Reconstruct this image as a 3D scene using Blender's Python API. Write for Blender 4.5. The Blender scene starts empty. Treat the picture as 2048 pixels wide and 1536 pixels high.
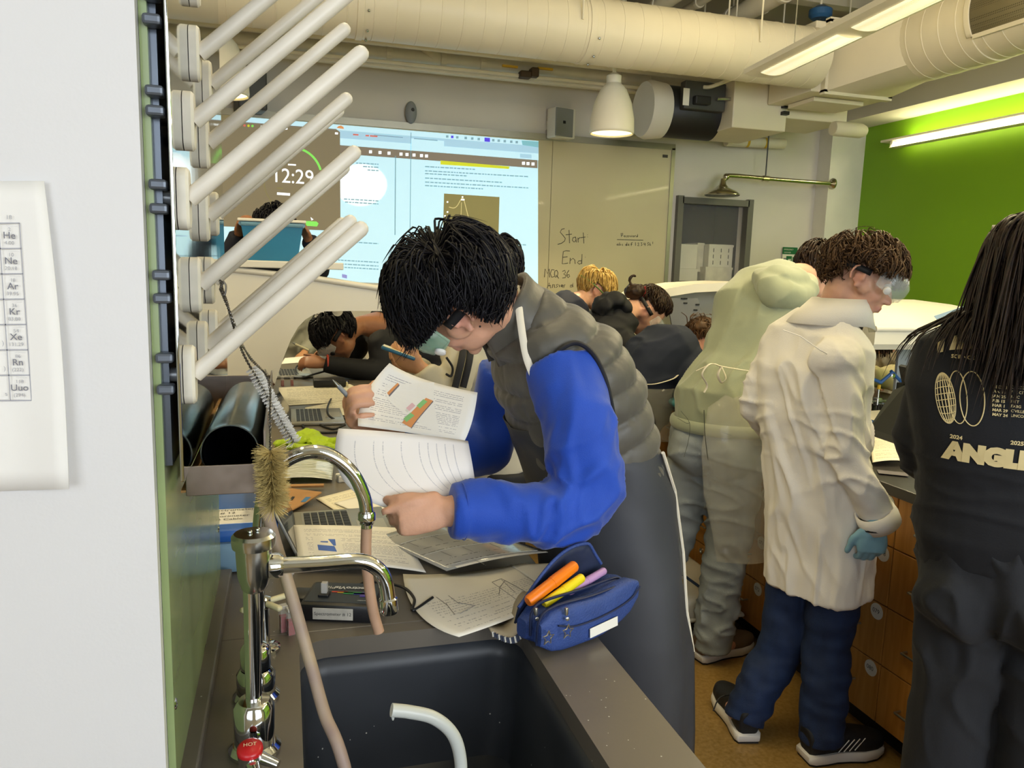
import bpy, bmesh, math, random
import numpy as np
from mathutils import Vector, Matrix, noise as mnoise

sc = bpy.context.scene
COL = sc.collection
# ---------------------------------------------------------------- camera
FPX, CX, CY, CAMH = 1540.0, 1024.0, 768.0, 1.55
def _cd(px, py):
    v = np.array([(px - CX) / FPX, -(py - CY) / FPX, -1.0]); return v / np.linalg.norm(v)
_Y = _cd(570, 520); _Z = -_cd(722, 11000); _Z = _Z - _Y * (_Z @ _Y); _Z /= np.linalg.norm(_Z); _X = np.cross(_Y, _Z)
RCAM = np.array([_X, _Y, _Z]); CPOS = np.array([0.0, 0.0, CAMH])
cam = bpy.data.cameras.new('camera'); camo = bpy.data.objects.new('camera', cam); COL.objects.link(camo)
m = Matrix([list(RCAM[i]) + [CPOS[i]] for i in range(3)] + [[0, 0, 0, 1]])
camo.matrix_world = m
cam.sensor_width = 36.0; cam.lens = FPX / 2048.0 * 36.0; cam.clip_start = 0.02; cam.clip_end = 60
sc.camera = camo
# ---------------------------------------------------------------- world, large lights, exposure
sc.view_settings.view_transform = 'Standard'; sc.view_settings.look = 'None'
sc.view_settings.gamma = 1.0; sc.view_settings.use_curve_mapping = False
sc.view_settings.exposure = 0.0
w = bpy.data.worlds.new('world'); sc.world = w; w.use_nodes = True
w.node_tree.nodes['Background'].inputs[0].default_value = (0.80, 0.90, 1.0, 1)
w.node_tree.nodes['Background'].inputs[1].default_value = 1.2
sc.cycles.max_bounces = 6; sc.cycles.diffuse_bounces = 3; sc.cycles.glossy_bounces = 3
sc.cycles.use_adaptive_sampling = True; sc.cycles.adaptive_threshold = .14; sc.cycles.adaptive_min_samples = 16
sc.cycles.transmission_bounces = 4; sc.cycles.transparent_max_bounces = 8
sc.cycles.use_denoising = True; sc.cycles.caustics_reflective = False; sc.cycles.caustics_refractive = False
sc.cycles.sample_clamp_indirect = 4.0
WARM = (1.0, 0.84, 0.50)
def area(name, loc, rot, sx, sy, power, col, spread=180):
    l = bpy.data.lights.new(name, 'AREA'); l.shape = 'RECTANGLE'; l.size = sx; l.size_y = sy; l.energy = power; l.color = col
    l.spread = math.radians(spread)
    o = bpy.data.objects.new(name, l); COL.objects.link(o); o.location = loc; o.rotation_euler = rot; return o
# daylight through the two windows of the wall behind the camera
area('daylight_window_near', (1.9, -2.72, 2.0), (math.radians(90), 0, 0), 2.6, 2.0, 150, (0.88, 0.94, 1.0))
area('daylight_window_far', (-1.6, -2.72, 2.0), (math.radians(90), 0, 0), 2.2, 2.0, 58, (0.88, 0.94, 1.0))

# ---------------------------------------------------------------- helpers
def P(px, py, x=None, y=None, z=None):
    r = RCAM @ _cd(px, py)
    t = (x - CPOS[0]) / r[0] if x is not None else (y - CPOS[1]) / r[1] if y is not None else (z - CPOS[2]) / r[2]
    return CPOS + r * t
A_ = np.array
def nrm(v):
    v = np.asarray(v, float); return v / (np.linalg.norm(v) + 1e-12)
def lin(h):
    if isinstance(h, str):
        h = h.lstrip('#'); c = [int(h[i:i + 2], 16) / 255 for i in (0, 2, 4)]
    else: c = h
    return tuple((x / 12.92 if x <= 0.04045 else ((x + 0.055) / 1.055) ** 2.4) for x in c)
MATS = {}
def pm(name, col, rough=.5, metal=0., var=.06, vs=8., bump=0., bs=60., spec=.5, coat=0., trans=0., ior=1.45, alpha=1., emit=None, es=0., stretch=(1, 1, 1), bstretch=(1, 1, 1), sheen=0., rvar=0., col2=None):
    """Procedural principled material: noise-driven colour, roughness and bump in object space."""
    if name in MATS: return MATS[name]
    m = bpy.data.materials.new(name); m.use_nodes = True; MATS[name] = m
    nt = m.node_tree; N = nt.nodes; L = nt.links; b = N['Principled BSDF']
    c = lin(col)
    tc = N.new('ShaderNodeTexCoord'); mp = N.new('ShaderNodeMapping'); mp.inputs['Scale'].default_value = stretch
    L.new(tc.outputs['Object'], mp.inputs[0])
    nz = N.new('ShaderNodeTexNoise'); nz.inputs['Scale'].default_value = vs; nz.inputs['Detail'].default_value = 2
    L.new(mp.outputs[0], nz.inputs['Vector'])
    rp = N.new('ShaderNodeValToRGB'); rp.color_ramp.elements[0].position = .3; rp.color_ramp.elements[1].position = .7
    c2 = lin(col2) if col2 else tuple(min(1, x * (1 + var)) for x in c)
    c1 = c if col2 else tuple(x * (1 - var) for x in c)
    rp.color_ramp.elements[0].color = (*c1, 1); rp.color_ramp.elements[1].color = (*c2, 1)
    L.new(nz.outputs['Fac'], rp.inputs[0]); L.new(rp.outputs[0], b.inputs['Base Color'])
    b.inputs['Roughness'].default_value = rough; b.inputs['Metallic'].default_value = metal
    b.inputs['Specular IOR Level'].default_value = spec; b.inputs['IOR'].default_value = ior
    b.inputs['Transmission Weight'].default_value = trans; b.inputs['Alpha'].default_value = alpha
    b.inputs['Coat Weight'].default_value = coat; b.inputs['Sheen Weight'].default_value = sheen
    if rvar:
        mr = N.new('ShaderNodeMapRange'); mr.inputs[3].default_value = max(0, rough - rvar); mr.inputs[4].default_value = min(1, rough + rvar)
        L.new(nz.outputs['Fac'], mr.inputs[0]); L.new(mr.outputs[0], b.inputs['Roughness'])
    if emit is not None:
        b.inputs['Emission Color'].default_value = (*lin(emit), 1); b.inputs['Emission Strength'].default_value = es; m.cycles.emission_sampling = 'NONE'
    if bump:
        mp2 = N.new('ShaderNodeMapping'); mp2.inputs['Scale'].default_value = bstretch; L.new(tc.outputs['Object'], mp2.inputs[0])
        nb = N.new('ShaderNodeTexNoise'); nb.inputs['Scale'].default_value = bs; nb.inputs['Detail'].default_value = 1.5
        L.new(mp2.outputs[0], nb.inputs['Vector'])
        bu = N.new('ShaderNodeBump'); bu.inputs['Strength'].default_value = bump; bu.inputs['Distance'].default_value = .01
        L.new(nb.outputs['Fac'], bu.inputs['Height']); L.new(bu.outputs[0], b.inputs['Normal'])
    return m

class G:
    """Collects verts and faces of one part."""
    def __init__(s): s.v = []; s.f = []
    def add(s, v, f):
        o = len(s.v); s.v.extend([tuple(map(float, q)) for q in v]); s.f.extend([tuple(i + o for i in q) for q in f]); return s
    def box(s, c, size, M=None):
        hx, hy, hz = [q / 2 for q in size]
        v = A_([(x, y, z) for x in (-hx, hx) for y in (-hy, hy) for z in (-hz, hz)])
        if M is not None: v = v @ A_(M).T
        return s.add(v + A_(c), [(0, 1, 3, 2), (4, 6, 7, 5), (0, 4, 5, 1), (2, 3, 7, 6), (0, 2, 6, 4), (1, 5, 7, 3)])
    def rbox(s, c, size, r=.004, M=None, seg=2):
        bm = bmesh.new(); bmesh.ops.create_cube(bm, size=1)
        for q in bm.verts: q.co = Vector((q.co.x * size[0], q.co.y * size[1], q.co.z * size[2]))
        bmesh.ops.bevel(bm, geom=bm.edges[:], offset=min(r, min(size) * .49), segments=seg, affect='EDGES', profile=.5)
        bm.verts.index_update()
        v = A_([tuple(q.co) for q in bm.verts]); f = [tuple(q.index for q in k.verts) for k in bm.faces]; bm.free()
        if M is not None: v = v @ A_(M).T
        return s.add(v + A_(c), f)
    def tube(s, pts, rad, n=10, cap=True, ref=None, flat=1.0):
        pts = A_(pts, dtype=float); k = len(pts); rad = [rad] * k if np.isscalar(rad) else rad
        T = np.gradient(pts, axis=0); T = A_([nrm(t) for t in T])
        u = A_(ref, dtype=float) if ref is not None else (A_([0, 0, 1.]) if abs(T[0][2]) < .9 else A_([1., 0, 0]))
        V = []; F = []
        for i in range(k):
            u = nrm(u - T[i] * (u @ T[i])); w_ = np.cross(T[i], u)
            for j in range(n):
                a = 2 * math.pi * j / n
                V.append(pts[i] + rad[i] * (math.cos(a) * u * flat + math.sin(a) * w_))
        for i in range(k - 1):
            for j in range(n):
                a = i * n + j; b = i * n + (j + 1) % n; F.append((a, b, b + n, a + n))
        if cap: F.append(tuple(range(n - 1, -1, -1))); F.append(tuple(range((k - 1) * n, k * n)))
        return s.add(V, F)
    def cyl(s, p0, p1, r0, r1=None, n=20): return s.tube([p0, p1], [r0, r0 if r1 is None else r1], n)
    def lathe(s, prof, c, axis=(0, 0, 1), n=24, cap=True):
        """prof: (radius, height along axis)"""
        a = nrm(axis); u = nrm(np.cross(a, (0, 1, 0) if abs(a[1]) < .9 else (1, 0, 0))); w_ = np.cross(a, u); c = A_(c, dtype=float)
        V = []; F = []; k = len(prof)
        for r, h in prof:
            for j in range(n):
                t = 2 * math.pi * j / n; V.append(c + a * h + r * (math.cos(t) * u + math.sin(t) * w_))
        for i in range(k - 1):
            for j in range(n):
                q = i * n + j; b = i * n + (j + 1) % n; F.append((q, b, b + n, q + n))
        if cap:
            if prof[0][0] > 1e-6: F.append(tuple(range(n - 1, -1, -1)))
            if prof[-1][0] > 1e-6: F.append(tuple(range((k - 1) * n, k * n)))
        return s.add(V, F)
    def ell(s, c, r, M=None, nu=16, nv=10):
        V = []; F = []
        for i in range(nv + 1):
            ph = math.pi * i / nv
            for j in range(nu):
                th = 2 * math.pi * j / nu
                V.append((r[0] * math.sin(ph) * math.cos(th), r[1] * math.sin(ph) * math.sin(th), r[2] * math.cos(ph)))
        for i in range(nv):
            for j in range(nu):
                a = i * nu + j; b = i * nu + (j + 1) % nu; F.append((a, a + nu, b + nu, b))
        V = A_(V)
        if M is not None: V = V @ A_(M).T
        return s.add(V + A_(c), F)
    def ext(s, poly, d):
        """poly: 3-D outline (ccw seen from -d), extruded by vector d"""
        n = len(poly); p = A_(poly, dtype=float); q = p + A_(d)
        F = [tuple(range(n - 1, -1, -1)), tuple(range(n, 2 * n))] + [(i, (i + 1) % n, n + (i + 1) % n, n + i) for i in range(n)]
        return s.add(np.vstack([p, q]), F)
    def grid(s, pts):
        pts = A_(pts, dtype=float); a, b = pts.shape[:2]
        return s.add(pts.reshape(-1, 3), [(i * b + j, i * b + j + 1, (i + 1) * b + j + 1, (i + 1) * b + j) for i in range(a - 1) for j in range(b - 1)])
OFF = {}
def props(o, label=None, cat=None, group=None, kind=None):
    if label: o['label'] = label
    if cat: o['category'] = cat
    if group: o['group'] = group
    if kind: o['kind'] = kind
    return o
def thing(name, loc, label, cat, group=None, kind=None):
    o = bpy.data.objects.new(name, None); COL.objects.link(o); o.empty_display_size = .05
    o.location = Vector([float(q) for q in loc]); OFF[o.name] = A_(loc, dtype=float)
    return props(o, label, cat, group, kind)
def mesh_of(name, v, f, mats, smooth=None):
    me = bpy.data.meshes.new(name)
    me.from_pydata([tuple(q) for q in v], [], f)
    for q in (mats if isinstance(mats, (list, tuple)) else [mats]): me.materials.append(q)
    if smooth is not None:
        me.polygons.foreach_set('use_smooth', [True] * len(me.polygons))
        if smooth < 180: me.set_sharp_from_angle(angle=math.radians(smooth))
    me.update(); return me
def mk(name, g, mat, parent=None, smooth=None, label=None, cat=None, group=None, kind=None, solid=0, recalc=True):
    v = A_(g.v if isinstance(g, G) else g[0]); f = g.f if isinstance(g, G) else g[1]
    if parent is None:
        lo, hi = v.min(0), v.max(0); off = A_([(lo[0] + hi[0]) / 2, (lo[1] + hi[1]) / 2, lo[2]])
    else: off = OFF[parent.name]
    me = mesh_of(name, v - off, f, mat, smooth)
    if recalc:
        bm = bmesh.new(); bm.from_mesh(me); bmesh.ops.recalc_face_normals(bm, faces=bm.faces); bm.to_mesh(me); bm.free()
    o = bpy.data.objects.new(name, me); COL.objects.link(o)
    if parent is None: o.location = Vector(off)
    else: o.parent = parent
    OFF[o.name] = off
    if solid:
        md = o.modifiers.new('thickness', 'SOLIDIFY'); md.thickness = solid; md.offset = 0
    return props(o, label, cat, group, kind)
def text(name, s, mat, parent, origin, right, up, size, lift=.0006, depth=.0, shear=0., align='LEFT', sx=1.0, warp=None, bold=0.0):
    """Lettering as a flat mesh lying on the surface spanned by right/up at origin."""
    cu = bpy.data.curves.new(name, 'FONT'); cu.body = s; cu.size = 1.0; cu.align_x = align; cu.shear = shear; cu.resolution_u = 3; cu.offset = bold
    o = bpy.data.objects.new('tmp_text', cu); me0 = bpy.data.meshes.new_from_object(o)
    bpy.data.objects.remove(o); bpy.data.curves.remove(cu)
    n = len(me0.vertices); co = np.empty(n * 3); me0.vertices.foreach_get('co', co); co = co.reshape(-1, 3)
    f = [tuple(p.vertices) for p in me0.polygons]; bpy.data.meshes.remove(me0)
    r = nrm(right); u = nrm(up); nn = np.cross(r, u)
    if warp is not None: v = A_([warp(q[0] * size * sx, q[1] * size) for q in co])
    else: v = A_(origin) + co[:, :1] * size * sx * r + co[:, 1:2] * size * u + nn * lift
    return mk(name, (v, f), mat, parent, recalc=False)
def strokes(name, lines, w_, mat, parent, origin, right, up, lift=.0012, n=5):
    """Hand-drawn marker strokes: 2-D polylines in the plane right/up at origin."""
    g = G(); r = nrm(right); u = nrm(up); nn = np.cross(r, u)
    for l in lines:
        p = [A_(origin) + r * a + u * b + nn * lift for a, b in l]
        g.tube(p, w_, n=4, flat=.3, ref=nn)
    return mk(name, g, mat, parent)
def cat_rom(pts, m_=6):
    p = A_(pts, dtype=float); p = np.vstack([2 * p[0] - p[1], p, 2 * p[-1] - p[-2]]); out = []
    for i in range(1, len(p) - 2):
        for k in range(m_):
            t = k / m_
            out.append(.5 * ((2 * p[i]) + (-p[i - 1] + p[i + 1]) * t + (2 * p[i - 1] - 5 * p[i] + 4 * p[i + 1] - p[i + 2]) * t * t + (-p[i - 1] + 3 * p[i] - 3 * p[i + 1] + p[i + 2]) * t ** 3))
    out.append(p[-2]); return A_(out)
def rotz(a): c, s_ = math.cos(a), math.sin(a); return A_([[c, -s_, 0], [s_, c, 0], [0, 0, 1]])
def frame(fwd, up):
    """rotation whose columns are fwd, left, up"""
    f = nrm(fwd); l = nrm(np.cross(up, f)); return np.stack([f, l, np.cross(f, l)], 1)
random.seed(4); RNG = np.random.default_rng(4)
# ================================================================ materials of the room
M_WALL = pm('wall_paint', '#d9d4c8', .6, var=.02, vs=3, bump=.03, bs=180)
M_PILLAR = pm('pillar_paint', '#d4d2d1', .55, var=.015, vs=3, bump=.02, bs=200)
M_CEIL = pm('ceiling_paint', '#b9b3a2', .8, var=.05, vs=2)
M_DUCT = pm('duct_paint', '#e6ddc4', .45, var=.03, vs=4)
M_FLOOR = pm('speckled_linoleum', '#85672f', .36, var=0, vs=70, col2='#9c7d48', bump=.02, bs=120)
M_GREEN = pm('green_wall_paint', '#7dad16', .5, var=.03, vs=2)
M_TRIM = pm('white_trim', '#e9e6da', .5, var=.02)
M_FRAME = pm('grey_frame_steel', '#6b6a62', .45, var=.04)
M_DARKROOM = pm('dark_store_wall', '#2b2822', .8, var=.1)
M_GLASS = pm('window_glass', '#ffffff', .02, alpha=.06, var=0, spec=.25)
M_GREENPANEL = pm('green_laminate', '#8c9c6c', .22, var=.1, vs=3, rvar=.06, stretch=(1, 1, 3))
YB, XC, XG, ZC, ZS = 6.3, 4.76, 5.12, 3.75, 2.9
YR = -2.7; XL = -3.6
def struct(name, g, mat, parent=None, **k): return mk(name, g, mat, parent, kind='structure' if parent is None else None, **k)
struct('floor', G().box(((XL + 5.5) / 2, (YB + YR) / 2, -.05), (5.5 - XL, YB - YR + .4, .1)), M_FLOOR)
struct('ceiling', G().box(((XL + 5.5) / 2, (YB + YR) / 2, ZC + .05), (5.5 - XL, YB - YR + .4, .1)), M_CEIL)
# back wall around the store-room opening (X 3.36..4.05, z 1.0..2.16)
g = G(); ox0, ox1, oz0, oz1 = 3.37, 4.04, .95, 2.16
g.box(((XL + ox0) / 2, YB + .06, ZC / 2), (ox0 - XL, .12, ZC)); g.box(((ox1 + 5.5) / 2, YB + .06, ZC / 2), (5.5 - ox1, .12, ZC))
g.box(((ox0 + ox1) / 2, YB + .06, (oz1 + ZC) / 2), (ox1 - ox0, .12, ZC - oz1)); g.box(((ox0 + ox1) / 2, YB + .06, oz0 / 2), (ox1 - ox0, .12, oz0))
struct('wall_back', g, M_WALL)
# right wall: green recess, soffit above, column strip at its far end
struct('wall_right', G().box((XG + .06, (YB + YR) / 2, ZS / 2 + .05), (.12, YB - YR, ZS + .1)), M_GREEN)
struct('trim_1', G().box(((XC + 5.5) / 2, (YB + YR) / 2 - .0, (ZS + ZC) / 2), (5.5 - XC, YB - YR - .01, ZC - ZS)), M_WALL)['label'] = 'white soffit above the green wall'
struct('trim_2', G().box(((XC + XG) / 2, YB - .09, ZS / 2), (XG - XC, .18, ZS)), M_TRIM)['label'] = 'white return strip between green wall and back wall'
struct('wall_left', G().box((XL - .06, (YB + YR) / 2, ZC / 2), (.12, YB - YR, ZC)), M_WALL)
# wall behind the camera with two window openings
g = G()
for x0, x1 in ((XL, -2.7), (-.5, .6), (3.2, 5.5)): g.box(((x0 + x1) / 2, YR - .06, ZC / 2), (x1 - x0, .12, ZC))
for x0, x1 in ((-2.7, -.5), (.6, 3.2)):
    g.box(((x0 + x1) / 2, YR - .06, .5), (x1 - x0, .12, 1.0)); g.box(((x0 + x1) / 2, YR - .06, 3.4), (x1 - x0, .12, .7))
struct('wall_front', g, M_WALL)
for i, (x0, x1) in enumerate(((-2.7, -.5), (.6, 3.2))):
    g = G(); wd = x1 - x0; xm = (x0 + x1) / 2
    for zz in (1.03, 3.02): g.box((xm, YR, zz), (wd, .05, .06))
    for xx in (x0 + .03, xm, x1 - .03): g.box((xx, YR, 2.025), (.06, .05, 1.93))
    struct('window_%d' % (i + 2), g, M_FRAME)
# ---- store-room opening
g = G(); t = .055
for a in ((ox0 - t / 2 + .01, 0), (ox1 + t / 2 - .01, 0)): g.box((a[0], YB - .005, (oz0 + oz1) / 2), (t, .09, oz1 - oz0 + 2 * t))
g.box(((ox0 + ox1) / 2, YB - .005, oz1 + t / 2 - .01), (ox1 - ox0, .09, t)); g.box(((ox0 + ox1) / 2, YB - .005, oz0 - t / 2), (ox1 - ox0, .09, t))
w1 = struct('window_1', g, M_FRAME); w1['label'] = 'grey steel frame around the dark store room opening'
g = G(); g.box(((ox0 + ox1) / 2, YB + .03, (oz0 + oz1) / 2), (ox1 - ox0 - .01, .006, oz1 - oz0 - .01)); mk('pane', g, M_GLASS, w1)
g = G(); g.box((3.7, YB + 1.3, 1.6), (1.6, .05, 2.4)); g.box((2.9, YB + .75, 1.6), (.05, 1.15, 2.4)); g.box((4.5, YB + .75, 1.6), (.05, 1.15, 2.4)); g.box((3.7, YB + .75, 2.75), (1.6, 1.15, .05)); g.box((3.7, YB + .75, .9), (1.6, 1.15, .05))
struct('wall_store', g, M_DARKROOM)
M_BOX = pm('white_carton', '#d8d4c0', .7, var=.05, bump=.02); M_BOX2 = pm('white_carton_print', '#cfcab4', .7, var=.12, vs=14)
M_HOLE = pm('carton_slot', '#3a3830', .8)
g = G(); g.box((3.7, YB + .33, 1.19), (1.3, .5, .04)); struct('trim_3', g, M_FRAME)['label'] = 'grey store room shelf behind the opening'
def carton(px0, px1, py0, py1, y, lab, mat, slots=0):
    a = P(px0, py1, y=y); b = P(px1, py0, y=y); r = thing('carton', ((a[0] + b[0]) / 2, y + .12, a[2]), lab, 'box')
    g = G(); g.rbox(((a[0] + b[0]) / 2, y + .12, (a[2] + b[2]) / 2), (b[0] - a[0], .24, b[2] - a[2]), .006); mk('body', g, mat, r)
    g = G(); g.box(((a[0] + b[0]) / 2, y + .12, b[2] - .012), (b[0] - a[0] + .006, .246, .02)); mk('lid', g, mat, r)
    for k in range(slots):
        for j in range(3): mk('slot', G().box((a[0] + (b[0] - a[0]) * (k + .6) / (slots + .2), y - .001, a[2] + (b[2] - a[2]) * (.2 + .27 * j)), (.006, .004, .035)), M_HOLE, r)
carton(1357, 1396, 489, 537, YB + .12, 'tall plain white carton at left behind the store opening', M_BOX)
carton(1392, 1409, 486, 544, YB + .20, 'narrow printed white carton beside the tall plain carton', M_BOX2)
carton(1416, 1467, 490, 534, YB + .12, 'white carton with rows of dark slots in the store opening', M_BOX, 3)
carton(1410, 1465, 535, 562, YB + .10, 'low white carton under the slotted carton', M_BOX2)
carton(1354, 1396, 538, 562, YB + .09, 'low plain white carton under the tall carton', M_BOX)
# ---- white pillar at left with green laminate side
PX = -.142; PY0, PY1 = .90, 1.60
struct('wall_pillar', G().box(((XL + PX) / 2 + 1.0, (PY0 + PY1) / 2, ZC / 2), (PX - XL - 2.0, PY1 - PY0, ZC)), M_PILLAR)
g = G(); g.box((PX + .0045, (PY0 + PY1) / 2 + .002, 1.475), (.008, PY1 - PY0 - .03, 1.15)); gp = thing('green_splash_panel', (PX, PY0, .9), 'glossy green laminate splash panel on side of white pillar', 'panel')
mk('sheet', g, M_GREENPANEL, gp)
M_STEEL = pm('brushed_steel', '#b9bcbc', .22, 1., var=.06, vs=40, stretch=(1, 1, .05)); M_CHROME = pm('chrome', '#d9dcdd', .07, 1., var=.03, vs=10)
for yy, zz in ((.93, 1.02), (1.56, 1.02), (1.56, 1.9), (.93, 1.9)):
    mk('screw', G().lathe([(.0, .004), (.006, .003), (.008, 0)], (PX + .007, yy, zz), (1, 0, 0), 12, cap=False), M_STEEL, gp, smooth=60)
# ---- whiteboard
M_BOARD = pm('whiteboard_enamel', '#cfc5a2', .22, var=.03, vs=2, coat=.2); M_ALU = pm('aluminium_trim', '#a9a696', .35, .8, var=.04)
M_INK = pm('marker_ink', '#4a453c', .6, var=.1); M_INK2 = pm('marker_ink_dark', '#33302b', .6, var=.1)
bx0, bx1, bz0, bz1 = -1.05, 3.245, 1.32, 2.61
wb = thing('whiteboard', ((bx0 + bx1) / 2, YB - .02, bz0), 'wide cream whiteboard with aluminium frame on back wall', 'whiteboard')
seams = [bx0, .195, 2.15, bx1]
for i in range(3): mk('panel', G().box(((seams[i] + seams[i + 1]) / 2, YB - .012, (bz0 + bz1) / 2), (seams[i + 1] - seams[i] - .004, .02, bz1 - bz0)), M_BOARD, wb)
g = G(); g.box(((bx0 + bx1) / 2, YB - .016, bz1 + .01), (bx1 - bx0 + .06, .034, .05)); mk('frame_top', g, M_ALU, wb)
g = G(); g.box(((bx0 + bx1) / 2, YB - .03, bz0 - .01), (bx1 - bx0 + .06, .06, .04)); mk('pen_tray', g, M_ALU, wb)
for xx in (bx0 - .015, bx1 + .015): mk('frame_side', G().box((xx, YB - .016, (bz0 + bz1) / 2), (.035, .034, bz1 - bz0)), M_ALU, wb)
mk('maker_plate', G().box((bx1 - .06, YB - .0235, bz1 - .07), (.05, .002, .025)), M_INK, wb)
YW = YB - .0225
def onb(px, py): p = P(px, py, y=YW); return A_([p[0], p[2]])
def hand(name, polys, mat, wd=.003):
    o2 = A_([0, YW, 0]); strokes(name, [[tuple(onb(*q)) for q in l] for l in polys], wd, mat, wb, o2, (1, 0, 0), (0, 0, 1), lift=.001)
def z3(pts, ox, oy, s=300 / 2048): return [(ox + a * s, oy + b * s) for a, b in pts]   # crop pixels of the 1050,430 zoom
Zc = lambda *ls: [z3(l, 1050, 430) for l in ls]
hand('handwriting_start', Zc([(540, 185), (500, 195), (480, 235), (520, 280), (550, 320), (540, 355), (500, 385), (445, 402)], [(600, 205), (605, 300), (608, 385)], [(555, 270), (640, 262)], [(690, 300), (655, 310), (645, 345), (670, 370), (695, 345), (692, 300), (700, 375)], [(725, 375), (722, 310), (728, 330), (750, 305)], [(795, 240), (800, 320), (803, 388)], [(755, 310), (825, 300)], [(852, 268), (856, 272)], [(852, 298), (856, 302)]), M_INK)
hand('handwriting_end', Zc([(612, 492), (560, 488), (522, 500), (514, 580), (508, 668), (560, 662), (588, 655)], [(515, 578), (580, 570)], [(612, 668), (618, 585), (622, 620), (655, 590), (680, 615), (685, 668)], [(770, 625), (735, 625), (715, 650), (740, 672), (770, 660), (775, 600), (778, 535), (774, 670)], [(820, 575), (824, 578)]), M_INK)
hand('handwriting_question', Zc([(265, 850), (275, 735), (305, 800), (330, 735), (335, 852)], [(400, 750), (365, 745), (345, 800), (365, 850), (400, 840)], [(435, 755), (408, 765), (400, 810), (415, 850), (440, 840), (450, 790), (435, 755)], [(425, 820), (460, 865)], [(510, 770), (545, 755), (550, 790), (525, 805), (555, 820), (550, 855), (510, 860)], [(600, 755), (575, 790), (570, 835), (590, 855), (610, 835), (600, 812), (572, 825)]), M_INK)
hand('handwriting_answer', Zc([(302, 998), (330, 925), (352, 1000)], [(310, 970), (350, 962)], [(372, 995), (378, 950), (400, 950), (405, 995)], [(450, 945), (425, 955), (445, 975), (420, 992)], [(462, 950), (470, 985), (480, 960), (492, 985), (500, 950)], [(505, 975), (522, 965), (512, 950), (503, 975), (520, 990)], [(530, 990), (535, 955), (550, 952)], [(650, 955), (620, 960), (615, 985), (640, 985), (655, 925), (655, 985)]), M_INK)
hand('handwriting_password', Zc([(1318, 300), (1310, 250), (1335, 250), (1335, 275), (1312, 280)], [(1365, 280), (1345, 290), (1360, 302), (1368, 280), (1372, 302)], [(1400, 280), (1385, 287), (1400, 296), (1385, 304)], [(1420, 280), (1405, 287), (1420, 296), (1405, 304)], [(1430, 280), (1436, 302), (1444, 285), (1452, 302), (1460, 278)], [(1478, 282), (1468, 295), (1480, 302), (1488, 290), (1478, 282)], [(1498, 302), (1500, 282), (1512, 280)], [(1532, 285), (1518, 292), (1525, 302), (1538, 290), (1538, 262), (1536, 300)], [(1255, 335), (1430, 340), (1615, 345)]), M_INK2, .0024)
hand('handwriting_code', Zc([(1270, 395), (1250, 405), (1262, 418), (1275, 395), (1278, 418)], [(1290, 375), (1292, 418), (1308, 410), (1292, 398)], [(1335, 398), (1320, 405), (1335, 418)], [(1385, 400), (1368, 408), (1378, 420), (1390, 400), (1392, 375), (1390, 420)], [(1405, 408), (1425, 400), (1412, 392), (1405, 412), (1425, 418)], [(1470, 375), (1452, 380), (1450, 422)], [(1442, 398), (1465, 398)], [(1508, 372), (1508, 420)], [(1535, 385), (1552, 380), (1552, 400), (1535, 420), (1560, 420)], [(1580, 380), (1600, 380), (1588, 395), (1602, 405), (1582, 422)], [(1625, 378), (1620, 402), (1645, 400)], [(1640, 380), (1640, 422)], [(1692, 378), (1675, 380), (1675, 395), (1690, 402), (1672, 420)], [(1705, 380), (1703, 420), (1718, 412), (1704, 400)], [(1745, 365), (1743, 395)]), M_INK2, .0024)
hand('handwriting_section', [z3(l, 430, 220, 350 / 2048) for l in ([(250, 1112), (225, 1120), (250, 1130)], [(285, 1090), (290, 1135)], [(270, 1108), (305, 1105)], [(320, 1108), (322, 1132)], [(345, 1108), (333, 1120), (348, 1132), (357, 1118), (345, 1108)], [(368, 1132), (370, 1108), (385, 1112), (388, 1132)])], M_INK, .004)
# ---- projected image on the board (light of a projector: emits)
def em(name, col, st=1.0): return pm(name, col, .9, var=.015, vs=1.5, emit=col, es=st, spec=0)
M_SCR = em('projected_page', '#bfe4f2', .78); M_SCRB = em('projected_browser', '#a9cfe6', .68); M_TAN = em('projected_bar', '#94897a', .40); M_CLK = em('projected_clock_window', '#93886f', .40)
M_WHT = em('projected_white', '#f4fbff', 1.0); M_YEL = em('projected_yellow', '#d4da3a', .6); M_GRN = em('projected_green', '#83dc62', .8); M_TXT = em('projected_text', '#93b6c3', .5); M_BLU = em('projected_blue', '#5b4ce0', .7)
M_CHART = em('projected_chart', '#9d9463', .35); M_LINE = em('projected_chart_line', '#cfc48a', .6); M_HOT = em('projector_hot_spot', '#ffffff', 1.6); M_RED = em('projected_red', '#d8786a', .6); M_ORA = em('projected_orange', '#e09a62', .6); M_TEAL = em('projected_teal', '#8cc9d6', .55)
M_SEAM = pm('board_seam_line', '#8fa6ae', .6)
pj = thing('projected_image', (.8, YW - .003, 1.36), 'bright projected computer desktop with a timer window on the whiteboard', 'projection')
layer = [0.0]
def quad(name, pts, mat, lay):
    yy = YW - .0006 * lay - .001
    return mk(name, ([(*(lambda q: (q[0], yy, q[2]))(P(a, b, y=yy)),) for a, b in pts], [tuple(range(len(pts)))]), mat, pj)
def ln(x0, y0, x1, y1, t):   # thin bar between two pixels
    d_ = nrm((x1 - x0, y1 - y0)); n_ = A_([-d_[1], d_[0]]) * t / 2
    return [(x0 + n_[0], y0 + n_[1]), (x1 + n_[0], y1 + n_[1]), (x1 - n_[0], y1 - n_[1]), (x0 - n_[0], y0 - n_[1])]
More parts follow.
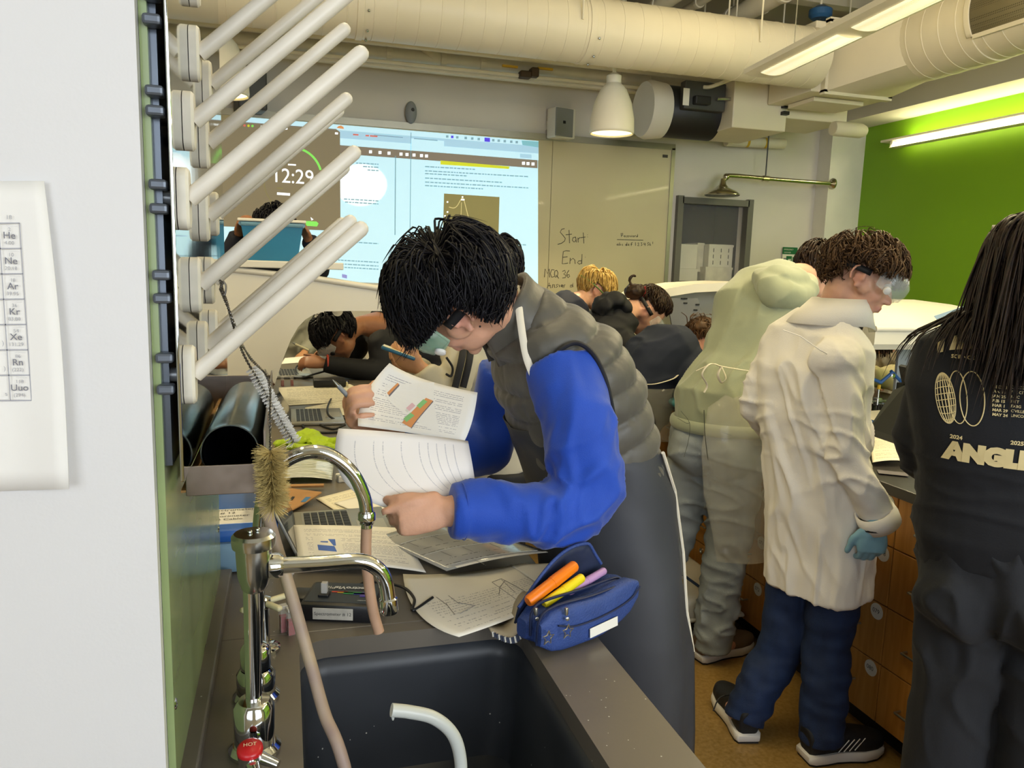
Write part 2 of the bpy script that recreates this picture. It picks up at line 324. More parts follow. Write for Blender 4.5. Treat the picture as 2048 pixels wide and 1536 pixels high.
# page outline follows the horizontal edges of the wall: pixel rows given at x=491 and x=1077
def row(t, x): # t = 0 top .. 1 bottom of the picture; both ends of the picture known in pixels
    yl = 234 + (556 - 234) * t; yr = 282 + (578 - 282) * t
    return yl + (yr - yl) * (x - 491) / (1077 - 491)
def strip(name, x0, x1, t0, t1, mat, lay): return quad(name, [(x0, row(t0, x0)), (x1, row(t0, x1)), (x1, row(t1, x1)), (x0, row(t1, x0))], mat, lay)
strip('page', 440, 1076, .13, 1.0, M_SCR, 1)
strip('menu_bar', 491, 1077, 0, .035, M_SCR, 2)
strip('browser_bar', 491, 1077, .035, .13, M_SCRB, 2)
strip('browser_tab', 822, 888, .05, .085, M_SCR, 3)
strip('address_bar', 680, 1077, .085, .13, M_SCR, 3)
strip('account_chip', 1040, 1063, .095, .122, M_SCRB, 4)
strip('reader_bar', 680, 1075, .13, .185, M_TAN, 3)
quad('teal_corner', [(1043, 281), (1077, 283), (1077, 295), (1045, 290)], M_TEAL, 4)
for x in (741, 760, 778, 802, 814, 828, 843, 853, 1047, 1056, 1066):
    t_ = .158; y = row(t_, x); quad('icon', [(x - 3, y - 3), (x + 3, y - 3), (x + 3, y + 3), (x - 3, y + 3)], M_WHT, 4)
for x in (894, 904, 914, 931, 944, 957, 986, 997, 1009, 1022, 1033): y = row(.018, x); quad('icon', [(x - 2, y - 2), (x + 3, y - 2), (x + 3, y + 3), (x - 2, y + 3)], M_BLU if x == 904 else M_TXT, 4)
y = row(.018, 974); quad('purple_chip', [(969, y - 4), (980, y - 3), (980, y + 5), (969, y + 4)], M_BLU, 4)
quad('yellow_banner', [(881, 321), (1019, 333), (1018, 338), (881, 329)], M_YEL, 4)
def para(name, rows, seed):
    r_ = random.Random(seed); g = G()
    for x0, y0, x1 in rows:
        x = x0; k = (8.6 / 150)
        while x < x1:
            wl = r_.uniform(3, 9); x2 = min(x + wl, x1); q = ln(x, y0 + (x - x0) * k, x2, y0 + (x2 - x0) * k, 2.4)
            yy = YW - .004
            g.add([P(a, b, y=yy) for a, b in q], [(0, 1, 2, 3)]); x = x2 + 1.6
    mk(name, g, M_TXT, pj, recalc=False, kind='stuff')
para('paragraph', [(850, 333, 950), (850, 341.5, 1057), (850, 347, 935), (850, 356, 1004), (850, 364, 1057), (850, 371, 966)], 2)
para('paragraph', [(712, 326, 757), (726, 333, 757), (735, 340, 757), (688, 398, 757), (690, 404, 757)], 3)
para('paragraph', [(700, 484, 757), (640, 518, 757), (650, 526, 757), (660, 533, 757), (985, 486, 1052), (1000, 493, 1040)], 5)
quad('page_gap', ln(791, 312, 790, 470, 2.2), M_TXT, 3); quad('page_gap', ln(822, 265, 820, 470, 1.6), M_TXT, 3)
quad('chart', [(888, 387), (999, 394), (997, 474), (886, 466)], M_CHART, 3)
def curve(name, pts, t, mat, lay):
    g = G(); yy = YW - .0006 * lay - .001; p = A_([P(a, b, y=yy) for a, b in pts]); s_ = t * yy / 1540
    g.tube(p, s_, n=4, flat=.2, ref=(0, 1, 0)); mk(name, g, mat, pj)
curve('chart_line', cat_rom([(898, 414), (907, 416), (914, 412), (922, 399), (927, 398), (933, 420), (940, 445), (948, 463), (965, 467), (995, 469)], 4), .8, M_LINE, 5)
quad('chart_axis', ln(923, 405, 921, 455, 1.2), M_LINE, 4); quad('chart_tag', ln(922, 399, 929, 399.5, 3), M_WHT, 6)
for a, b in ((895, 404), (895, 424), (895, 443), (890, 432), (925, 394)): quad('chart_mark', ln(a - 1.5, b, a + 1.5, b, 3), M_WHT, 5)
# projector hot spot: a disc of brighter light on the page
g = G(); yy = YW - .0035; 
for k_ in range(6):
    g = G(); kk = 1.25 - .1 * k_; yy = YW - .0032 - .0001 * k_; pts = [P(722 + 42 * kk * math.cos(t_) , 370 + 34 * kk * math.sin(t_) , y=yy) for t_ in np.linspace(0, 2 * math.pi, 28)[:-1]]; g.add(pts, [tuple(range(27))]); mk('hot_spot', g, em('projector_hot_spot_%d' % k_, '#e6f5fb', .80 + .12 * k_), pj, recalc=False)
# timer window
quad('timer_window', [(425, 240), (672, 258), (680, 264), (681, 462), (425, 452)], M_CLK, 5)
quad('timer_title_bar', [(486, 244), (672, 258), (672, 261), (486, 247)], M_TAN, 6)
for x, c_ in ((489, M_RED), (497, M_YEL), (505, M_GRN)): quad('window_button', [(x + 2.5 * math.cos(t_), 251 + (x - 489) * .06 + 2.5 * math.sin(t_)) for t_ in np.linspace(0, 6.28, 13)[:-1]], c_, 7)
quad('title_text', ln(521, 253, 533, 254, 4), M_WHT, 7); quad('title_icon', ln(566, 258, 575, 257, 4), M_WHT, 7); quad('title_icon', ln(631, 265, 638, 264, 4), M_WHT, 7); quad('title_icon', ln(670, 266.5, 676, 267, 4), M_WHT, 7)
cc = (586, 360); 
curve('timer_ring', [(cc[0] + 58 * math.cos(t_), cc[1] + 64 * math.sin(t_)) for t_ in np.linspace(-.3, 4.3, 50)], .6, M_CHART, 6)
curve('timer_arc', [(cc[0] + 58 * math.cos(t_), cc[1] + 64 * math.sin(t_)) for t_ in np.linspace(-1.36, -.32, 20)], 2.0, M_GRN, 7)
p0 = P(543, 363.5, y=YW - .0055); p1 = P(627, 369, y=YW - .0055)
text('timer_digits', '12:29', M_WHT, pj, p0, p1 - p0, (0, 0, 1), .152, lift=0, sx=.93)
quad('timer_small_text', ln(576, 329, 592, 330, 3), M_WHT, 7); quad('timer_small_text', ln(554, 387, 580, 389, 5), M_WHT, 7); quad('timer_small_text', ln(554, 376, 566, 377, 2), M_CHART, 7)
quad('stop_button', [(590, 441), (633, 443), (637, 447), (634, 453), (590, 450)], M_GRN, 7); quad('pointer', [(621, 434), (627, 439), (623, 441)], M_WHT, 8)
quad('tab_icon', [(673, 256), (677, 252), (682, 251), (687, 254), (688, 258)], M_ORA, 5)
for x0, x1 in ((706, 717), (731, 738), (740, 755)): quad('tab_icon', ln(x0, row(.03, x0) + 8, x1, row(.03, x1) + 8, 3), M_RED, 5)
quad('tab_text', ln(748, 270, 806, 275, 2), M_TXT, 5); quad('tab_text', ln(828, 277, 875, 281, 2), M_TXT, 5)
quad('lilac_chip', [(684, 548), (694, 550), (694, 557), (684, 555)], em('projected_lilac', '#9a9be0', .5), 4)
# ================================================================ ducts, pipes, lamps, wall fittings
M_SHADE = pm('lamp_enamel', '#efe9d6', .4, var=.02); M_LAMP = pm('lamp_glow', '#fff3c4', .6, var=.01, emit='#ffe9a0', es=3.2)
M_TUBE = pm('fluorescent_tube', '#fffbe0', .5, var=.01, emit='#fff4b8', es=5.0); M_LENS = None
M_PIPE = pm('pipe_paint', '#e3dcc6', .5, var=.04, vs=10); M_BLACK = pm('black_plastic', '#1d1d1e', .45, var=.1); M_DGREY = pm('dark_grey_metal', '#4c4d4b', .5, .3, var=.08)
M_GREYP = pm('grey_panel', '#8b9092', .5, var=.03); M_YTAPE = pm('yellow_pipe_label', '#d0a82c', .6, var=.05); M_BRONZE = pm('dark_bronze', '#4b3d2c', .5, .5)
M_BRASS = pm('polished_steel_warm', '#c9c2ae', .18, 1., var=.05)
def perforated(name, col, hole, scale, emit=None, es=0):
    m = pm(name, col, .5, .2, var=.03, emit=emit, es=es); nt = m.node_tree; N = nt.nodes; L = nt.links; b = N['Principled BSDF']
    tc = N.new('ShaderNodeTexCoord'); vo = N.new('ShaderNodeTexVoronoi'); vo.inputs['Scale'].default_value = scale; vo.inputs['Randomness'].default_value = 0
    L.new(tc.outputs['Object'], vo.inputs['Vector']); rp = N.new('ShaderNodeValToRGB'); rp.color_ramp.elements[0].position = .28; rp.color_ramp.elements[1].position = .36
    rp.color_ramp.elements[0].color = (*lin(hole), 1); rp.color_ramp.elements[1].color = (*lin(col), 1)
    L.new(vo.outputs['Distance'], rp.inputs[0]); L.new(rp.outputs[0], b.inputs['Base Color'])
    if emit: L.new(rp.outputs[0], b.inputs['Emission Color'])
    return m
M_LENS = perforated('perforated_lens', '#fff6cf', '#e8c878', 110, emit='#fff0b0', es=.8)
M_PERF = perforated('perforated_duct', '#8d8468', '#5a523c', 90)
def ductprof(x0, x1, r, pitch, t=.0022):
    pr_ = [(r, x0)]; x = x0 + pitch / 2
    while x < x1 - .01: pr_ += [(r, x - .004), (r + t, x - .0025), (r + t, x + .0025), (r, x + .004)]; x += pitch
    return pr_ + [(r, x1)]
# main round duct along the room's width
d1 = thing('round_duct', (1.0, 4.7, 2.81), 'long cream spiral duct crossing under the ceiling in front of the whiteboard', 'duct')
for a, b in ((-1.6, .42), (.42, 1.78), (1.78, 3.47)): mk('duct_section', G().lathe(ductprof(a + .01, b - .01, .19, .125), (0, 4.7, 3.0), (1, 0, 0), 48), M_DUCT, d1, smooth=13)
for a in (.42, 1.78): mk('coupling', G().lathe([(.193, a - .02), (.196, a - .018), (.196, a + .018), (.193, a + .02)], (0, 4.7, 3.0), (1, 0, 0), 48), M_DUCT, d1, smooth=13)
for a in (.36, 1.7, 2.9):
    for s_ in (-1, 1): mk('hanger', G().cyl((a, 4.7 + s_ * .2, 3.0), (a, 4.7 + s_ * .2, ZC), .006, n=6), M_PIPE, d1)
for a in (.46, 1.82):
    for t_ in (3.6, 4.2, 4.7): mk('rivet', G().ell((a, 4.7 + .197 * math.cos(t_), 3.0 + .197 * math.sin(t_)), (.008,) * 3, None, 8, 6), M_STEEL, d1)
# plenum with square-to-round transition, then duct towards the camera
pl = thing('duct_plenum', (3.85, 4.9, 2.72), 'cream sheet metal plenum box joining the two round ducts', 'duct')
mk('casing', G().rbox((3.80, 4.98, 3.03), (.66, .5, .46), .008), M_DUCT, pl)
for sx in (3.56, 4.09): mk('flange', G().box((sx, 4.71, 3.03), (.03, .05, .47)), M_DUCT, pl)
for sz in (2.795, 3.262): mk('flange', G().box((3.825, 4.71, sz), (.56, .05, .03)), M_DUCT, pl)
ns = 32; V = []; F = []
for i in range(ns):
    t_ = 2 * math.pi * i / ns; c_, s_ = math.cos(t_), math.sin(t_); k = 1 / max(abs(c_), abs(s_)); V.append((3.825 + .265 * c_ * k, 4.70, 3.03 + .23 * s_ * k))
for i in range(ns):
    t_ = 2 * math.pi * i / ns; V.append((3.96 + .25 * math.cos(t_), 4.22, 3.06 + .25 * math.sin(t_)))
F = [(i, (i + 1) % ns, ns + (i + 1) % ns, ns + i) for i in range(ns)]
mk('transition', (V, F), M_DUCT, pl, smooth=25)
d2 = thing('round_duct', (3.96, 3.0, 2.81), 'cream spiral duct with brown perforated outlet above the green wall', 'duct')
mk('duct_section', G().lathe(ductprof(.0, .52, .25, .125), (3.96, 4.24, 3.06), (0, -1, 0), 48), M_DUCT, d2, smooth=13)
# perforated outlet: upper left part of the shell is mesh, lower part plain
def arc_shell(a0, a1, y0, y1, r, n=18):
    g = G(); g.grid([[(3.96 + r * math.cos(t_), yy, 3.06 + r * math.sin(t_)) for t_ in np.linspace(a0, a1, n)] for yy in np.linspace(y0, y1, 8)]); return g
mk('duct_section', G().lathe(ductprof(.0, 3.2, .243, .125), (3.96, 3.72, 3.06), (0, -1, 0), 48), M_DUCT, d2, smooth=13)
mk('perforated_outlet', arc_shell(2.1, 3.75, .6, 3.70, .252), M_PERF, d2, smooth=60, solid=.003)
mk('outlet_edge', G().box((3.96 + .253 * math.cos(3.75), 2.1, 3.06 + .253 * math.sin(3.75)), (.012, 3.2, .03)), M_DUCT, d2)
mk('outlet_edge', arc_shell(2.1, 3.75, 3.70, 3.74, .256), M_DUCT, d2, smooth=60, solid=.006)
# air terminal box with black damper and round connection to the back wall
vb = thing('air_terminal_box', (3.5, 5.4, 2.6), 'white air terminal box with black damper drum hanging by the back wall', 'duct')
mk('casing', G().rbox((3.42, 5.55, 2.80), (.46, .62, .36), .008), M_DUCT, vb)
mk('casing', G().rbox((3.95, 5.53, 2.84), (.55, .5, .22), .008), M_DUCT, vb)
mk('access_panel', G().rbox((3.8, 5.0, 2.783), (.42, .30, .03), .005), M_DUCT, pl)
mk('drum', G().lathe([(.185, 2.78), (.19, 2.79), (.19, 3.2)], (0, 5.58, 2.76), (1, 0, 0), 36), M_BLACK, vb, smooth=40)
mk('collar_ring', G().lathe([(.2, 2.62), (.215, 2.66), (.2, 2.78)], (0, 5.58, 2.76), (1, 0, 0), 36), M_WALL, vb, smooth=60)
mk('actuator', G().rbox((3.0, 5.36, 2.84), (.34, .08, .2), .01), M_DGREY, vb); mk('actuator_motor', G().rbox((2.96, 5.30, 2.80), (.13, .06, .06), .01), M_BLACK, vb)
mk('actuator_label', G().box((2.84, 5.317, 2.82), (.05, .004, .12)), M_TRIM, vb); mk('shaft', G().cyl((3.08, 5.29, 2.82), (3.2, 5.29, 2.83), .012), M_STEEL, vb, smooth=40)
for zz in (2.85, 2.80, 2.75): mk('terminal_block', G().box((3.62, 5.22, zz), (.05, .04, .025)), M_BLACK, vb)
for xx, yy in ((3.2, 5.3), (3.6, 5.3), (4.1, 5.2)): mk('hanger', G().cyl((xx, yy, 2.9), (xx, yy, ZC), .006, n=6), M_PIPE, vb)
g = G(); g.tube(cat_rom([(3.22, 5.2, 3.0), (3.14, 5.22, 2.95), (3.02, 5.28, 2.9), (2.98, 5.32, 2.9)], 4), .014, 8); mk('conduit', g, M_PIPE, vb, smooth=60)
mk('round_cap', G().lathe([(.05, 0), (.055, .02), (.055, .25), (.04, .29), (0, .3)], (4.0, 5.15, 2.66), (1, 0, 0), 20), M_DUCT, vb, smooth=50)
# pipe behind with yellow markers
pp = thing('marked_pipe', (3.9, 6.05, 2.62), 'white pipe with yellow markers above the shower arm', 'pipe')
a, b = P(1452, 282, y=6.18), P(1568, 288, y=6.18); mk('run', G().tube([a, b], .045, 16), M_PIPE, pp, smooth=50)
for k in (.35, .66):
    q = a + (b - a) * k; mk('marker', G().tube([q - (b - a) * .02, q + (b - a) * .02], .0465, 16), M_YTAPE, pp, smooth=50)
# services rack near the back wall: pipes along the room's width
rack = thing('pipe_run', (1.0, 5.95, 2.95), 'bundle of cream pipes and strut under the duct by the back wall', 'pipe')
for i, (yy, zz, r_) in enumerate(((5.95, 3.06, .045), (5.8, 3.1, .03), (6.1, 3.02, .028), (5.88, 2.985, .014), (6.0, 2.975, .012))): mk('pipe', G().tube([(-1.8, yy, zz), (4.4, yy, zz)], r_, 14), M_PIPE, rack, smooth=50)
mk('strut', G().box((1.3, 5.92, 2.965), (3.0, .04, .02)), M_PIPE, rack)
for xx in (-.4, .35, .75, 1.15, 1.45, 2.6, 2.85, 3.3):
    mk('pipe_clamp', G().lathe([(.052, -.02), (.055, -.02), (.055, .02), (.052, .02)], (xx, 5.95, 3.06), (1, 0, 0), 16), M_PIPE, rack); mk('hanger', G().cyl((xx, 5.95, 3.1), (xx, 5.95, ZC), .008, n=6), M_PIPE, rack)
a = P(1050, 150, y=5.86); mk('valve', G().rbox(a, (.09, .08, .05), .01).rbox(a + A_([.07, .0, .02]), (.06, .09, .07), .01), M_BRONZE, rack)
mk('yellow_tag', G().box(a + A_([-.12, 0, .05]), (.12, .02, .015)).box(a + A_([.16, 0, .06]), (.12, .02, .015)), M_YTAPE, rack)
g = G(); g.tube(cat_rom([(.93, 5.9, 3.4), (.95, 5.9, 3.2), (1.05, 5.92, 3.1), (1.12, 5.95, 3.06)], 5), .045, 12); mk('branch', g, M_PIPE, rack, smooth=50)
g = G(); g.tube(cat_rom([(3.05, 5.9, 2.99), (3.18, 5.9, 3.0), (3.2, 5.9, 3.12), (3.45, 5.9, 3.15)], 5), .012, 8); mk('conduit', g, M_PIPE, rack, smooth=50)
# pipes under the ceiling running towards the back wall
for i, (xx, zz, r_, lab) in enumerate(((2.4, 3.55, .04, 'thin cream pipe running to the back wall, left of the group'), (2.72, 3.52, .06, 'thick cream pipe with a strap above the main duct'), (3.05, 3.58, .035, 'thin cream pipe between two thick ceiling pipes'), (3.35, 3.5, .075, 'thickest cream pipe above the main duct'), (3.62, 3.6, .03, 'thin cream conduit next to the thickest ceiling pipe'), (1.95, 3.62, .025, 'slim cream conduit high under the ceiling deck'))):
    r = thing('ceiling_pipe', (xx, 3, zz - r_), lab, 'pipe', 'pipes under the ceiling'); mk('run', G().tube([(xx, 1.2, zz), (xx, 6.28, zz)], r_, 16), M_PIPE, r, smooth=50)
    for yy in (4.95, 5.6): mk('clamp', G().lathe([(r_ + .006, -.02), (r_ + .009, -.015), (r_ + .009, .015), (r_ + .006, .02)], (xx, yy, zz), (0, 1, 0), 16), M_PIPE, r); mk('hanger', G().cyl((xx, yy, zz + r_), (xx, yy, ZC), .007, n=6), M_PIPE, r)
mk('ceiling_beam', G().box((1.0, 5.3, 3.66), (9.0, .1, .18)), M_CEIL, None, label='cream steel beam below the ceiling deck', cat='beam')
M_BLUEB = pm('blue_fitting', '#2b5a86', .5); r = thing('blue_junction_box', P(1640, 32, y=5.0), 'blue round junction box above the linear lamp', 'box'); mk('body', G().lathe([(.06, 0), (.08, .02), (.08, .06), (.03, .09)], P(1640, 38, y=5.0), (0, 0, 1), 20), M_BLUEB, r, smooth=40); mk('hanger', G().cyl(P(1640, 38, y=5.0), A_([P(1640, 38, y=5.0)[0], 5.0, ZC]), .008), M_PIPE, r)
# ---- linear suspended luminaire
def linear_lamp(name, x, y0, y1, z, tilt, lab, power, lens):
    r = thing(name, (x, (y0 + y1) / 2, z), lab, 'lamp', 'linear ceiling lamps')
    L_ = y1 - y0; ym = (y0 + y1) / 2; M3 = rotz(tilt); c = A_([x, ym, 0])
    def T(p): return (M3 @ (A_(p) - c)) + c
    g = G(); pr_ = [(-.11, .035), (-.105, .012), (-.06, 0), (.06, 0), (.105, .012), (.11, .035), (.05, .06), (-.05, .06)]
    g.ext([T((x + a, y0, z + b)) for a, b in pr_], M3 @ A_([0, L_, 0])); mk('housing', g, M_SHADE, r, smooth=30)
    for k0, k1 in lens:
        g = G(); g.grid([[T((x + a, y0 + L_ * k, z - .012 + .012 * (a / .07) ** 2)) for a in np.linspace(-.062, .062, 7)] for k in (k0, k1)]); mk('lens', g, M_LENS, r, smooth=60, solid=.002)
    for k in (.12, .88): q = T((x, y0 + L_ * k, z)); mk('suspension', G().cyl(q + A_([0, 0, .05]), (q[0], q[1], ZC), .003, n=6), M_STEEL, r)
    for up in (0, 1):
        o = area('lamp_light', T((x, ym, z + (.085 if up else -.03))), (math.pi if up else 0, 0, tilt), .14, L_ * .95, power * (1.0 if up else .9), WARM); o.parent = r; o.location = Vector(T((x, ym, z + (.085 if up else -.03))) - OFF[r.name])
    return r
linear_lamp('linear_lamp', 2.38, 1.2, 3.9, 2.62, math.radians(-6.5), 'long white linear lamp with perforated glowing lenses near the duct', 46, ((.02, .14), (.18, .36), (.40, .66), (.70, .96)))
linear_lamp('linear_lamp', .25, .8, 3.6, 3.1, 0, 'unseen white linear lamp added over the sink bench above the view', 20, ((.05, .45), (.55, .95)))  # unseen lamp, added for the room's overall warm light
linear_lamp('linear_lamp', 4.0, -1.6, .6, 2.62, 0, 'unseen white linear lamp added over the right bench above the view', 26, ((.05, .45), (.55, .95)))  # also unseen, added to spread warm light on the right
linear_lamp('linear_lamp', -1.6, 1.7, 4.3, 3.1, 0, 'unseen white linear lamp added over the left side of the room', 30, ((.05, .45), (.55, .95)))  # out of view too, added as warm light for the left side
# ---- wall-wash lamp on the green wall
r = thing('wall_wash_lamp', (5.05, 3.6, 2.62), 'bright tube lamp on arm along the green wall', 'lamp')
mk('rail', G().rbox((5.03, 3.2, 2.715), (.14, 5.1, .02), .006), M_SHADE, r)
mk('tube', G().tube([(4.99, 5.6, 2.675), (4.99, .8, 2.675)], .022, 14), M_TUBE, r, smooth=50)
mk('reflector', G().rbox((4.985, 3.2, 2.648), (.075, 4.85, .006), .002), M_SHADE, r)
for yy in (5.62, .78): mk('end_cap', G().rbox((4.99, yy, 2.675), (.06, .03, .055), .006), M_SHADE, r)
for yy in (5.4, 3.4, 1.4): mk('bracket', G().box((5.09, yy, 2.70), (.06, .04, .05)), M_SHADE, r)
o = area('wash_light', (4.965, 3.2, 2.69), (0, math.radians(-90 + 15), 0), .05, 4.8, 44, (1.0, .92, .55)); o.parent = r; o.location = Vector(A_((5.06, 3.2, 2.70)) * 0 + A_((4.962, 3.2, 2.675)) - OFF[r.name]); o.rotation_euler = (0, math.radians(0), 0)
o2 = area('wash_light_up', (0, 0, 0), (math.pi, 0, 0), .05, 4.8, 14, (1.0, .92, .55)); o2.parent = r; o2.location = Vector(A_((5.05, 3.2, 2.735)) - OFF[r.name])
# ---- bell pendants
def bell(px, y, zb, zt, rad, lab, power):
    c = P(px, 267, y=y); x = c[0]; r = thing('bell_pendant_lamp', (x, y, zb), lab, 'lamp', 'bell pendant lamps'); h = zt - zb
    mk('shade', G().lathe([(rad * .98, 0), (rad, .02), (rad * .97, h * .3), (rad * .83, h * .6), (rad * .58, h * .85), (rad * .3, h * .98), (.02, h)], (x, y, zb), n=36, cap=False), M_SHADE, r, smooth=60, solid=.006)
    mk('diffuser', G().lathe([(0, .012), (rad * .94, .012)], (x, y, zb), n=36, cap=False), M_LAMP, r)
    mk('stem', G().cyl((x, y, zt), (x, y, ZC), .014, n=10), M_SHADE, r); mk('neck', G().lathe([(.05, 0), (.05, .05), (.02, .07)], (x, y, zt - .01), n=16), M_SHADE, r, smooth=40)
    o = area('bell_light', (0, 0, 0), (0, 0, 0), rad * 1.5, rad * 1.5, power, WARM, 120); o.parent = r; o.location = Vector((0, 0, -.01))
bell(1223, 5.0, 2.455, 2.79, .148, 'white bell pendant lamp hanging in front of the whiteboard', 14)
bell(447, 5.0, 2.49, 2.83, .148, 'white bell pendant lamp seen behind the drying pegs', 14)
# ---- wall fittings
r = thing('wall_speaker', P(1120, 275, y=6.25), 'grey box loudspeaker mounted above the whiteboard', 'speaker'); c = P(1124, 247, y=6.2)
mk('body', G().rbox(c + A_([0, .02, 0]), (.2, .13, .24), .01, rotz(.25)), M_TRIM, r); mk('grille', G().rbox(c + A_([.0, -.055, 0]) , (.17, .012, .22), .004, rotz(.25)), M_GREYP, r); mk('badge', G().box(c + A_([-.002, -.063, .0]), (.022, .006, .022), rotz(.25)), M_BLACK, r); mk('bracket', G().box(c + A_([-.09, .07, -.01]), (.03, .05, .07)), M_TRIM, r)
r = thing('motion_sensor', P(822, 243, y=6.27), 'small grey oval motion sensor above the whiteboard', 'sensor'); c = P(822, 225, y=6.26)
mk('body', G().ell(c, (.046, .04, .085), None, 20, 12), M_GREYP, r, smooth=60); mk('eye', G().ell(c + A_([.008, -.03, .015]), (.016, .016, .016), None, 12, 8), M_DGREY, r, smooth=60)
r = thing('wall_speaker', P(500, 215, y=6.2), 'dark grey loudspeaker on back wall behind the drying pegs', 'speaker'); c = P(500, 180, y=6.15); mk('body', G().rbox(c, (.2, .24, .30), .012, rotz(.2)), M_DGREY, r); mk('bracket', G().box(c + A_([0, .13, 0]), (.05, .08, .05)), M_BLACK, r); mk('badge', G().box(c + A_([.0, -.121, .05]), (.025, .006, .025), rotz(.2)), M_TRIM, r)
# emergency shower
r = thing('emergency_shower', (3.66, 6.0, 2.2), 'steel emergency shower head on horizontal arm with pull chain', 'shower'); ys = 6.05
a = A_([4.755, ys, 2.375]); b = A_([3.74, ys, 2.385])
mk('arm', G().tube(cat_rom([a, (4.2, ys, 2.378), b, (3.665, ys, 2.372), (3.635, ys, 2.32)], 5), .019, 14), M_BRASS, r, smooth=60)
mk('flange', G().lathe([(.05, 0), (.05, .012), (.03, .03)], a, (-1, 0, 0), 20), M_BRASS, r, smooth=40); mk('elbow', G().ell((3.66, ys, 2.37), (.03, .03, .03)), M_BRASS, r, smooth=60)
mk('head', G().lathe([(.02, .14), (.03, .09), (.06, .06), (.12, .035), (.148, .012), (.15, 0), (.14, -.006), (0, -.006)], (3.632, ys, 2.215), n=32), M_BRASS, r, smooth=50)
mk('pull_rod', G().cyl((4.05, ys, 2.39), (4.05, ys, 2.75), .006, n=8), M_DGREY, r); mk('tee', G().lathe([(.026, -.03), (.026, .03)], (4.05, ys, 2.379), (1, 0, 0), 14), M_BRASS, r)
# green safety sign
M_SIGNG = pm('sign_green', '#1d6b3c', .5, var=.03); M_SIGNW = pm('sign_white', '#e6e4d4', .5, var=.02)
r = thing('safety_sign', P(1580, 540, y=6.29), 'small green and white emergency shower sign on back wall', 'sign'); yy = 6.285
def sq(name, x0, y0, x1, y1, mat, dy=0):
    a = P(x0, y0, y=yy - dy); b = P(x1, y1, y=yy - dy); mk(name, G().box(((a[0] + b[0]) / 2, yy - dy, (a[2] + b[2]) / 2), (b[0] - a[0], .004, a[2] - b[2])), mat, r)
sq('plate', 1566, 494, 1594, 546, M_SIGNW); sq('header', 1566, 494, 1594, 509, M_SIGNG, .004); sq('pictogram', 1573, 512, 1582, 534, M_SIGNG, .004)
for i, s_ in enumerate(('EMERGENCY', 'SHOWER')): p = P(1568, 500 + 6.0 * i, y=yy - .0075); text('sign_text', s_, M_SIGNW, r, p, (1, 0, 0), (0, 0, 1), .018, lift=0)
for a_, b_ in ((1576, 518), (1579, 518)): sq('pictogram_figure', a_, b_, a_ + 1.4, b_ + 12, M_SIGNW, .007)
sq('pictogram_arrow', 1585.5, 514, 1589, 534, M_SIGNG, .004); sq('pictogram_figure', 1567.5, 516, 1571, 534, M_GREYP, .004)
# ================================================================ poster on the pillar
M_PAPERW = pm('poster_paper', '#e6e3dd', .6, var=.015, vs=5, bump=.04, bs=9); M_PRINT = pm('grey_print', '#a3a3aa', .7, var=.05); M_PRINTD = pm('dark_print', '#7b7b83', .7, var=.05)
yy = PY0 - .004
po = thing('periodic_table_poster', P(60, 980, y=yy), 'white periodic table sheet taped to the white pillar', 'poster')
def pp_(px, py, dy=0): return P(px, py, y=yy - dy)
# sheet: corners off frame at left; right edge bows and lifts slightly
rows = []
for k in np.linspace(0, 1, 16):
    yl = 362 + (990 - 362) * k; xr = 88 + (138 - 88) * k + 8 * math.sin(math.pi * k); yr = 362 + (978 - 362) * k
    L_ = []
    for j in np.linspace(0, 1, 14):
        x_ = -250 + (xr + 250) * j; L_.append(P(x_, yl + (yr - yl) * j, y=yy - .012 * max(0, j - .75) / .25 * (.3 + k)))
    rows.append(L_)
mk('sheet', G().grid(rows), M_PAPERW, po, smooth=180, solid=.0006)
cells = [('He', '2', '4.00'), ('Ne', '10', '20.18'), ('Ar', '18', '39.95'), ('Kr', '36', '83.80'), ('Xe', '54', '131.29'), ('Rn', '86', '(222)'), ('Uuo', '118', '(294)')]
def cx_(k): return (39 + (63 - 39) * k / 7, 446 + (801 - 446) * k / 7)   # right edge of the last column
g = G()
for k in range(8):
    xr, yr = cx_(k); g.add([pp_(*q, .004) for q in ((-60, yr - 1.2 + 1), (xr, yr - 1.2), (xr, yr + 1.2), (-60, yr + 2.2))], [(0, 1, 2, 3)])
for off in (0, -42, -84):
    q0 = cx_(0); q1 = cx_(7); g.add([pp_(*q, .004) for q in ((q0[0] + off - 1, q0[1]), (q0[0] + off + 1, q0[1]), (q1[0] + off + 1, q1[1]), (q1[0] + off - 1, q1[1]))], [(0, 1, 2, 3)])
mk('grid_lines', g, M_PRINT, po, recalc=False)
sp = yy / 1540 * 1.06
for k, (s_, n_, w_) in enumerate(cells):
    x0, y0 = cx_(k + .0); x0 -= 20
    for tx, dy_, sz in ((n_, 16, 6.5), (s_, 31, 12), (w_, 43, 6.5)):
        p = pp_(x0, y0 + dy_, .0045); text('element_text', tx, M_PRINTD if sz > 7 else M_PRINT, po, p, (1, 0, 0), (0, 0, 1), sz * sp * 1.25, lift=0, align='CENTER', bold=.012 if sz > 7 else 0)
    p = pp_(x0 - 7, y0 + 5, .0045); text('element_text', '________', M_PRINT, po, p, (1, 0, 0), (0, 0, 1), 4 * sp, lift=0)
for k, tx in ((5, ')'), (6, 's'), (4, ')')): p = pp_(cx_(k)[0] - 44, cx_(k)[1] + 41, .0045); text('element_text', tx, M_PRINT, po, p, (1, 0, 0), (0, 0, 1), 10 * sp, lift=0, align='RIGHT')
p = pp_(18, 438, .0045); text('element_text', '18', M_PRINT, po, p, (1, 0, 0), (0, 0, 1), 9 * sp, lift=0, align='CENTER')
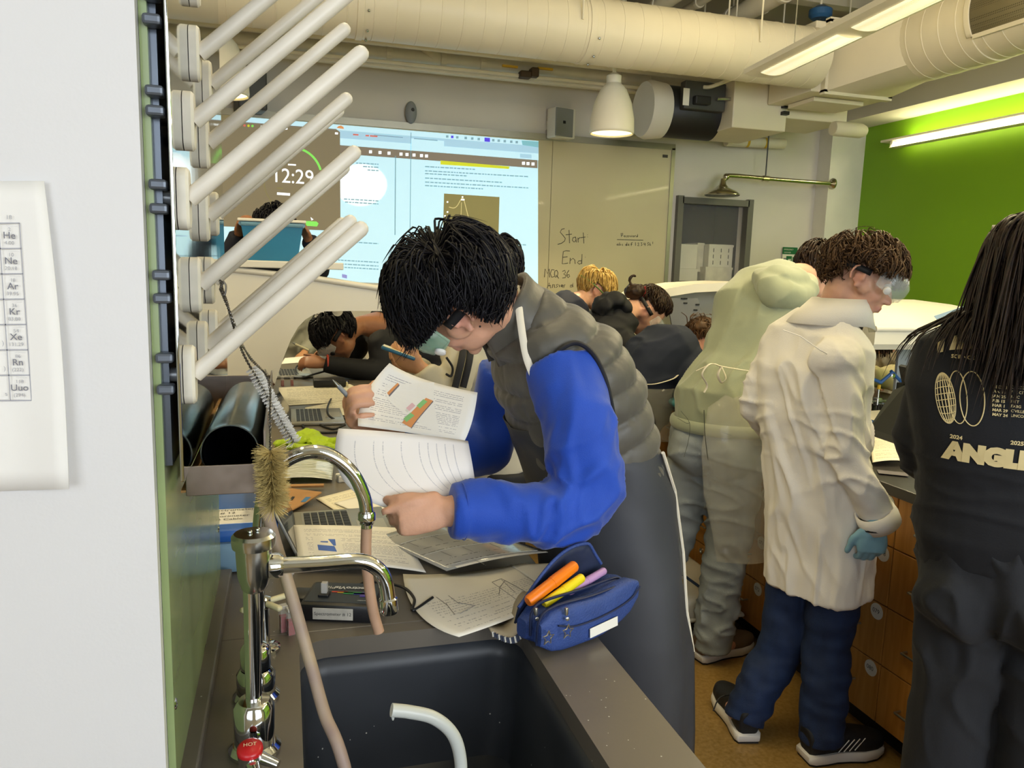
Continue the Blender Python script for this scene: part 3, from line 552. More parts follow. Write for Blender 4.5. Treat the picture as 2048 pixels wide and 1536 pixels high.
# ================================================================ peg drying rack
M_MIRROR = pm('polished_steel_plate', '#c3c7c4', .05, 1., var=.04, vs=6, bump=.01, bs=14); M_PEG = pm('white_peg_plastic', '#d3ccbe', .42, var=.05, vs=18); M_PEGC = pm('peg_collar_plastic', '#dcd6c6', .5, var=.06, vs=40)
M_BOLT = pm('grey_peg_stub', '#8b9096', .3, .4, var=.1); M_BACK = pm('rack_back_grey', '#5d646e', .25, .6, var=.1); M_CLIP = pm('rack_clip_grey', '#5c626b', .35, .5, var=.15)
XP = -.112
rk = thing('peg_drying_rack', (XP, 1.2, 1.33), 'wall drying rack: polished steel plate with slanted white pegs', 'drying rack')
mk('back_plate', G().rbox((XP - .002, 1.255, 1.745), (.004, .70, .89), .0015), M_MIRROR, rk)
mk('back_frame', G().box((XP - .02, 1.255, 1.745), (.012, .66, .86)), M_BACK, rk)
pegs = [(391, 108), (416, 170), (380, 243), (410, 287), (370, 398), (410, 433), (430, 428), (394, 570), (421, 561), (382, 749), (408, 693), (429, 664)]
base = [P(a, b, x=-.105) for a, b in pegs] + [A_([-.105, .94, 1.90]), A_([-.105, 1.02, 1.995]), A_([-.105, 1.13, 1.995]), A_([-.105, 1.12, 1.90])]
ang = math.radians(42.5); dvec = A_([math.cos(ang), 0, math.sin(ang)])
def stadium(c, ry, rz, x0, x1, bev=.003):
    g = G(); n = 28; V = []; F = []
    prof = [(x0, 1.0), (x1 - bev, 1.0), (x1, .82)]
    for x_, s_ in prof:
        for j in range(n):
            t_ = 2 * math.pi * j / n; V.append((x_, c[1] + ry * s_ * math.cos(t_), c[2] + (rz - ry) * (1 if math.sin(t_) > 1e-9 else -1 if math.sin(t_) < -1e-9 else 0) + ry * s_ * math.sin(t_)))
    for i in range(2):
        for j in range(n): a = i * n + j; b = i * n + (j + 1) % n; F.append((a, b, b + n, a + n))
    F += [tuple(range(n)), tuple(range(2 * n, 3 * n))]
    return g.add(V, F)
for b in base:
    b = A_([XP, b[1], b[2]]); ln_ = .262
    s0 = b + A_([.011, 0, 0]); pts = [s0, s0 + dvec * .03, s0 + dvec * (ln_ * .5), s0 + dvec * (ln_ - .008), s0 + dvec * (ln_ - .003), s0 + dvec * ln_, s0 + dvec * (ln_ + .001)]
    pg = mk('peg', G().tube(pts, [.0098, .0096, .0094, .0094, .0078, .0045, .0005], 18, ref=(0, 1, 0)), M_PEG, rk, smooth=50)
    mk('collar', stadium(b, .0155, .034, XP + .0005, XP + .0125), M_PEGC, pg, smooth=40)
    mk('stub', G().cyl((XP - .03, b[1], b[2]), (XP - .026, b[1], b[2]), .011).cyl((XP - .026, b[1], b[2]), (XP - .004, b[1], b[2]), .008), M_BOLT, pg, smooth=40)
for yy_ in (.915,):
    for zz_ in (1.405, 1.44, 1.505, 1.53, 1.60, 1.625, 1.70, 1.72, 1.79, 1.815, 1.89, 1.91, 1.985, 2.0, 2.08): mk('edge_clip', G().rbox((XP - .016, yy_, zz_), (.018, .02, .011), .003), M_CLIP, rk)
# drip trough below the plate with a steel tube lying in it
M_TROUGH = pm('worn_steel_trough', '#8d8279', .34, .85, var=.12, vs=30, rvar=.1); M_RUST = pm('rusty_inner_strip', '#9a7440', .6, .3, var=.3, vs=60); M_TUBEO = pm('brushed_dark_steel', '#6d7a80', .22, 1., var=.15, vs=30, stretch=(1, 12, 1)); M_TUBEI = pm('dark_tube_inside', '#12151c', .3, .6, var=.1)
tr = thing('drip_trough', (-.07, 1.25, 1.25), 'worn steel drip trough with rusty floor under the peg rack', 'trough')
ty0, ty1, tx0, tx1, tz = 1.0, 1.56, -.128, -.028, 1.262
mk('trough_floor', G().box(((tx0 + tx1) / 2, (ty0 + ty1) / 2, tz), (tx1 - tx0, ty1 - ty0, .003)), M_RUST, tr)
mk('trough_front', G().rbox(((tx0 + tx1) / 2 + .006, ty0, tz + .013), (tx1 - tx0, .003, .038), .001), M_TROUGH, tr)
mk('trough_end', G().rbox(((tx0 + tx1) / 2, ty1, tz + .03), (tx1 - tx0, .003, .07), .001), M_TROUGH, tr)
mk('trough_side', G().rbox((tx1, (ty0 + ty1) / 2, tz + .035), (.003, ty1 - ty0, .078), .001), M_TROUGH, tr)
mk('trough_strip', G().rbox((tx0 + .024, (ty0 + ty1) / 2, tz + .012), (.012, ty1 - ty0 - .01, .02), .002), M_RUST, tr)
tb = thing('steel_tube', (-.068, 1.2, 1.265), 'dark open steel tube lying in the drip trough', 'tube')
a, b = A_([-.0715, 1.03, 1.303]), A_([-.0655, 1.40, 1.303])
mk('shell', G().lathe([(.0325, .02), (.0345, .0), (.036, .0), (.036, .022), (.0375, .03), (.0375, .36), (.034, .372), (.0, .374)], a, b - a, 36, cap=False), M_TUBEO, tb, smooth=40)
mk('bore', G().lathe([(.0325, .002), (.0325, .36), (0, .36)], a, b - a, 36, cap=False), M_TUBEI, tb, smooth=40)
# ---- hanging brushes
M_WIRE = pm('twisted_wire', '#6e6a64', .35, .9, var=.2, vs=90); M_BRIST = pm('tan_bristles', '#b9a468', .7, var=.25, vs=60); M_WBRIST = pm('white_bristles', '#dfddd8', .6, var=.1, vs=60)
def twisted(pts, r_, n_t=60, off_=.0012):
    p = cat_rom(pts, 14); k = len(p); g = G(); T = np.gradient(p, axis=0)
    for ph in (0, math.pi):
        q = []
        for i in range(k):
            t_ = nrm(T[i]); u = nrm(np.cross(t_, (0, 1, 0.3))); w_ = np.cross(t_, u); a_ = ph + 2 * math.pi * n_t * i / k
            q.append(p[i] + off_ * (math.cos(a_) * u + math.sin(a_) * w_))
        g.tube(q, r_, 5)
    return g
yb = .985
br = thing('bottle_brush', P(545, 1030, y=yb), 'tan bristled bottle brush hanging by its twisted wire', 'brush')
top = P(537, 760, y=.99); mid = P(541, 900, y=yb); bot = P(546, 1015, y=yb)
mk('wire_handle', twisted([P(440, 560, y=1.03), P(452, 600, y=1.03), P(470, 660, y=1.05), P(500, 715, y=1.0), top, P(540, 840, y=.985), mid, bot], .0011, 46), M_WIRE, br)
V = []; F = []; rr = np.random.default_rng(2)
for i in range(2600):
    t_ = rr.random(); c = mid + (bot - mid) * t_; a_ = rr.random() * 6.283; sp_ = rr.normal() * .25
    dv = nrm(A_([math.cos(a_), math.sin(a_), sp_ - (1.4 * max(0, t_ - .9) * 10 * .6)])); L_ = .0215 * rr.uniform(.82, 1.1); e = c + dv * L_; wv = nrm(np.cross(dv, (rr.normal(), rr.normal(), rr.normal()))) * .0005
    o = len(V); V += [c - wv, c + wv, e + wv * .4, e - wv * .4]; F.append((o, o + 1, o + 2, o + 3))
mk('bristles', (V, F), M_BRIST, br, kind='stuff', recalc=False)
b2 = thing('spiral_test_tube_brush', P(590, 890, y=1.1), 'thin white spiral brush hanging beside the tan brush', 'brush')
wp = [P(447, 563, y=1.02), P(441, 575, y=1.02), P(446, 590, y=1.02), P(470, 650, y=1.04), P(488, 710, y=1.06), P(540, 800, y=1.08), P(588, 885, y=1.09)]
mk('wire_handle', twisted(wp, .0011, 44), M_WIRE, b2)
g = G(); g.tube(cat_rom([P(447, 563, y=1.02), P(452, 572, y=1.02), P(449, 590, y=1.02), P(441, 580, y=1.02), P(447, 563, y=1.02)], 5), .0011, 6); mk('hanging_loop', g, M_WIRE, b2)
V = []; F = []; a0 = P(505, 735, y=1.065); a1 = P(588, 885, y=1.09); ax = nrm(a1 - a0); u_ = nrm(np.cross(ax, (0, 1, 0))); w2 = np.cross(ax, u_); n_ = 34
for i in range(n_ * 26):
    t_ = i / (n_ * 26); ph = 2 * math.pi * n_ * t_ * .72; dv = nrm(math.cos(ph) * u_ + math.sin(ph) * w2 + ax * rr.normal() * .05); c = a0 + (a1 - a0) * t_; L_ = .0095 * (1.25 if t_ > .97 else 1) * rr.uniform(.9, 1.1); e = c + dv * L_ ; wv = ax * .0004
    o = len(V); V += [c - wv, c + wv, e + wv, e - wv]; F.append((o, o + 1, o + 2, o + 3))
mk('bristles', (V, F), M_WBRIST, b2, kind='stuff', recalc=False)
# ================================================================ sink bench (island 1)
def epoxy(name, col, col2, rough, speck=.0, sscale=60):
    m = pm(name, col, rough, var=0, vs=5, col2=col2, rvar=.08, bump=.01, bs=90)
    if speck:
        nt = m.node_tree; N = nt.nodes; L = nt.links; b = N['Principled BSDF']; old = b.inputs['Base Color'].links[0].from_socket
        tc = N.new('ShaderNodeTexCoord'); vo = N.new('ShaderNodeTexVoronoi'); vo.inputs['Scale'].default_value = sscale; L.new(tc.outputs['Object'], vo.inputs['Vector'])
        nz = N.new('ShaderNodeTexNoise'); nz.inputs['Scale'].default_value = 6; L.new(tc.outputs['Object'], nz.inputs['Vector'])
        m1 = N.new('ShaderNodeMath'); m1.operation = 'LESS_THAN'; m1.inputs[1].default_value = speck; L.new(vo.outputs['Distance'], m1.inputs[0])
        m2 = N.new('ShaderNodeMath'); m2.operation = 'GREATER_THAN'; m2.inputs[1].default_value = .56; L.new(nz.outputs['Fac'], m2.inputs[0])
        m3 = N.new('ShaderNodeMath'); m3.operation = 'MULTIPLY'; L.new(m1.outputs[0], m3.inputs[0]); L.new(m2.outputs[0], m3.inputs[1])
        mx = N.new('ShaderNodeMix'); mx.data_type = 'RGBA'; L.new(m3.outputs[0], mx.inputs[0]); L.new(old, mx.inputs[6]); mx.inputs[7].default_value = (.55, .55, .5, 1); L.new(mx.outputs[2], b.inputs['Base Color'])
    return m
M_EPOXY = epoxy('epoxy_worktop', '#5f5951', '#6c655b', .32, .07, 60); M_SINK = epoxy('epoxy_sink', '#2b2e33', '#393c42', .42, .08, 55); M_EPOXYD = epoxy('dark_epoxy_worktop', '#2f2d2c', '#3a3735', .3)
M_OAK = None
def wood():
    m = pm('oak_veneer', '#a06c2c', .38, var=0, vs=3, col2='#b8823f', stretch=(1, 14, 1.5), bump=.02, bs=30, bstretch=(1, 20, 2)); return m
M_OAK = wood(); M_TOE = pm('black_toe_kick', '#141312', .6, var=.1); M_HANDLE = pm('satin_steel', '#a8a49a', .3, .9, var=.05); M_TAG = pm('white_tag', '#d8d6cd', .5, var=.03); M_TAGT = pm('tag_text', '#3a3a3a', .6)
BX0, BX1, BZ = PX, .527, .9
def rrect(x0, x1, y0, y1, r, z, n=8):
    o = []
    for (cx_2, cy_2, a0) in ((x1 - r, y1 - r, 0), (x0 + r, y1 - r, 90), (x0 + r, y0 + r, 180), (x1 - r, y0 + r, 270)):
        for k in range(n + 1): a = math.radians(a0 + 90 * k / n); o.append((cx_2 + r * math.cos(a), cy_2 + r * math.sin(a), z))
    return A_(o)
sx0, sx1, sy0, sy1 = .014, .402, .42, 1.292
bt = thing('sink_worktop', ((BX0 + BX1) / 2, 1.0, .86), 'grey epoxy worktop around the deep sink', 'worktop')
inner = rrect(sx0, sx1, sy0, sy1, .05, BZ); cen = inner.mean(0); X0, X1, Y0, Y1 = BX0, BX1, .30, 1.325
outer = []
for p in inner:
    d_ = p - cen; k = min([(X1 - cen[0]) / d_[0] if d_[0] > 1e-6 else 1e9, (X0 - cen[0]) / d_[0] if d_[0] < -1e-6 else 1e9, (Y1 - cen[1]) / d_[1] if d_[1] > 1e-6 else 1e9, (Y0 - cen[1]) / d_[1] if d_[1] < -1e-6 else 1e9]); outer.append(cen + d_ * k)
cr = [(X1, Y1), (X0, Y1), (X0, Y0), (X1, Y0)]
outer = A_(outer)
for c_ in cr: i = int(np.argmin(np.hypot(outer[:, 0] - c_[0], outer[:, 1] - c_[1]))); outer[i, :2] = c_
n = len(inner); V = np.vstack([outer, inner, inner - [0, 0, .034], outer - [0, 0, .034]]); F = []
for i in range(n):
    j = (i + 1) % n
    F += [(i, j, n + j, n + i), (n + i, n + j, 2 * n + j, 2 * n + i), (2 * n + i, 2 * n + j, 3 * n + j, 3 * n + i), (3 * n + i, 3 * n + j, j, i)]
mk('slab', (V, F), M_EPOXY, bt)
mk('slab', G().rbox(((BX0 + BX1) / 2, (1.327 + 5.4) / 2, BZ - .017), (BX1 - BX0, 5.4 - 1.327, .034), .002), M_EPOXY, bt)
mk('slab', G().rbox((BX0 - .09, (1.605 + 5.4) / 2, BZ - .017), (.178, 5.4 - 1.605, .034), .002), M_EPOXY, bt)
mk('curb', G().rbox((BX0 + .016, (.3 + 1.6) / 2, BZ + .011), (.026, 1.3, .022), .003), M_EPOXY, bt)
sk = thing('sink_basin', ((sx0 + sx1) / 2, .9, .62), 'deep dark epoxy sink basin with white spatter', 'sink')
lv = [(0, BZ - .035), (.004, BZ - .07), (.008, .72), (.02, .645), (.05, .63)]
rings = [rrect(sx0 - .004 + a, sx1 + .004 - a, sy0 - .004 + a, sy1 + .004 - a, .05, z) for a, z in lv]
V = np.vstack(rings); F = [(i * n + j, i * n + (j + 1) % n, (i + 1) * n + (j + 1) % n, (i + 1) * n + j) for i in range(len(lv) - 1) for j in range(n)] + [tuple(range((len(lv) - 1) * n, len(lv) * n))]
mk('bowl', (V, F), M_SINK, sk, smooth=50, recalc=False, solid=.006)
mk('drain', G().lathe([(.035, 0), (.035, .004), (.02, .004), (.018, .0)], (.2, .9, .634), n=24), M_STEEL, sk, smooth=40)
bc = thing('bench_cabinet', (.2, 3.3, 0), 'dark sided cabinet run under the sink bench worktop', 'cabinet')
M_CABS = pm('bench_side_laminate', '#3c3a37', .5, var=.05)
mk('body', G().box((.10, 3.51, .48), (.80, 3.76, .765)), M_CABS, bc); mk('body', G().box((.19, 1.47, .48), (.62, .3, .765)), M_CABS, bc); mk('body', G().box((.19, .82, .30), (.60, 1.0, .6)), M_CABS, bc)
mk('toe_kick', G().box((.10, 3.5, .05), (.72, 3.76, .1)), M_TOE, bc)
# ---- near faucet: straight pole, valve head, bent spout, red capped handle
def faucet_base(r, c, tall=.06, rr_=.026):
    mk('base_flange', G().lathe([(.034, 0), (.034, .006), (.028, .012)], c, n=28), M_CHROME, r, smooth=40)
    mk('base_sleeve', G().lathe([(rr_, .01), (rr_, tall), (rr_ - .006, tall + .008), (.012, tall + .009)], c, n=28), M_CHROME, r, smooth=40)
c = P(510, 1500, z=.9); fy = c[1]
fa = thing('bent_spout_faucet', c, 'chrome faucet with horizontal bent spout and red capped handle', 'faucet')
faucet_base(fa, c, .065); mk('pole', G().lathe([(.0105, .05), (.0105, .235)], c, n=24), M_CHROME, fa, smooth=40)
h = c + A_([.004, 0, .225]); M_SATIN = pm('satin_chrome', '#c3c5c2', .2, 1., var=.05, vs=20)
mk('valve_head', G().lathe([(.012, 0), (.016, .004), (.021, .022), (.0225, .05), (.0225, .058), (.0265, .060), (.0275, .066), (.0275, .074), (.024, .078), (.0, .0795)], h, n=32), M_SATIN, fa, smooth=35)
for dx in (-.004, .005): mk('cap_screw', G().ell(h + A_([dx, .004 * dx / .005, .081]), (.0032, .0032, .0025), None, 12, 8), M_CHROME, fa, smooth=60)
s0 = h + A_([.018, 0, .032]); e_ = P(741, 1122, y=fy); e2 = P(776, 1200, y=fy); e3 = P(777, 1222, y=fy)
mk('spout_socket', G().lathe([(.017, .0), (.0165, .012), (.0135, .018)], s0, e_ - s0, 24), M_CHROME, fa, smooth=40)
sp_ = cat_rom([s0, s0 + (e_ - s0) * .5, P(715, 1122, y=fy), P(748, 1132, y=fy), P(768, 1156, y=fy), e2, e3], 6)
mk('spout', G().tube(sp_, .0105, 20), M_CHROME, fa, smooth=60); mk('aerator', G().lathe([(.0105, -.0), (.0125, .002), (.0135, .018), (.012, .022), (.0, .0225)], e2 + A_([0, 0, .004]), e3 - e2, 24), M_CHROME, fa, smooth=40)
M_REDC = pm('red_cap', '#b51d22', .3, var=.05); M_HW = pm('handle_white', '#d8cfa8', .35, var=.06)
hc = P(500, 1500, y=fy - .06); hd = thing('hot_water_handle', hc - A_([0, 0, .03]), 'chrome hot tap handle with round red cap at the near faucet', 'tap handle')
mk('cap', G().lathe([(.0, .007), (.012, .0065), (.0155, .004), (.016, 0), (.015, -.004)], hc, (0, -.25, 1), 28), M_REDC, hd, smooth=50)
text('cap_text', 'HOT', M_HW, hd, hc + A_([-.008, -.003, .0072]), (1, 0, 0), (0, 1, .25), .0075)
mk('knob_body', G().lathe([(.012, -.055), (.014, -.02), (.0155, -.004)], hc, (0, -.05, 1), 24), M_CHROME, hd, smooth=40); mk('lever', G().tube([hc + A_([0, 0, -.012]), hc + A_([.012, -.05, -.02])], [.009, .006], 12), M_CHROME, hd, smooth=50)
mk('lever', G().tube([hc + A_([.012, 0, -.012]), hc + A_([.034, -.012, -.018])], [.008, .006], 12), M_CHROME, hd, smooth=50)
# ---- gooseneck faucet behind, with serrated outlet and rubber hose
c = P(513, 1395, z=.9); gy = c[1]
gn = thing('gooseneck_faucet', c, 'tall chrome gooseneck faucet with rubber hose on its outlet', 'faucet')
faucet_base(gn, c, .04, .028); mk('bonnet', G().lathe([(.022, .05), (.022, .078), (.018, .084), (.012, .086)], c, n=28), M_CHROME, gn, smooth=40)
pts = [c + A_([0, 0, .08]), P(514, 1200, y=gy), P(520, 1050, y=gy), P(532, 980, y=gy), P(562, 930, y=gy), P(612, 905, y=gy), P(660, 910, y=gy), P(704, 945, y=gy), P(727, 990, y=gy), P(734, 1026, y=gy)]
mk('neck', G().tube(cat_rom(pts, 7), .0103, 22), M_CHROME, gn, smooth=60)
o0 = P(734, 1022, y=gy); o1 = P(733, 1068, y=gy); dd = o1 - o0; L_ = np.linalg.norm(dd)
mk('outlet_nozzle', G().lathe([(.0115, 0), (.0135, .004), (.0135, .013), (.011, .016), (.0105, .02), (.008, .021), (.0085, .026), (.0065, .027), (.0075, .031), (.0055, .033), (.0055, L_)], o0, dd, 24), M_CHROME, gn, smooth=35)
M_HOSE = pm('tan_rubber_hose', '#b08c72', .45, var=.12, vs=25, trans=.0); M_HOSE2 = pm('long_tan_hose', '#a8957a', .5, var=.14, vs=20, col2='#8f7a72')
hp = [P(733, 1056, y=gy), P(732, 1110, y=gy), P(738, 1170, y=gy), P(747, 1225, y=gy), P(758, 1264, y=gy)]
mk('outlet_hose', G().tube(cat_rom(hp, 6), .0082, 16), M_HOSE, gn, smooth=60)
# ---- small gas cock with cream wing handle
c = P(529, 1300, z=.9); gk = thing('wing_handle_tap', c, 'small chrome tap with cream wing handle behind the faucets', 'tap')
mk('base_flange', G().lathe([(.026, 0), (.026, .006), (.02, .01)], c, n=24), M_CHROME, gk, smooth=40); mk('stem', G().lathe([(.009, .008), (.009, .075), (.012, .078), (.012, .092), (.006, .094)], c, n=20), M_CHROME, gk, smooth=40)
for a_ in (.5, 2.3, 3.8, 5.4): dv = A_([math.cos(a_), math.sin(a_), .0]); mk('wing', G().rbox(c + A_([0, 0, .085]) + dv * .026, (.036, .011, .009), .004, rotz(a_)), M_HW, gk, smooth=50)
# ---- loose tubes
pts = [P(519, 950, y=1.07), P(530, 1010, y=1.07), P(552, 1090, y=1.07), P(580, 1180, y=1.06), P(604, 1265, y=1.05), P(625, 1340, y=1.03), P(650, 1430, y=1.0), P(688, 1530, y=.96), A_([.11, .92, .68]), A_([.2, .9, .645])]
mk('rubber_hose', G().tube(cat_rom(pts, 7), .0085, 16), M_HOSE2, None, smooth=60, label='long tan rubber hose hanging from the rack down into the sink', cat='hose')
M_WTUBE = pm('milky_tube', '#cfd2cc', .35, var=.06, trans=.25)
ty = .84; pts = [P(783, 1420, y=ty), P(820, 1424, y=ty), P(868, 1436, y=ty), P(905, 1468, y=ty), P(921, 1520, y=ty), P(922, 1600, y=ty), A_([.215, .86, .72]), A_([.2, .9, .64])]
wt = thing('milky_plastic_tube', A_([.2, .88, .64]), 'milky white bent plastic tube standing in the sink', 'tube')
mk('tube', G().tube(cat_rom(pts, 6), .0078, 16), M_WTUBE, wt, smooth=60); mk('drip', G().ell(P(786, 1432, y=ty), (.002, .002, .006), None, 8, 6), M_WTUBE, wt, smooth=60)
# ================================================================ things on the bench
def printmat(name, base, ink, lines=34, words=26, m0=.10, m1=.90, v0=.08, v1=.92, dens=.5, thick=.34, rot=False):
    m = pm(name, base, .55, var=.015, vs=4); nt = m.node_tree; N = nt.nodes; L = nt.links; b = N['Principled BSDF']; old = b.inputs['Base Color'].links[0].from_socket
    uv = N.new('ShaderNodeUVMap'); sp = N.new('ShaderNodeSeparateXYZ'); L.new(uv.outputs[0], sp.inputs[0]); u_, v_ = (sp.outputs[1], sp.outputs[0]) if rot else (sp.outputs[0], sp.outputs[1])
    def mt(op, a, bb=None):
        q = N.new('ShaderNodeMath'); q.operation = op
        for i, x in enumerate((a, bb)):
            if x is None: continue
            if isinstance(x, (int, float)): q.inputs[i].default_value = x
            else: L.new(x, q.inputs[i])
        return q.outputs[0]
    lv_ = mt('MULTIPLY', v_, lines); fr = mt('FRACT', lv_); fl = mt('FLOOR', lv_)
    on = mt('LESS_THAN', fr, thick)
    cb = N.new('ShaderNodeCombineXYZ'); L.new(mt('MULTIPLY', u_, words), cb.inputs[0]); L.new(mt('MULTIPLY', fl, 3.7), cb.inputs[1])
    wn = N.new('ShaderNodeTexNoise'); wn.inputs['Scale'].default_value = 1.6; wn.inputs['Detail'].default_value = 1; L.new(cb.outputs[0], wn.inputs['Vector'])
    wd = mt('GREATER_THAN', wn.outputs['Fac'], 1 - dens)
    cb2 = N.new('ShaderNodeCombineXYZ'); L.new(mt('MULTIPLY', fl, .9), cb2.inputs[1]); ln_ = N.new('ShaderNodeTexNoise'); ln_.inputs['Scale'].default_value = .8; L.new(cb2.outputs[0], ln_.inputs['Vector'])
    lon = mt('GREATER_THAN', ln_.outputs['Fac'], .44)
    mk_ = mt('MULTIPLY', mt('MULTIPLY', mt('GREATER_THAN', u_, m0), mt('LESS_THAN', u_, m1)), mt('MULTIPLY', mt('GREATER_THAN', v_, v0), mt('LESS_THAN', v_, v1)))
    fac = mt('MULTIPLY', mt('MULTIPLY', mt('MULTIPLY', on, wd), mk_), lon)
    mx = N.new('ShaderNodeMix'); mx.data_type = 'RGBA'; L.new(fac, mx.inputs[0]); L.new(old, mx.inputs[6]); mx.inputs[7].default_value = (*lin(ink), 1); L.new(mx.outputs[2], b.inputs['Base Color'])
    return m
M_P1 = printmat('printed_sheet', '#efece4', '#b4b1b4', 30, 44, dens=.56); M_P2 = printmat('printed_sheet_rows', '#efeae6', '#c6c3c6', 15, 90, dens=.58, thick=.11, rot=True); M_P3 = printmat('printed_sheet_sparse', '#ece7da', '#bab6ae', 26, 60, v1=.6, dens=.5); M_PB = pm('blank_sheet', '#ebe8e0', .55, var=.02); M_P4 = printmat('printed_sheet_far', '#e9e2cc', '#b8b2a0', 22, 30, dens=.55)
class Sheet:
    """Coons patch through four boundary curves: top (u), bottom (u), left (v), right (v), v runs top -> bottom."""
    def __init__(s, TL, TR, BR, BL, bow=(0, 0, 0), lc=None, rc=None, tc=None, bcv=None, sag=0.):
        s.c = [A_(q, dtype=float) for q in (TL, TR, BR, BL)]; s.bow = A_(bow, dtype=float); s.lc, s.rc, s.tc, s.bc = lc, rc, tc, bcv
    def crv(s, a, b, mid, t):
        if mid is None: return a + (b - a) * t
        mid = A_(mid, dtype=float); return (1 - t) ** 2 * a + 2 * t * (1 - t) * (2 * mid - (a + b) / 2) + t * t * b
    def __call__(s, u, v):
        TL, TR, BR, BL = s.c; T = s.crv(TL, TR, s.tc, u); B = s.crv(BL, BR, s.bc, u); L_ = s.crv(TL, BL, s.lc, v); R_ = s.crv(TR, BR, s.rc, v)
        return (1 - v) * T + v * B + (1 - u) * L_ + u * R_ - ((1 - u) * (1 - v) * TL + u * (1 - v) * TR + u * v * BR + (1 - u) * v * BL) + s.bow * 4 * u * (1 - u)
    def nor(s, u, v):
        e = 1e-3; return nrm(np.cross(s(u + e, v) - s(u - e, v), s(u, v - e) - s(u, v + e)))
def paper(name, S, mat, label, cat='paper', group=None, nu=16, nv=14, parent=None, solid=.0004):
    pts = [[S(j / nu, i / nv) for j in range(nu + 1)] for i in range(nv + 1)]
    o = mk(name, G().grid(pts), mat, parent, smooth=180, label=label, cat=cat, group=group, solid=solid, recalc=False)
    uvl = o.data.uv_layers.new(name='UVMap'); W = nu + 1
    for lp in o.data.loops: i, j = divmod(lp.vertex_index, W); uvl.data[lp.index].uv = (j / nu, 1 - i / nv)
    return o
def patch(name, S, par, pts, mat, lift=.0009, m_=6):
    """flat print on a sheet: polygon in u,v subdivided as a quad strip (pts: 4 corners)"""
    a, b, c_, d_ = [A_(q, dtype=float) for q in pts]; rows = []
    for i in range(m_ + 1):
        r_ = []
        for j in range(m_ + 1):
            s_, t_ = j / m_, i / m_; q = (1 - t_) * ((1 - s_) * a + s_ * b) + t_ * ((1 - s_) * d_ + s_ * c_); n_ = S.nor(q[0], q[1]); n_ = n_ if n_ @ (CPOS - S(q[0], q[1])) > 0 else -n_; r_.append(S(q[0], q[1]) + n_ * lift)
        rows.append(r_)
    return mk(name, G().grid(rows), mat, par, recalc=False)
def pline(name, S, par, pts, mat, t=.0006, lift=.001):
    g = G(); q = []
    for u, v in pts: n_ = S.nor(u, v); n_ = n_ if n_ @ (CPOS - S(u, v)) > 0 else -n_; q.append(S(u, v) + n_ * lift)
    g.tube(q, t, 4); return mk(name, g, mat, par)
M_ORB = pm('print_orange', '#d9935a', .6); M_GRB = pm('print_green', '#86c07a', .6); M_GRY = pm('print_grey', '#6f6a70', .6); M_PNK = pm('print_pink', '#dcb4b8', .6); M_BLUP = pm('print_blue', '#4a6fc4', .6); M_LINEP = pm('print_line', '#8d8a86', .7)
# lower held sheet
S = Sheet(P(677, 857, y=1.44), P(936, 882, y=1.46), P(951, 971, y=1.40), P(809, 1026, y=1.345), lc=P(690, 965, y=1.40), rc=P(945, 930, y=1.41), bow=(0, -.012, .006))
o = paper('held_sheet', S, M_P2, 'white printed sheet held low in the student\'s left hand', group=None)
# upper held sheet with coloured transistor diagram
S = Sheet(P(779, 726, y=1.62), P(955, 785, y=1.54), P(928, 884, y=1.47), P(716, 852, y=1.50), tc=P(850, 760, y=1.60), rc=P(945, 840, y=1.50), lc=P(730, 790, y=1.57), bow=(0, .01, 0))
o = paper('held_sheet', S, M_P1, 'white printed sheet with orange and green diagram held high', group=None)
def fnd(px, py, S=S):   # inverse of the sheet by coarse search
    u0 = v0 = .5; st = .5
    for _ in range(6):
        best = None
        for u in np.clip(np.linspace(u0 - st, u0 + st, 7), 0, 1):
            for v in np.clip(np.linspace(v0 - st, v0 + st, 7), 0, 1):
                q = RCAM.T @ (S(u, v) - CPOS); e = math.hypot(CX + FPX * q[0] / -q[2] - px, CY - FPX * q[1] / -q[2] - py)
                if best is None or e < best[0]: best = (e, u, v)
        u0, v0 = best[1:]; st *= .4
    return u0, v0
def pq(name, pts, mat, lift=.0009): patch(name, S, o, [fnd(*q) for q in pts], mat, lift)
pq('diagram_blank', [(770, 770), (870, 760), (880, 870), (775, 800)], M_PB, .0006)
pq('diagram_bar', [(774, 786), (795, 766), (798, 769), (777, 791)], M_ORB); pq('diagram_bar', [(777, 791), (798, 769), (799, 772), (779, 794)], M_GRY)
pq('diagram_base', [(804, 846), (852, 796), (866, 802), (822, 856)], M_ORB); pq('diagram_base_edge', [(822, 856), (866, 802), (867, 804), (823, 858)], M_GRY, .0008)
pq('diagram_green', [(807, 838), (821, 826), (829, 832), (813, 845)], M_GRB, .0012); pq('diagram_green', [(833, 812), (847, 799), (855, 804), (840, 818)], M_GRB, .0012)
pq('diagram_stripe', [(812, 817), (824, 806), (831, 812), (819, 823)], M_PNK, .0012); pq('diagram_stripe', [(810, 821), (813, 818), (818, 823), (815, 826)], M_TAG, .001)
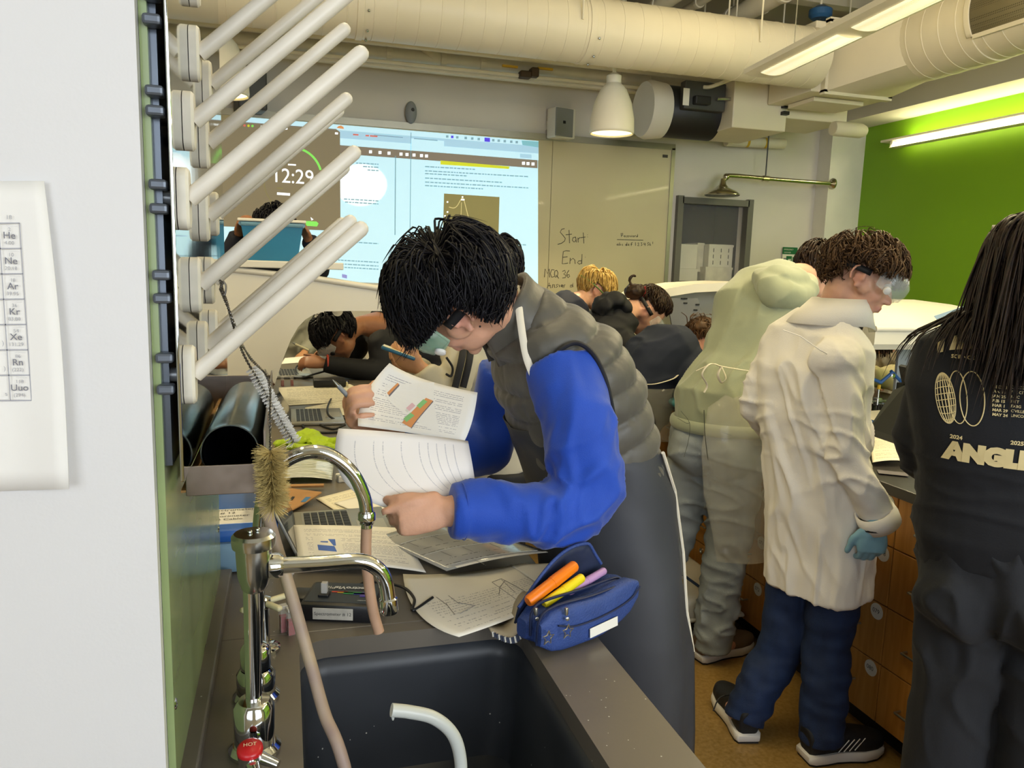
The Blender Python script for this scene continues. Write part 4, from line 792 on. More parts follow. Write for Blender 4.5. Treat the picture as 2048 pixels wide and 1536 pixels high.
# sheets lying on the bench
zt = .9025
S = Sheet(P(585, 1050, z=.926), P(800, 1056, z=.921), P(852, 1145, z=.905), P(597, 1125, z=.923), bow=(0, 0, .006), tc=P(690, 1056, z=.926))
o = paper('logo_sheet', S, M_P1, 'printed sheet with big blue letters lying over the near laptop', group=None)
pq = lambda name, pts, mat, lift=.0009: patch(name, S, o, [fnd(*q, S=S) for q in pts], mat, lift)
pq('logo_blank', [(625, 1072), (680, 1072), (690, 1112), (628, 1110)], M_PB, .0006)
pq('logo_block', [(635, 1090), (669, 1093), (674, 1104), (637, 1101)], M_BLUP); pq('logo_stroke', [(641, 1083), (656, 1083), (656, 1086), (641, 1085)], M_BLUP); pq('logo_stroke', [(656, 1079), (670, 1079), (672, 1092), (667, 1092)], M_BLUP)
S = Sheet(P(632, 997, z=zt), P(742, 968, z=zt), P(795, 1028, z=zt), P(700, 1040, z=zt)); paper('loose_sheet', S, M_P4, 'printed sheet under the lower held sheet beside the laptop')
S = Sheet(P(668, 1006, z=.9055), P(745, 985, z=.9055), P(790, 1022, z=.9055), P(740, 1036, z=.9055)); paper('loose_sheet', S, M_PB, 'small blank sheet peeking out above the near laptop')
# clear plastic sleeve with graph sheets
M_SLEEVE = printmat('sleeve_graph_sheet', '#a9a9a6', '#6c6c6c', 10, 18, dens=.5, thick=.1, m0=.04, m1=.96); M_SLEEVE.node_tree.nodes['Principled BSDF'].inputs['Roughness'].default_value = .12; M_SLEEVE.node_tree.nodes['Principled BSDF'].inputs['Coat Weight'].default_value = .6
S = Sheet(P(752, 1076, z=.918), P(975, 1060, z=.93), P(1096, 1105, z=.94), P(893, 1142, z=.912), tc=P(860, 1060, z=.925), bow=(0, 0, .012), bcv=P(1000, 1128, z=.93))
sl = paper('plastic_sleeve', S, M_SLEEVE, 'shiny clear plastic sleeve holding grey graph sheets', 'plastic sleeve')
for v in (.28, .62, .92): pline('graph_axis', S, sl, [(u, v) for u in np.linspace(.06, .94, 14)], M_TAG, .0005)
for u, v in ((.12, .3), (.35, .3), (.55, .3), (.2, .64), (.4, .64), (.66, .64), (.3, .92)): pline('graph_tick', S, sl, [(u, v), (u + .01, v + .13)], M_LINEP, .0005)
patch('hole', S, sl, [(.955, .9), (.965, .9), (.965, .95), (.955, .95)], M_BLACK, .001, 2); patch('sleeve_margin', S, sl, [(.1, .965), (1, .965), (1, 1), (.1, 1)], M_PB, .0008)
# graph sheet in front, right edge turned up against the pencil case
S = Sheet(P(806, 1148, z=.906), P(1050, 1126, z=.925), P(1180, 1160, z=.965), P(918, 1274, z=.905), tc=P(920, 1140, z=.908), bcv=P(1060, 1215, z=.93), lc=P(835, 1225, z=.905), bow=(0, 0, -.006))
gs = paper('graph_sheet', S, M_P3, 'sheet with line graph drawn on it in front of the pencil case')
S2 = Sheet(P(1020, 1130, z=.918), P(1108, 1126, z=.94), P(1192, 1142, z=.97), P(1120, 1195, z=.955)); paper('graph_sheet_under', S2, M_PB, 'plain sheet corner under the graph sheet by the pencil case')
for pts in ([(1003, 1158), (1030, 1172), (1070, 1195)], [(984, 1165), (1003, 1158)], [(984, 1165), (1040, 1205)], [(1010, 1162), (1000, 1175), (998, 1190)], [(873, 1195), (896, 1212)], [(897, 1192), (918, 1208)], [(892, 1207), (903, 1222), (910, 1230)], [(915, 1206), (950, 1212), (920, 1228)], [(1003, 1160), (1030, 1185)]):
    pline('graph_line', S, gs, [fnd(*q, S=S) for q in pts], M_LINEP, .0006)
# ---- laptops: facing right, screens hinged at the left
M_ALUM = pm('laptop_aluminium', '#a9a79e', .35, .6, var=.04); M_KEY = pm('laptop_key', '#22262d', .45, var=.08); M_SCREEN = pm('dark_screen', '#20262e', .08, var=.05); M_BEZEL = pm('laptop_bezel', '#17191c', .3, var=.05)
def laptop(c, wy, dx, tilt, lab, rz=0., keys=True):
    """c: near end of the hinge on the bench; wy: width along y; dx: depth of the base to the right"""
    r = thing('laptop', c, lab, 'laptop'); R3 = rotz(rz); c = A_(c, dtype=float)
    def T(p): return c + R3 @ A_(p, dtype=float)
    mk('base', G().rbox(T((dx / 2, wy / 2, .008)), (dx, wy, .014), .004, R3), M_ALUM, r, smooth=40)
    mk('keyboard_well', G().box(T((dx * .34, wy / 2, .0153)), (dx * .52, wy * .88, .0008), R3), M_BEZEL if not keys else M_ALUM, r)
    if keys:
        nr, nc = 6, 13
        for i in range(nr):
            for j in range(nc): mk('key', G().rbox(T((dx * (.10 + .49 * (i + .5) / nr), wy * (.07 + .86 * (j + .5) / nc), .0165)), (dx * .49 / nr * .84, wy * .86 / nc * .84, .0022), .0008, R3, 1), M_KEY, r)
    mk('trackpad', G().box(T((dx * .80, wy / 2, .0155)), (dx * .30, wy * .36, .0006), R3), pm('trackpad', '#b4b2a8', .3, .4, var=.02), r)
    Rt = R3 @ A_(Matrix.Rotation(-tilt, 3, 'Y')); sh = dx * .98; q = T((-.002, wy / 2, .012)) + Rt @ A_([0, 0, sh / 2])
    lid = mk('lid', G().rbox(q, (.007, wy, sh), .003, Rt), M_ALUM, r, smooth=40); mk('display', G().box(q + Rt @ A_([.0038, 0, .004]), (.0008, wy * .94, sh * .88), Rt), M_SCREEN, lid); mk('bezel', G().box(q + Rt @ A_([.0034, 0, 0]), (.0008, wy * .985, sh * .97), Rt), M_BEZEL, lid)
    return r
laptop(P(598, 1125, z=.901), .31, .225, math.radians(24), 'silver laptop with dark keys half covered by papers near the sink', .03)
laptop(P(582, 853, z=.901), .30, .21, math.radians(30), 'silver laptop standing open under the white bench hood', .0)
laptop(P(552, 758, z=.901), .30, .20, math.radians(35), 'far silver laptop behind the red cuvettes under the hood', .05)
# ---- spectrometer
M_SPB = pm('spectrometer_black', '#17171a', .38, var=.06); M_SPT = pm('spectrometer_top', '#2a3038', .3, var=.06); M_WTX = pm('white_print', '#d9d9d6', .6); M_STK = pm('grey_sticker', '#b3aea4', .5, var=.12, vs=50)
c0 = P(597, 1243, z=.9); c1 = P(752, 1249, z=.9); ux = nrm(c1 - c0); uy = nrm(np.cross((0, 0, 1), ux)); wd = np.linalg.norm(c1 - c0); dp, ht = .105, .034
R3 = np.stack([ux, uy, A_([0, 0, 1.])], 1); cm = (c0 + c1) / 2 + uy * dp / 2
sb = thing('spectrometer', cm, 'black spectrometer box with grey number label beside the sink', 'spectrometer')
mk('case', G().rbox(cm + A_([0, 0, ht / 2]), (wd, dp, ht), .006, R3), M_SPB, sb, smooth=40)
mk('side_wing', G().rbox(cm - ux * (wd / 2 + .012) + uy * .02 + A_([0, 0, .014]), (.05, .055, .022), .009, R3), M_SPB, sb, smooth=40)
mk('top_plate', G().rbox(cm + A_([0, 0, ht + .0004]), (wd * .9, dp * .78, .0012), .0004, R3), M_SPT, sb)
tp = lambda a, b, l=.0016: cm + ux * (a * wd) + uy * (b * dp) + A_([0, 0, ht + l])
mk('cuvette_socket', G().rbox(tp(-.24, -.12, .003), (.02, .02, .005), .002, R3), M_BLACK, sb); M_CUV = pm('clear_cuvette', '#dcd8d2', .1, var=.02, alpha=.6)
mk('socket_cuvette', G().rbox(tp(-.24, -.10, .014), (.011, .011, .022), .001, R3), M_CUV, sb)
text('top_text', 'SpectroVis', M_WTX, sb, tp(.36, .24), -ux, -uy, .0165, bold=.03); text('top_text', 'Plus', M_WTX, sb, tp(-.14, .24), -ux, -uy, .0165)
text('top_text', 'Vernier', M_WTX, sb, tp(.38, -.30), -ux, -uy, .007)
for a, b, w_, h_, cl in ((-.06, .02, .03, .004, '#c8452f'), (.02, .0, .03, .004, '#d6b13a'), (.12, -.01, .035, .009, '#2f8a4a'), (.30, -.06, .02, .018, '#54429a'), (.24, -.03, .03, .006, '#3d4a9e')): mk('colour_band', G().box(tp(a, b), (w_, h_, .0006), R3), pm('band' + cl, cl, .5), sb)
mk('number_label', G().rbox((c0 + c1) / 2 + ux * .0 * wd + A_([0, 0, .017]) - uy * .0006 - ux * .008, (wd * .52, .0012, .022), .0005, R3), M_STK, sb)
text('label_text', 'Spectrometer # 12', M_TAGT, sb, (c0 + c1) / 2 - uy * .0015 + A_([0, 0, .0145]) - ux * .008, ux, (0, 0, 1), .0088, align='CENTER', lift=0)
g = G(); g.tube(cat_rom([cm + ux * .0 + uy * .055 + A_([0, 0, .012]), cm + uy * .11 + ux * .02 + A_([0, 0, .01]), cm + uy * .10 + ux * .09 + A_([0, 0, .008]), cm + uy * .05 + ux * .125 + A_([0, 0, .006]), cm + uy * .0 + ux * .13 + A_([0, 0, .005]), cm + uy * .06 + ux * .16 + A_([0, 0, .005])], 8), .003, 8); mk('cable', g, M_BLACK, sb, smooth=60)
# ---- cuvettes
M_RLIQ = pm('red_solution', '#8e1219', .15, var=.08); M_CLEAR = pm('cuvette_plastic', '#eceae6', .06, var=.01, alpha=.09)
def cuvette(px, py, z, lab, s_=1.0, fill=.6, group=None, rz=.3):
    c = P(px, py, z=z); r = thing('cuvette', c, lab, 'cuvette', group); R3 = rotz(rz)
    h_ = .045 * s_; w_ = .0125 * s_; g = G()
    for q in range(4): a = q * math.pi / 2; g.box(c + R3 @ rotz(a) @ A_([w_ / 2, 0, h_ / 2]), (.001, w_, h_), R3 @ rotz(a))
    mk('wall', g, M_CLEAR, r); mk('liquid', G().box(c + A_([0, 0, h_ * fill / 2]), (w_ * .9, w_ * .9, h_ * fill), R3), M_RLIQ, r); mk('cap', G().rbox(c + A_([0, 0, h_ + .002]), (w_ * 1.1, w_ * 1.1, .006), .001, R3), M_CUV, r)
cuvette(567, 1262, .9, 'left of two red filled cuvettes beside the spectrometer', .98, .66); cuvette(582, 1268, .9, 'right of two red filled cuvettes beside the spectrometer', .98, .6)
cuvette(565, 772, .9, 'left of two pinkish red cuvettes far along the bench', 1.1, .6); cuvette(584, 771, .9, 'right of two pinkish red cuvettes far along the bench', 1.1, .6)
c = P(580, 1162, z=.9); r = thing('clear_cuvette_cap', c, 'small clear plastic cuvette stopper lying behind the spectrometer', 'stopper'); mk('body', G().rbox(c + A_([0, 0, .008]), (.012, .012, .016), .002), M_CUV, r); mk('rim', G().rbox(c + A_([0, 0, .018]), (.017, .015, .004), .001), M_CUV, r)
# ---- blue instrument box with paper label
M_BLUEBOX = pm('blue_plastic', '#2a5fae', .35, var=.05); M_BLUEC = pm('clear_blue_tub', '#7f9fb5', .2, var=.05)
c0 = P(430, 1212, z=.9); c1 = P(548, 1060, z=1.0)
bx = thing('blue_instrument_box', (-.12, 1.76, .9), 'blue plastic box with white paper label behind the green panel', 'box')
mk('tub', G().rbox((-.135, 1.77, .935), (.21, .30, .07), .015), M_BLUEC, bx, smooth=40); mk('lid', G().rbox((-.135, 1.77, .985), (.225, .315, .03), .012), M_BLUEBOX, bx, smooth=40)
mk('paper_label', G().box((-.115, 1.70, 1.0005), (.12, .10, .001)), M_PB, bx)
for i, s_ in enumerate(('Spectrometer', 'Kit # 12', 'Colorimeter', 'USB Cable')): text('label_text', s_, M_TAGT, bx, (-.168, 1.735 - .021 * i, 1.0014), (1, 0, 0), (0, 1, 0), .017)
# ---- cardboard, bag, glove, eraser and far clutter
M_CARD = pm('corrugated_card', '#a97f52', .75, var=.1, vs=12, bump=.05, bs=60); M_BLTAPE = pm('blue_tape', '#3f74a8', .5)
S = Sheet(P(468, 1028, z=.925), P(560, 975, z=.91), P(643, 985, z=.925), P(555, 1035, z=.905), bow=(0, 0, -.004)); cb = paper('cardboard_flap', S, M_CARD, 'torn brown cardboard flap with blue tape and pen marks', 'cardboard', solid=.004)
patch('blue_tape', S, cb, [(.12, .0), (.3, .0), (.34, .08), (.1, .1)], M_BLTAPE, .003, 2); patch('blue_tape', S, cb, [(.6, .9), (.78, .85), (.8, .95), (.62, 1.)], M_BLTAPE, .003, 2); patch('cut_slot', S, cb, [(.62, .62), (.74, .56), (.75, .62), (.63, .68)], M_BLACK, .003, 2)
for q in ([(.55, .25), (.6, .3)], [(.56, .31), (.6, .24)], [(.68, .36), (.74, .32), (.73, .42)], [(.66, .45), (.7, .52)]): pline('pen_mark', S, cb, q, M_TAGT, .0008, .003)
mk('cardboard_strip', G().rbox(P(590, 972, z=.915), (.16, .02, .006), .001, rotz(-.1)), M_CARD, cb)
M_BAG = pm('clear_bag', '#c9ccc6', .12, var=.1, vs=14, bump=.9, bs=22, bstretch=(1, 3, 1), spec=.8, coat=.5)
S = Sheet(P(545, 922, z=.915), P(668, 925, z=.915), P(664, 960, z=.91), P(540, 962, z=.91), bow=(0, 0, .01)); paper('plastic_bag', S, M_BAG, 'crinkled clear plastic bag lying flat behind the gooseneck', 'plastic bag')
M_GLOVE = pm('lime_glove', '#a9c61e', .5, var=.12, vs=14)
gl = thing('lime_glove', P(610, 895, z=.9), 'crumpled lime green glove on the bench under the spiral brush', 'glove')
def blob(g, pts, r_): g.tube(cat_rom(pts, 5), [r_[0] + (r_[1] - r_[0]) * k / (len(cat_rom(pts, 5)) - 1) for k in range(len(cat_rom(pts, 5)))], 10, flat=.6)
g = G(); pz = lambda x, y, z=.925: P(x, y, z=z)
blob(g, [pz(548, 890), pz(575, 885), pz(600, 880)], (.015, .03)); blob(g, [pz(590, 888), pz(612, 868, .94), pz(640, 885, .93)], (.03, .035)); blob(g, [pz(620, 892), pz(650, 885, .93), pz(680, 882)], (.03, .018)); blob(g, [pz(640, 888), pz(660, 893), pz(682, 896)], (.028, .018)); blob(g, [pz(575, 895), pz(610, 897), pz(650, 897)], (.02, .026))
go = mk('rubber_folds', g, M_GLOVE, gl, smooth=60); md = go.modifiers.new('fuse', 'REMESH'); md.mode = 'VOXEL'; md.voxel_size = .006; tx = bpy.data.textures.new('crumple', 'CLOUDS'); tx.noise_scale = .03; dm = go.modifiers.new('crumple', 'DISPLACE'); dm.texture = tx; dm.strength = .022; sm = go.modifiers.new('soft', 'SMOOTH'); sm.iterations = 2
c = P(682, 962, z=.9); r = thing('eraser_block', c, 'small white eraser in a grey sleeve by the sheet edge', 'eraser'); mk('rubber', G().rbox(c + A_([0, 0, .01]), (.024, .04, .02), .003, rotz(.2)), M_PB, r); mk('sleeve', G().rbox(c + A_([0, -.006, .01]), (.0255, .022, .0215), .002, rotz(.2)), M_GREYP, r)
S = Sheet(P(558, 775, z=zt), P(700, 768, z=zt), P(760, 800, z=zt), P(556, 812, z=zt)); paper('far_sheet', S, M_P4, 'printed cream sheet spread under the hood near the red cuvettes')
S = Sheet(P(610, 815, z=.9055), P(690, 800, z=.9055), P(700, 830, z=.9055), P(612, 832, z=.9055)); paper('far_sheet', S, M_P4, 'printed cream sheet behind the second laptop keyboard')
S = Sheet(P(570, 716, z=zt), P(612, 712, z=zt), P(640, 722, z=zt), P(562, 728, z=zt)); paper('far_sheet', S, M_PB, 'blank cream sheet under the writing student\'s pencil')
c = P(660, 764, z=.9); r = thing('power_brick', c, 'black power adapter brick on the bench under the hood', 'power adapter'); mk('body', G().rbox(P(659, 765, z=.922), (.165, .09, .04), .008), M_BLACK, r, smooth=40)
g = G(); g.tube(cat_rom([P(625, 755, z=.915), P(600, 752, z=.91), P(592, 735, z=.93), P(612, 722, z=.96), P(610, 735, z=.92), P(590, 748, z=.91), P(565, 740, z=.91), P(556, 735, z=.91)], 7), .005, 8); mk('cord', g, M_BLACK, r, smooth=60)
mk('cord', G().tube(cat_rom([P(690, 752, z=.92), P(660, 742, z=.95), P(630, 748, z=.93), P(600, 756, z=.91), P(560, 750, z=.91)], 7), .005, 8), M_BLACK, r, smooth=60)
c = P(715, 748, z=.9); r = thing('calculator', c, 'black calculator with cream keys beside the power brick', 'calculator'); mk('body', G().rbox(P(716, 748, z=.908), (.14, .1, .018), .005, rotz(-.1)), M_BLACK, r)
for i in range(4):
    for j in range(2): mk('key', G().rbox(P(722 + 5 * i, 743 + 4.0 * j, z=.919), (.012, .018, .004), .001), M_HW, r)
def penobj(name, p0, p1, r_, mat, lab, cat='pen', tip=None):
    r = thing(name, (A_(p0) + A_(p1)) / 2, lab, cat); p0 = A_(p0); p1 = A_(p1); d_ = nrm(p1 - p0); mk('barrel', G().tube([p0, p1], r_, 12), mat, r, smooth=50); mk('tip', G().tube([p1, p1 + d_ * r_ * 2, p1 + d_ * r_ * 3.5], [r_ * .9, r_ * .5, .0006], 12), tip or M_STEEL, r, smooth=50); mk('end_cap', G().tube([p0 - d_ * r_ * .6, p0], [r_ * .8, r_ * .95], 12), mat, r); return r
M_BPEN = pm('blue_pen', '#3b4f8c', .4)
penobj('blue_pen', P(659, 772, z=.907), P(694, 764, z=.907), .007, M_BPEN, 'blue pen on the cream sheet beside the eraser')
c = P(690, 772, z=.9); r = thing('far_eraser', c, 'tiny cream and green eraser by the blue pen', 'eraser'); mk('rubber', G().rbox(c + A_([0, 0, .012]), (.03, .03, .02), .004), M_HW, r); mk('band', G().rbox(c + A_([-.02, 0, .012]), (.014, .031, .021), .002), pm('eraser_band', '#8a9a4a', .6), r)
c = P(560, 818, z=.9); r = thing('computer_mouse', c, 'dark computer mouse next to the second laptop screen', 'mouse'); mk('shell', G().ell(c + A_([0, 0, .012]), (.035, .055, .022), rotz(.4)), pm('mouse_teal', '#24343a', .4), r, smooth=60); mk('wheel', G().cyl(c + A_([.006, .03, .03]), c + A_([.014, .03, .03]), .008), M_GREYP, r)
ck = thing('laptop_cable', P(640, 860, z=.9), 'black cable looping out of the second laptop', 'cable'); mk('cord', G().tube(cat_rom([P(606, 846, z=.906), P(608, 855, z=.905), P(640, 865, z=.905), P(690, 862, z=.905), P(720, 850, z=.905), P(690, 838, z=.905), P(650, 828, z=.91), P(636, 845, z=.905), P(665, 858, z=.905), P(690, 850, z=.91)], 8), .0045, 8), M_BLACK, ck, smooth=60); mk('plug', G().rbox(P(606, 845, z=.908), (.02, .03, .008), .002), M_STEEL, ck)
mk('cord', G().tube(cat_rom([P(662, 798, z=.91), P(655, 815, z=.94), P(657, 830, z=.93), P(672, 840, z=.91), P(690, 845, z=.905)], 7), .0045, 8), M_BLACK, ck, smooth=60)
# ---- navy pencil case on the sink corner
M_NAVY = pm('navy_canvas', '#2f4683', .62, var=.08, vs=30, bump=.25, bs=300); M_NAVYD = pm('navy_lining', '#1a2440', .6, var=.15, vs=14, bump=.2, bs=40); M_ZIP = pm('zip_tape', '#222c4c', .5, var=.1); M_SILV = pm('silver_zip', '#b9b6ab', .28, .9, var=.05)
c0 = P(1088, 1322, z=.901); ax = nrm(A_([.93, .37, 0])); ay = A_([-ax[1], ax[0], 0]); R3 = np.stack([ax, ay, A_([0, 0, 1.])], 1); Lc, Wc, Hc = .235, .085, .085
def cp(a, b, h_): return c0 + ax * a + ay * b + A_([0, 0, h_])
pc = thing('pencil_case', cp(.1, .04, 0), 'navy canvas pencil case with open zip and star charms', 'pencil case')
def pouch(b0, b1, hh, name, lift=.0):
    rings = []; ns_ = 10
    for i in range(ns_ + 1):
        t_ = i / ns_; a = Lc * t_; e = 1 - .5 * abs(2 * t_ - 1) ** 6; hgt = hh * (1 - .12 * t_) * (.9 + .1 * e); lf = lift + .035 * max(0, t_ - .55) ** 1.2 / .45
        ring = []
        for k in range(20):
            th = 2 * math.pi * k / 20; cx_3 = abs(math.cos(th)) ** .5 * (1 if math.cos(th) >= 0 else -1); sz_ = abs(math.sin(th)) ** .5 * (1 if math.sin(th) >= 0 else -1)
            bb = (b0 + b1) / 2 + (b1 - b0) / 2 * cx_3 * e; hz = lf + hgt / 2 + hgt / 2 * sz_ * e
            ring.append(cp(a, bb, max(.001, hz)))
        rings.append(ring)
    V = [q for r_ in rings for q in r_]; n_ = 20; F = [(i * n_ + j, i * n_ + (j + 1) % n_, (i + 1) * n_ + (j + 1) % n_, (i + 1) * n_ + j) for i in range(ns_) for j in range(n_)] + [tuple(range(n_)), tuple(range(ns_ * n_, (ns_ + 1) * n_))]
    return mk(name, (V, F), M_NAVY, pc, smooth=50)
pouch(0, .036, .082, 'front_pouch')
pouch(.036, .088, .07, 'back_pouch')
# raised mouth of the open back pouch: a bowed wall
g = G(); rows = []
for i in range(9):
    rows.append([])
    for j in range(15):
        t_ = j / 14; a = .005 + .19 * t_; top = .06 + .085 * math.sin(math.pi * min(1, t_ * .62 + .02)) ** 1.2 * (1 if t_ < .85 else 1 - (t_ - .85) * 3.2)
        rows[-1].append(cp(a + .008 * i / 8 * t_, .088 + .012 * math.sin(math.pi * t_) - .01 * (i / 8), .03 + (top - .03) * i / 8))
mk('open_flap', g.grid(rows), M_NAVYD, pc, smooth=180, solid=.003)
edge = [rows[-1][j] for j in range(15)]; mk('flap_piping', G().tube(cat_rom(edge, 3), .0032, 8), M_NAVY, pc, smooth=60)
mk('zip_tape', G().tube(cat_rom([cp(.0, .038, .03), cp(.002, .038, .07), cp(.03, .040, .083), cp(.12, .041, .082), cp(.2, .041, .084), cp(.218, .041, .074)], 5), .0035, 8, flat=.7), M_ZIP, pc, smooth=60)
mk('zip_tape', G().tube(cat_rom([cp(-.001, .02, .02), cp(.003, .018, .066), cp(.035, .016, .0815), cp(.12, .014, .080), cp(.2, .014, .083), cp(.22, .018, .072)], 5), .003, 8, flat=.7), M_ZIP, pc, smooth=60)
mk('pocket_seam', G().tube(cat_rom([cp(.028, -.0015, .055), cp(.07, -.003, .044), cp(.14, -.003, .046), cp(.2, -.002, .058), cp(.23, .002, .075)], 6), .0016, 6), M_ZIP, pc, smooth=60)
mk('fabric_tag', G().rbox(cp(.135, -.0035, .024), (.068, .0016, .018), .0006, R3 @ A_(Matrix.Rotation(-.08, 3, 'Y'))), M_PB, pc)
def star(c, s_, nm):
    r_ = R3 @ A_(Matrix.Rotation(.1, 3, 'Y')); p = []
    for k in range(11): a = math.pi / 2 + math.pi * k / 5; q = s_ if k % 2 == 0 else s_ * .45; p.append(c + r_ @ A_([q * math.cos(a), 0, q * math.sin(a)]))
    return mk(nm, G().tube(p, .0011, 6), M_SILV, pc, smooth=60)
for a, b, h_ in ((.004, .036, .075), (.042, .002, .078)):
    z0 = cp(a, b - .006, h_); mk('zip_pull', G().rbox(z0, (.006, .006, .014), .002, R3), M_SILV, pc, smooth=40); mk('zip_link', G().lathe([(.0028, -.0006), (.0036, 0), (.0028, .0006)], z0 - A_([0, 0, .012]) - ay * .004, (0, 1, 0), 12), M_SILV, pc, smooth=40); star(cp(a - .002, b - .014 if b < .01 else -.006, h_ - .032), .0125, 'star_charm')
M_ORM = pm('orange_marker', '#ef7d12', .35, var=.03); M_YEM = pm('yellow_marker', '#e8d41e', .35, var=.03); M_PKM = pm('pink_marker', '#b88fc0', .4)
def marker(p0, p1, r_, mat, lab):
    r = thing('highlighter', p0, lab, 'marker', 'markers in the pencil case'); p0 = A_(p0); p1 = A_(p1); d_ = p1 - p0; L_ = np.linalg.norm(d_)
    mk('barrel', G().lathe([(r_ * .8, 0), (r_, .004), (r_, L_ * .5)], p0, d_, 20), mat, r, smooth=40); mk('cap', G().lathe([(r_ * 1.06, L_ * .5), (r_ * 1.08, L_ * .55), (r_ * 1.0, L_ * .97), (r_ * .8, L_), (0, L_ * 1.004)], p0, d_, 20), mat, r, smooth=40)
marker(cp(.012, .062, .078), cp(.125, .066, .118), .0105, M_ORM, 'thick orange highlighter sticking out of the pencil case')
marker(cp(.04, .052, .07), cp(.132, .053, .098), .0085, M_YEM, 'yellow highlighter under the orange one in the pencil case')
marker(cp(.10, .055, .076), cp(.195, .06, .094), .007, M_PKM, 'pink pen showing behind the zip of the pencil case')
# ---- stitched card tray under the graph sheet
M_STITCH = pm('navy_stitch', '#2b3348', .6, var=.1); M_STITCH2 = pm('white_stitch', '#c9c6bd', .6)
st = thing('stitched_card_tray', P(1035, 1280, z=.9), 'beige card tray with navy and white stitched rim by the pencil case', 'tray')
ctr = [P(985, 1268, z=.905), P(1010, 1279, z=.903), P(1030, 1280, z=.905), P(1046, 1262, z=.915), P(1053, 1235, z=.93), P(1066, 1214, z=.94), P(1080, 1212, z=.938)]
cr_ = cat_rom(ctr, 6); g = G(); g.grid([cr_, cr_ + ax * .02 + ay * .06]); mk('card', g, pm('beige_card', '#b7ac97', .7, var=.08), st, smooth=180, solid=.002)
for i in range(0, len(cr_) - 1):
    q = cr_[i]; d_ = cr_[i + 1] - q; mk('stitch', G().tube([q + A_([0, 0, -.004]) - ay * .003, q + d_ * .7 + A_([0, 0, .004]) + ay * .004], .0022, 6), M_STITCH if i % 3 else M_STITCH2, st)
# ================================================================ white bench hoods
M_HOOD = pm('white_hood_resin', '#ded9cb', .38, var=.02, vs=3); M_HOODG = pm('grey_hood_panel', '#737577', .4, var=.04); M_SLOT = pm('hood_slot', '#151515', .6)
def arcpts(c, r, a0, a1, n=8): return [(c[0] + r * math.cos(math.radians(a0 + (a1 - a0) * k / n)), c[1] + r * math.sin(math.radians(a0 + (a1 - a0) * k / n))) for k in range(n + 1)]
hl = thing('bench_hood_arch', (-.1, 3.55, .9), 'white arched bench hood with rounded opening on the sink bench', 'bench hood')
prof = [(-.31, .901), (-.31, 1.505), (-.2, 1.5), (.1, 1.475), (.42, 1.432), (.60, 1.39), (.63, 1.36), (.62, 1.342), (.30, 1.340)] + [(a, b) for a, b in ((.16, 1.336), (.115, 1.322), (.08, 1.30), (.05, 1.268), (.02, 1.215), (-.01, 1.14), (-.05, 1.02), (-.085, .901))]
mk('arch', G().ext([(a, 3.42, b) for a, b in prof], (0, .22, 0)), M_HOOD, hl, smooth=30)
rim = [(-.31, 1.505), (-.2, 1.5), (.1, 1.475), (.42, 1.432), (.60, 1.39)]
mk('top_rim', G().tube([(a, 3.42, b + .004) for a, b in rim], .013, 10), M_HOOD, hl, smooth=60)
mk('top_shelf', G().rbox((-.05, 3.62, 1.528), (.58, .42, .018), .006), M_HOOD, hl); mk('shelf_lip', G().rbox((-.05, 3.405, 1.53), (.58, .012, .03), .004), M_HOOD, hl)
M_BADGE = pm('hood_badge', '#d5d2cc', .4); mk('round_badge', G().lathe([(.026, 0), (.026, .004), (0, .0045)], P(675, 622, y=3.9), (0, -1, 0), 20), M_BADGE, hl)
# blue bin on the hood
M_BIN = pm('blue_bin_plastic', '#1f6f94', .4, var=.04); M_BINR = pm('blue_bin_rim', '#6d97ad', .35, var=.06)
b0, b1 = P(497, 519, y=3.58), P(594, 531, y=3.58); t0, t1 = P(483, 440, y=3.58), P(605, 452, y=3.58)
bn = thing('blue_storage_bin', ((b0[0] + b1[0]) / 2, 3.68, b1[2]), 'blue plastic storage bin held on top of the white hood', 'bin'); zb_ = 1.54
V = [(b0[0], 3.56, zb_), (b1[0], 3.56, zb_), (b1[0], 3.78, zb_), (b0[0], 3.78, zb_), (t0[0], 3.545, 1.70), (t1[0], 3.545, 1.70), (t1[0], 3.80, 1.70), (t0[0], 3.80, 1.70)]
mk('tub', (V, [(3, 2, 1, 0), (0, 1, 5, 4), (1, 2, 6, 5), (2, 3, 7, 6), (3, 0, 4, 7)]), M_BIN, bn, solid=.004, recalc=True)
g = G()
for a, b in ((4, 5), (5, 6), (6, 7), (7, 4)): g.tube([A_(V[a]), A_(V[b])], .012, 8, flat=.8)
mk('rim', g, M_BINR, bn); mk('lid_edge', G().rbox(((t0[0] + t1[0]) / 2, 3.67, 1.716), (t1[0] - t0[0] + .03, .28, .012), .004), M_HOOD, bn)
# ---- hood on the second island, far
h1 = thing('bench_hood_canopy', (2.6, 4.2, .9), 'white curved bench hood with slotted grey back panel beyond the bun haired student', 'bench hood')
pr_ = [(1.96, 1.33), (1.99, 1.37), (2.06, 1.415), (2.18, 1.452), (2.35, 1.480), (2.62, 1.498), (3.3, 1.5)]; low = [(a + (.02 if a < 2.1 else 0), b - .05) for a, b in pr_][::-1]
mk('canopy', G().ext([(a, 4.15, b) for a, b in pr_ + low], (0, .38, 0)), M_HOOD, h1, smooth=30)
mk('back_panel', G().rbox((2.75, 4.5, 1.18), (1.1, .03, .55), .005), M_HOOD, h1); mk('leg', G().rbox((3.27, 4.3, 1.19), (.05, .5, .57), .005), M_HOOD, h1)
q = [P(1334, 596, y=4.12), P(1396, 597, y=4.12), P(1412, 662, y=4.12), P(1346, 662, y=4.12)]; cq = sum(q) / 4; q = [A_([p[0], p[1], p[2]]) for p in q]
mk('slotted_panel', G().ext(q, (0, .012, 0)), M_HOODG, h1)
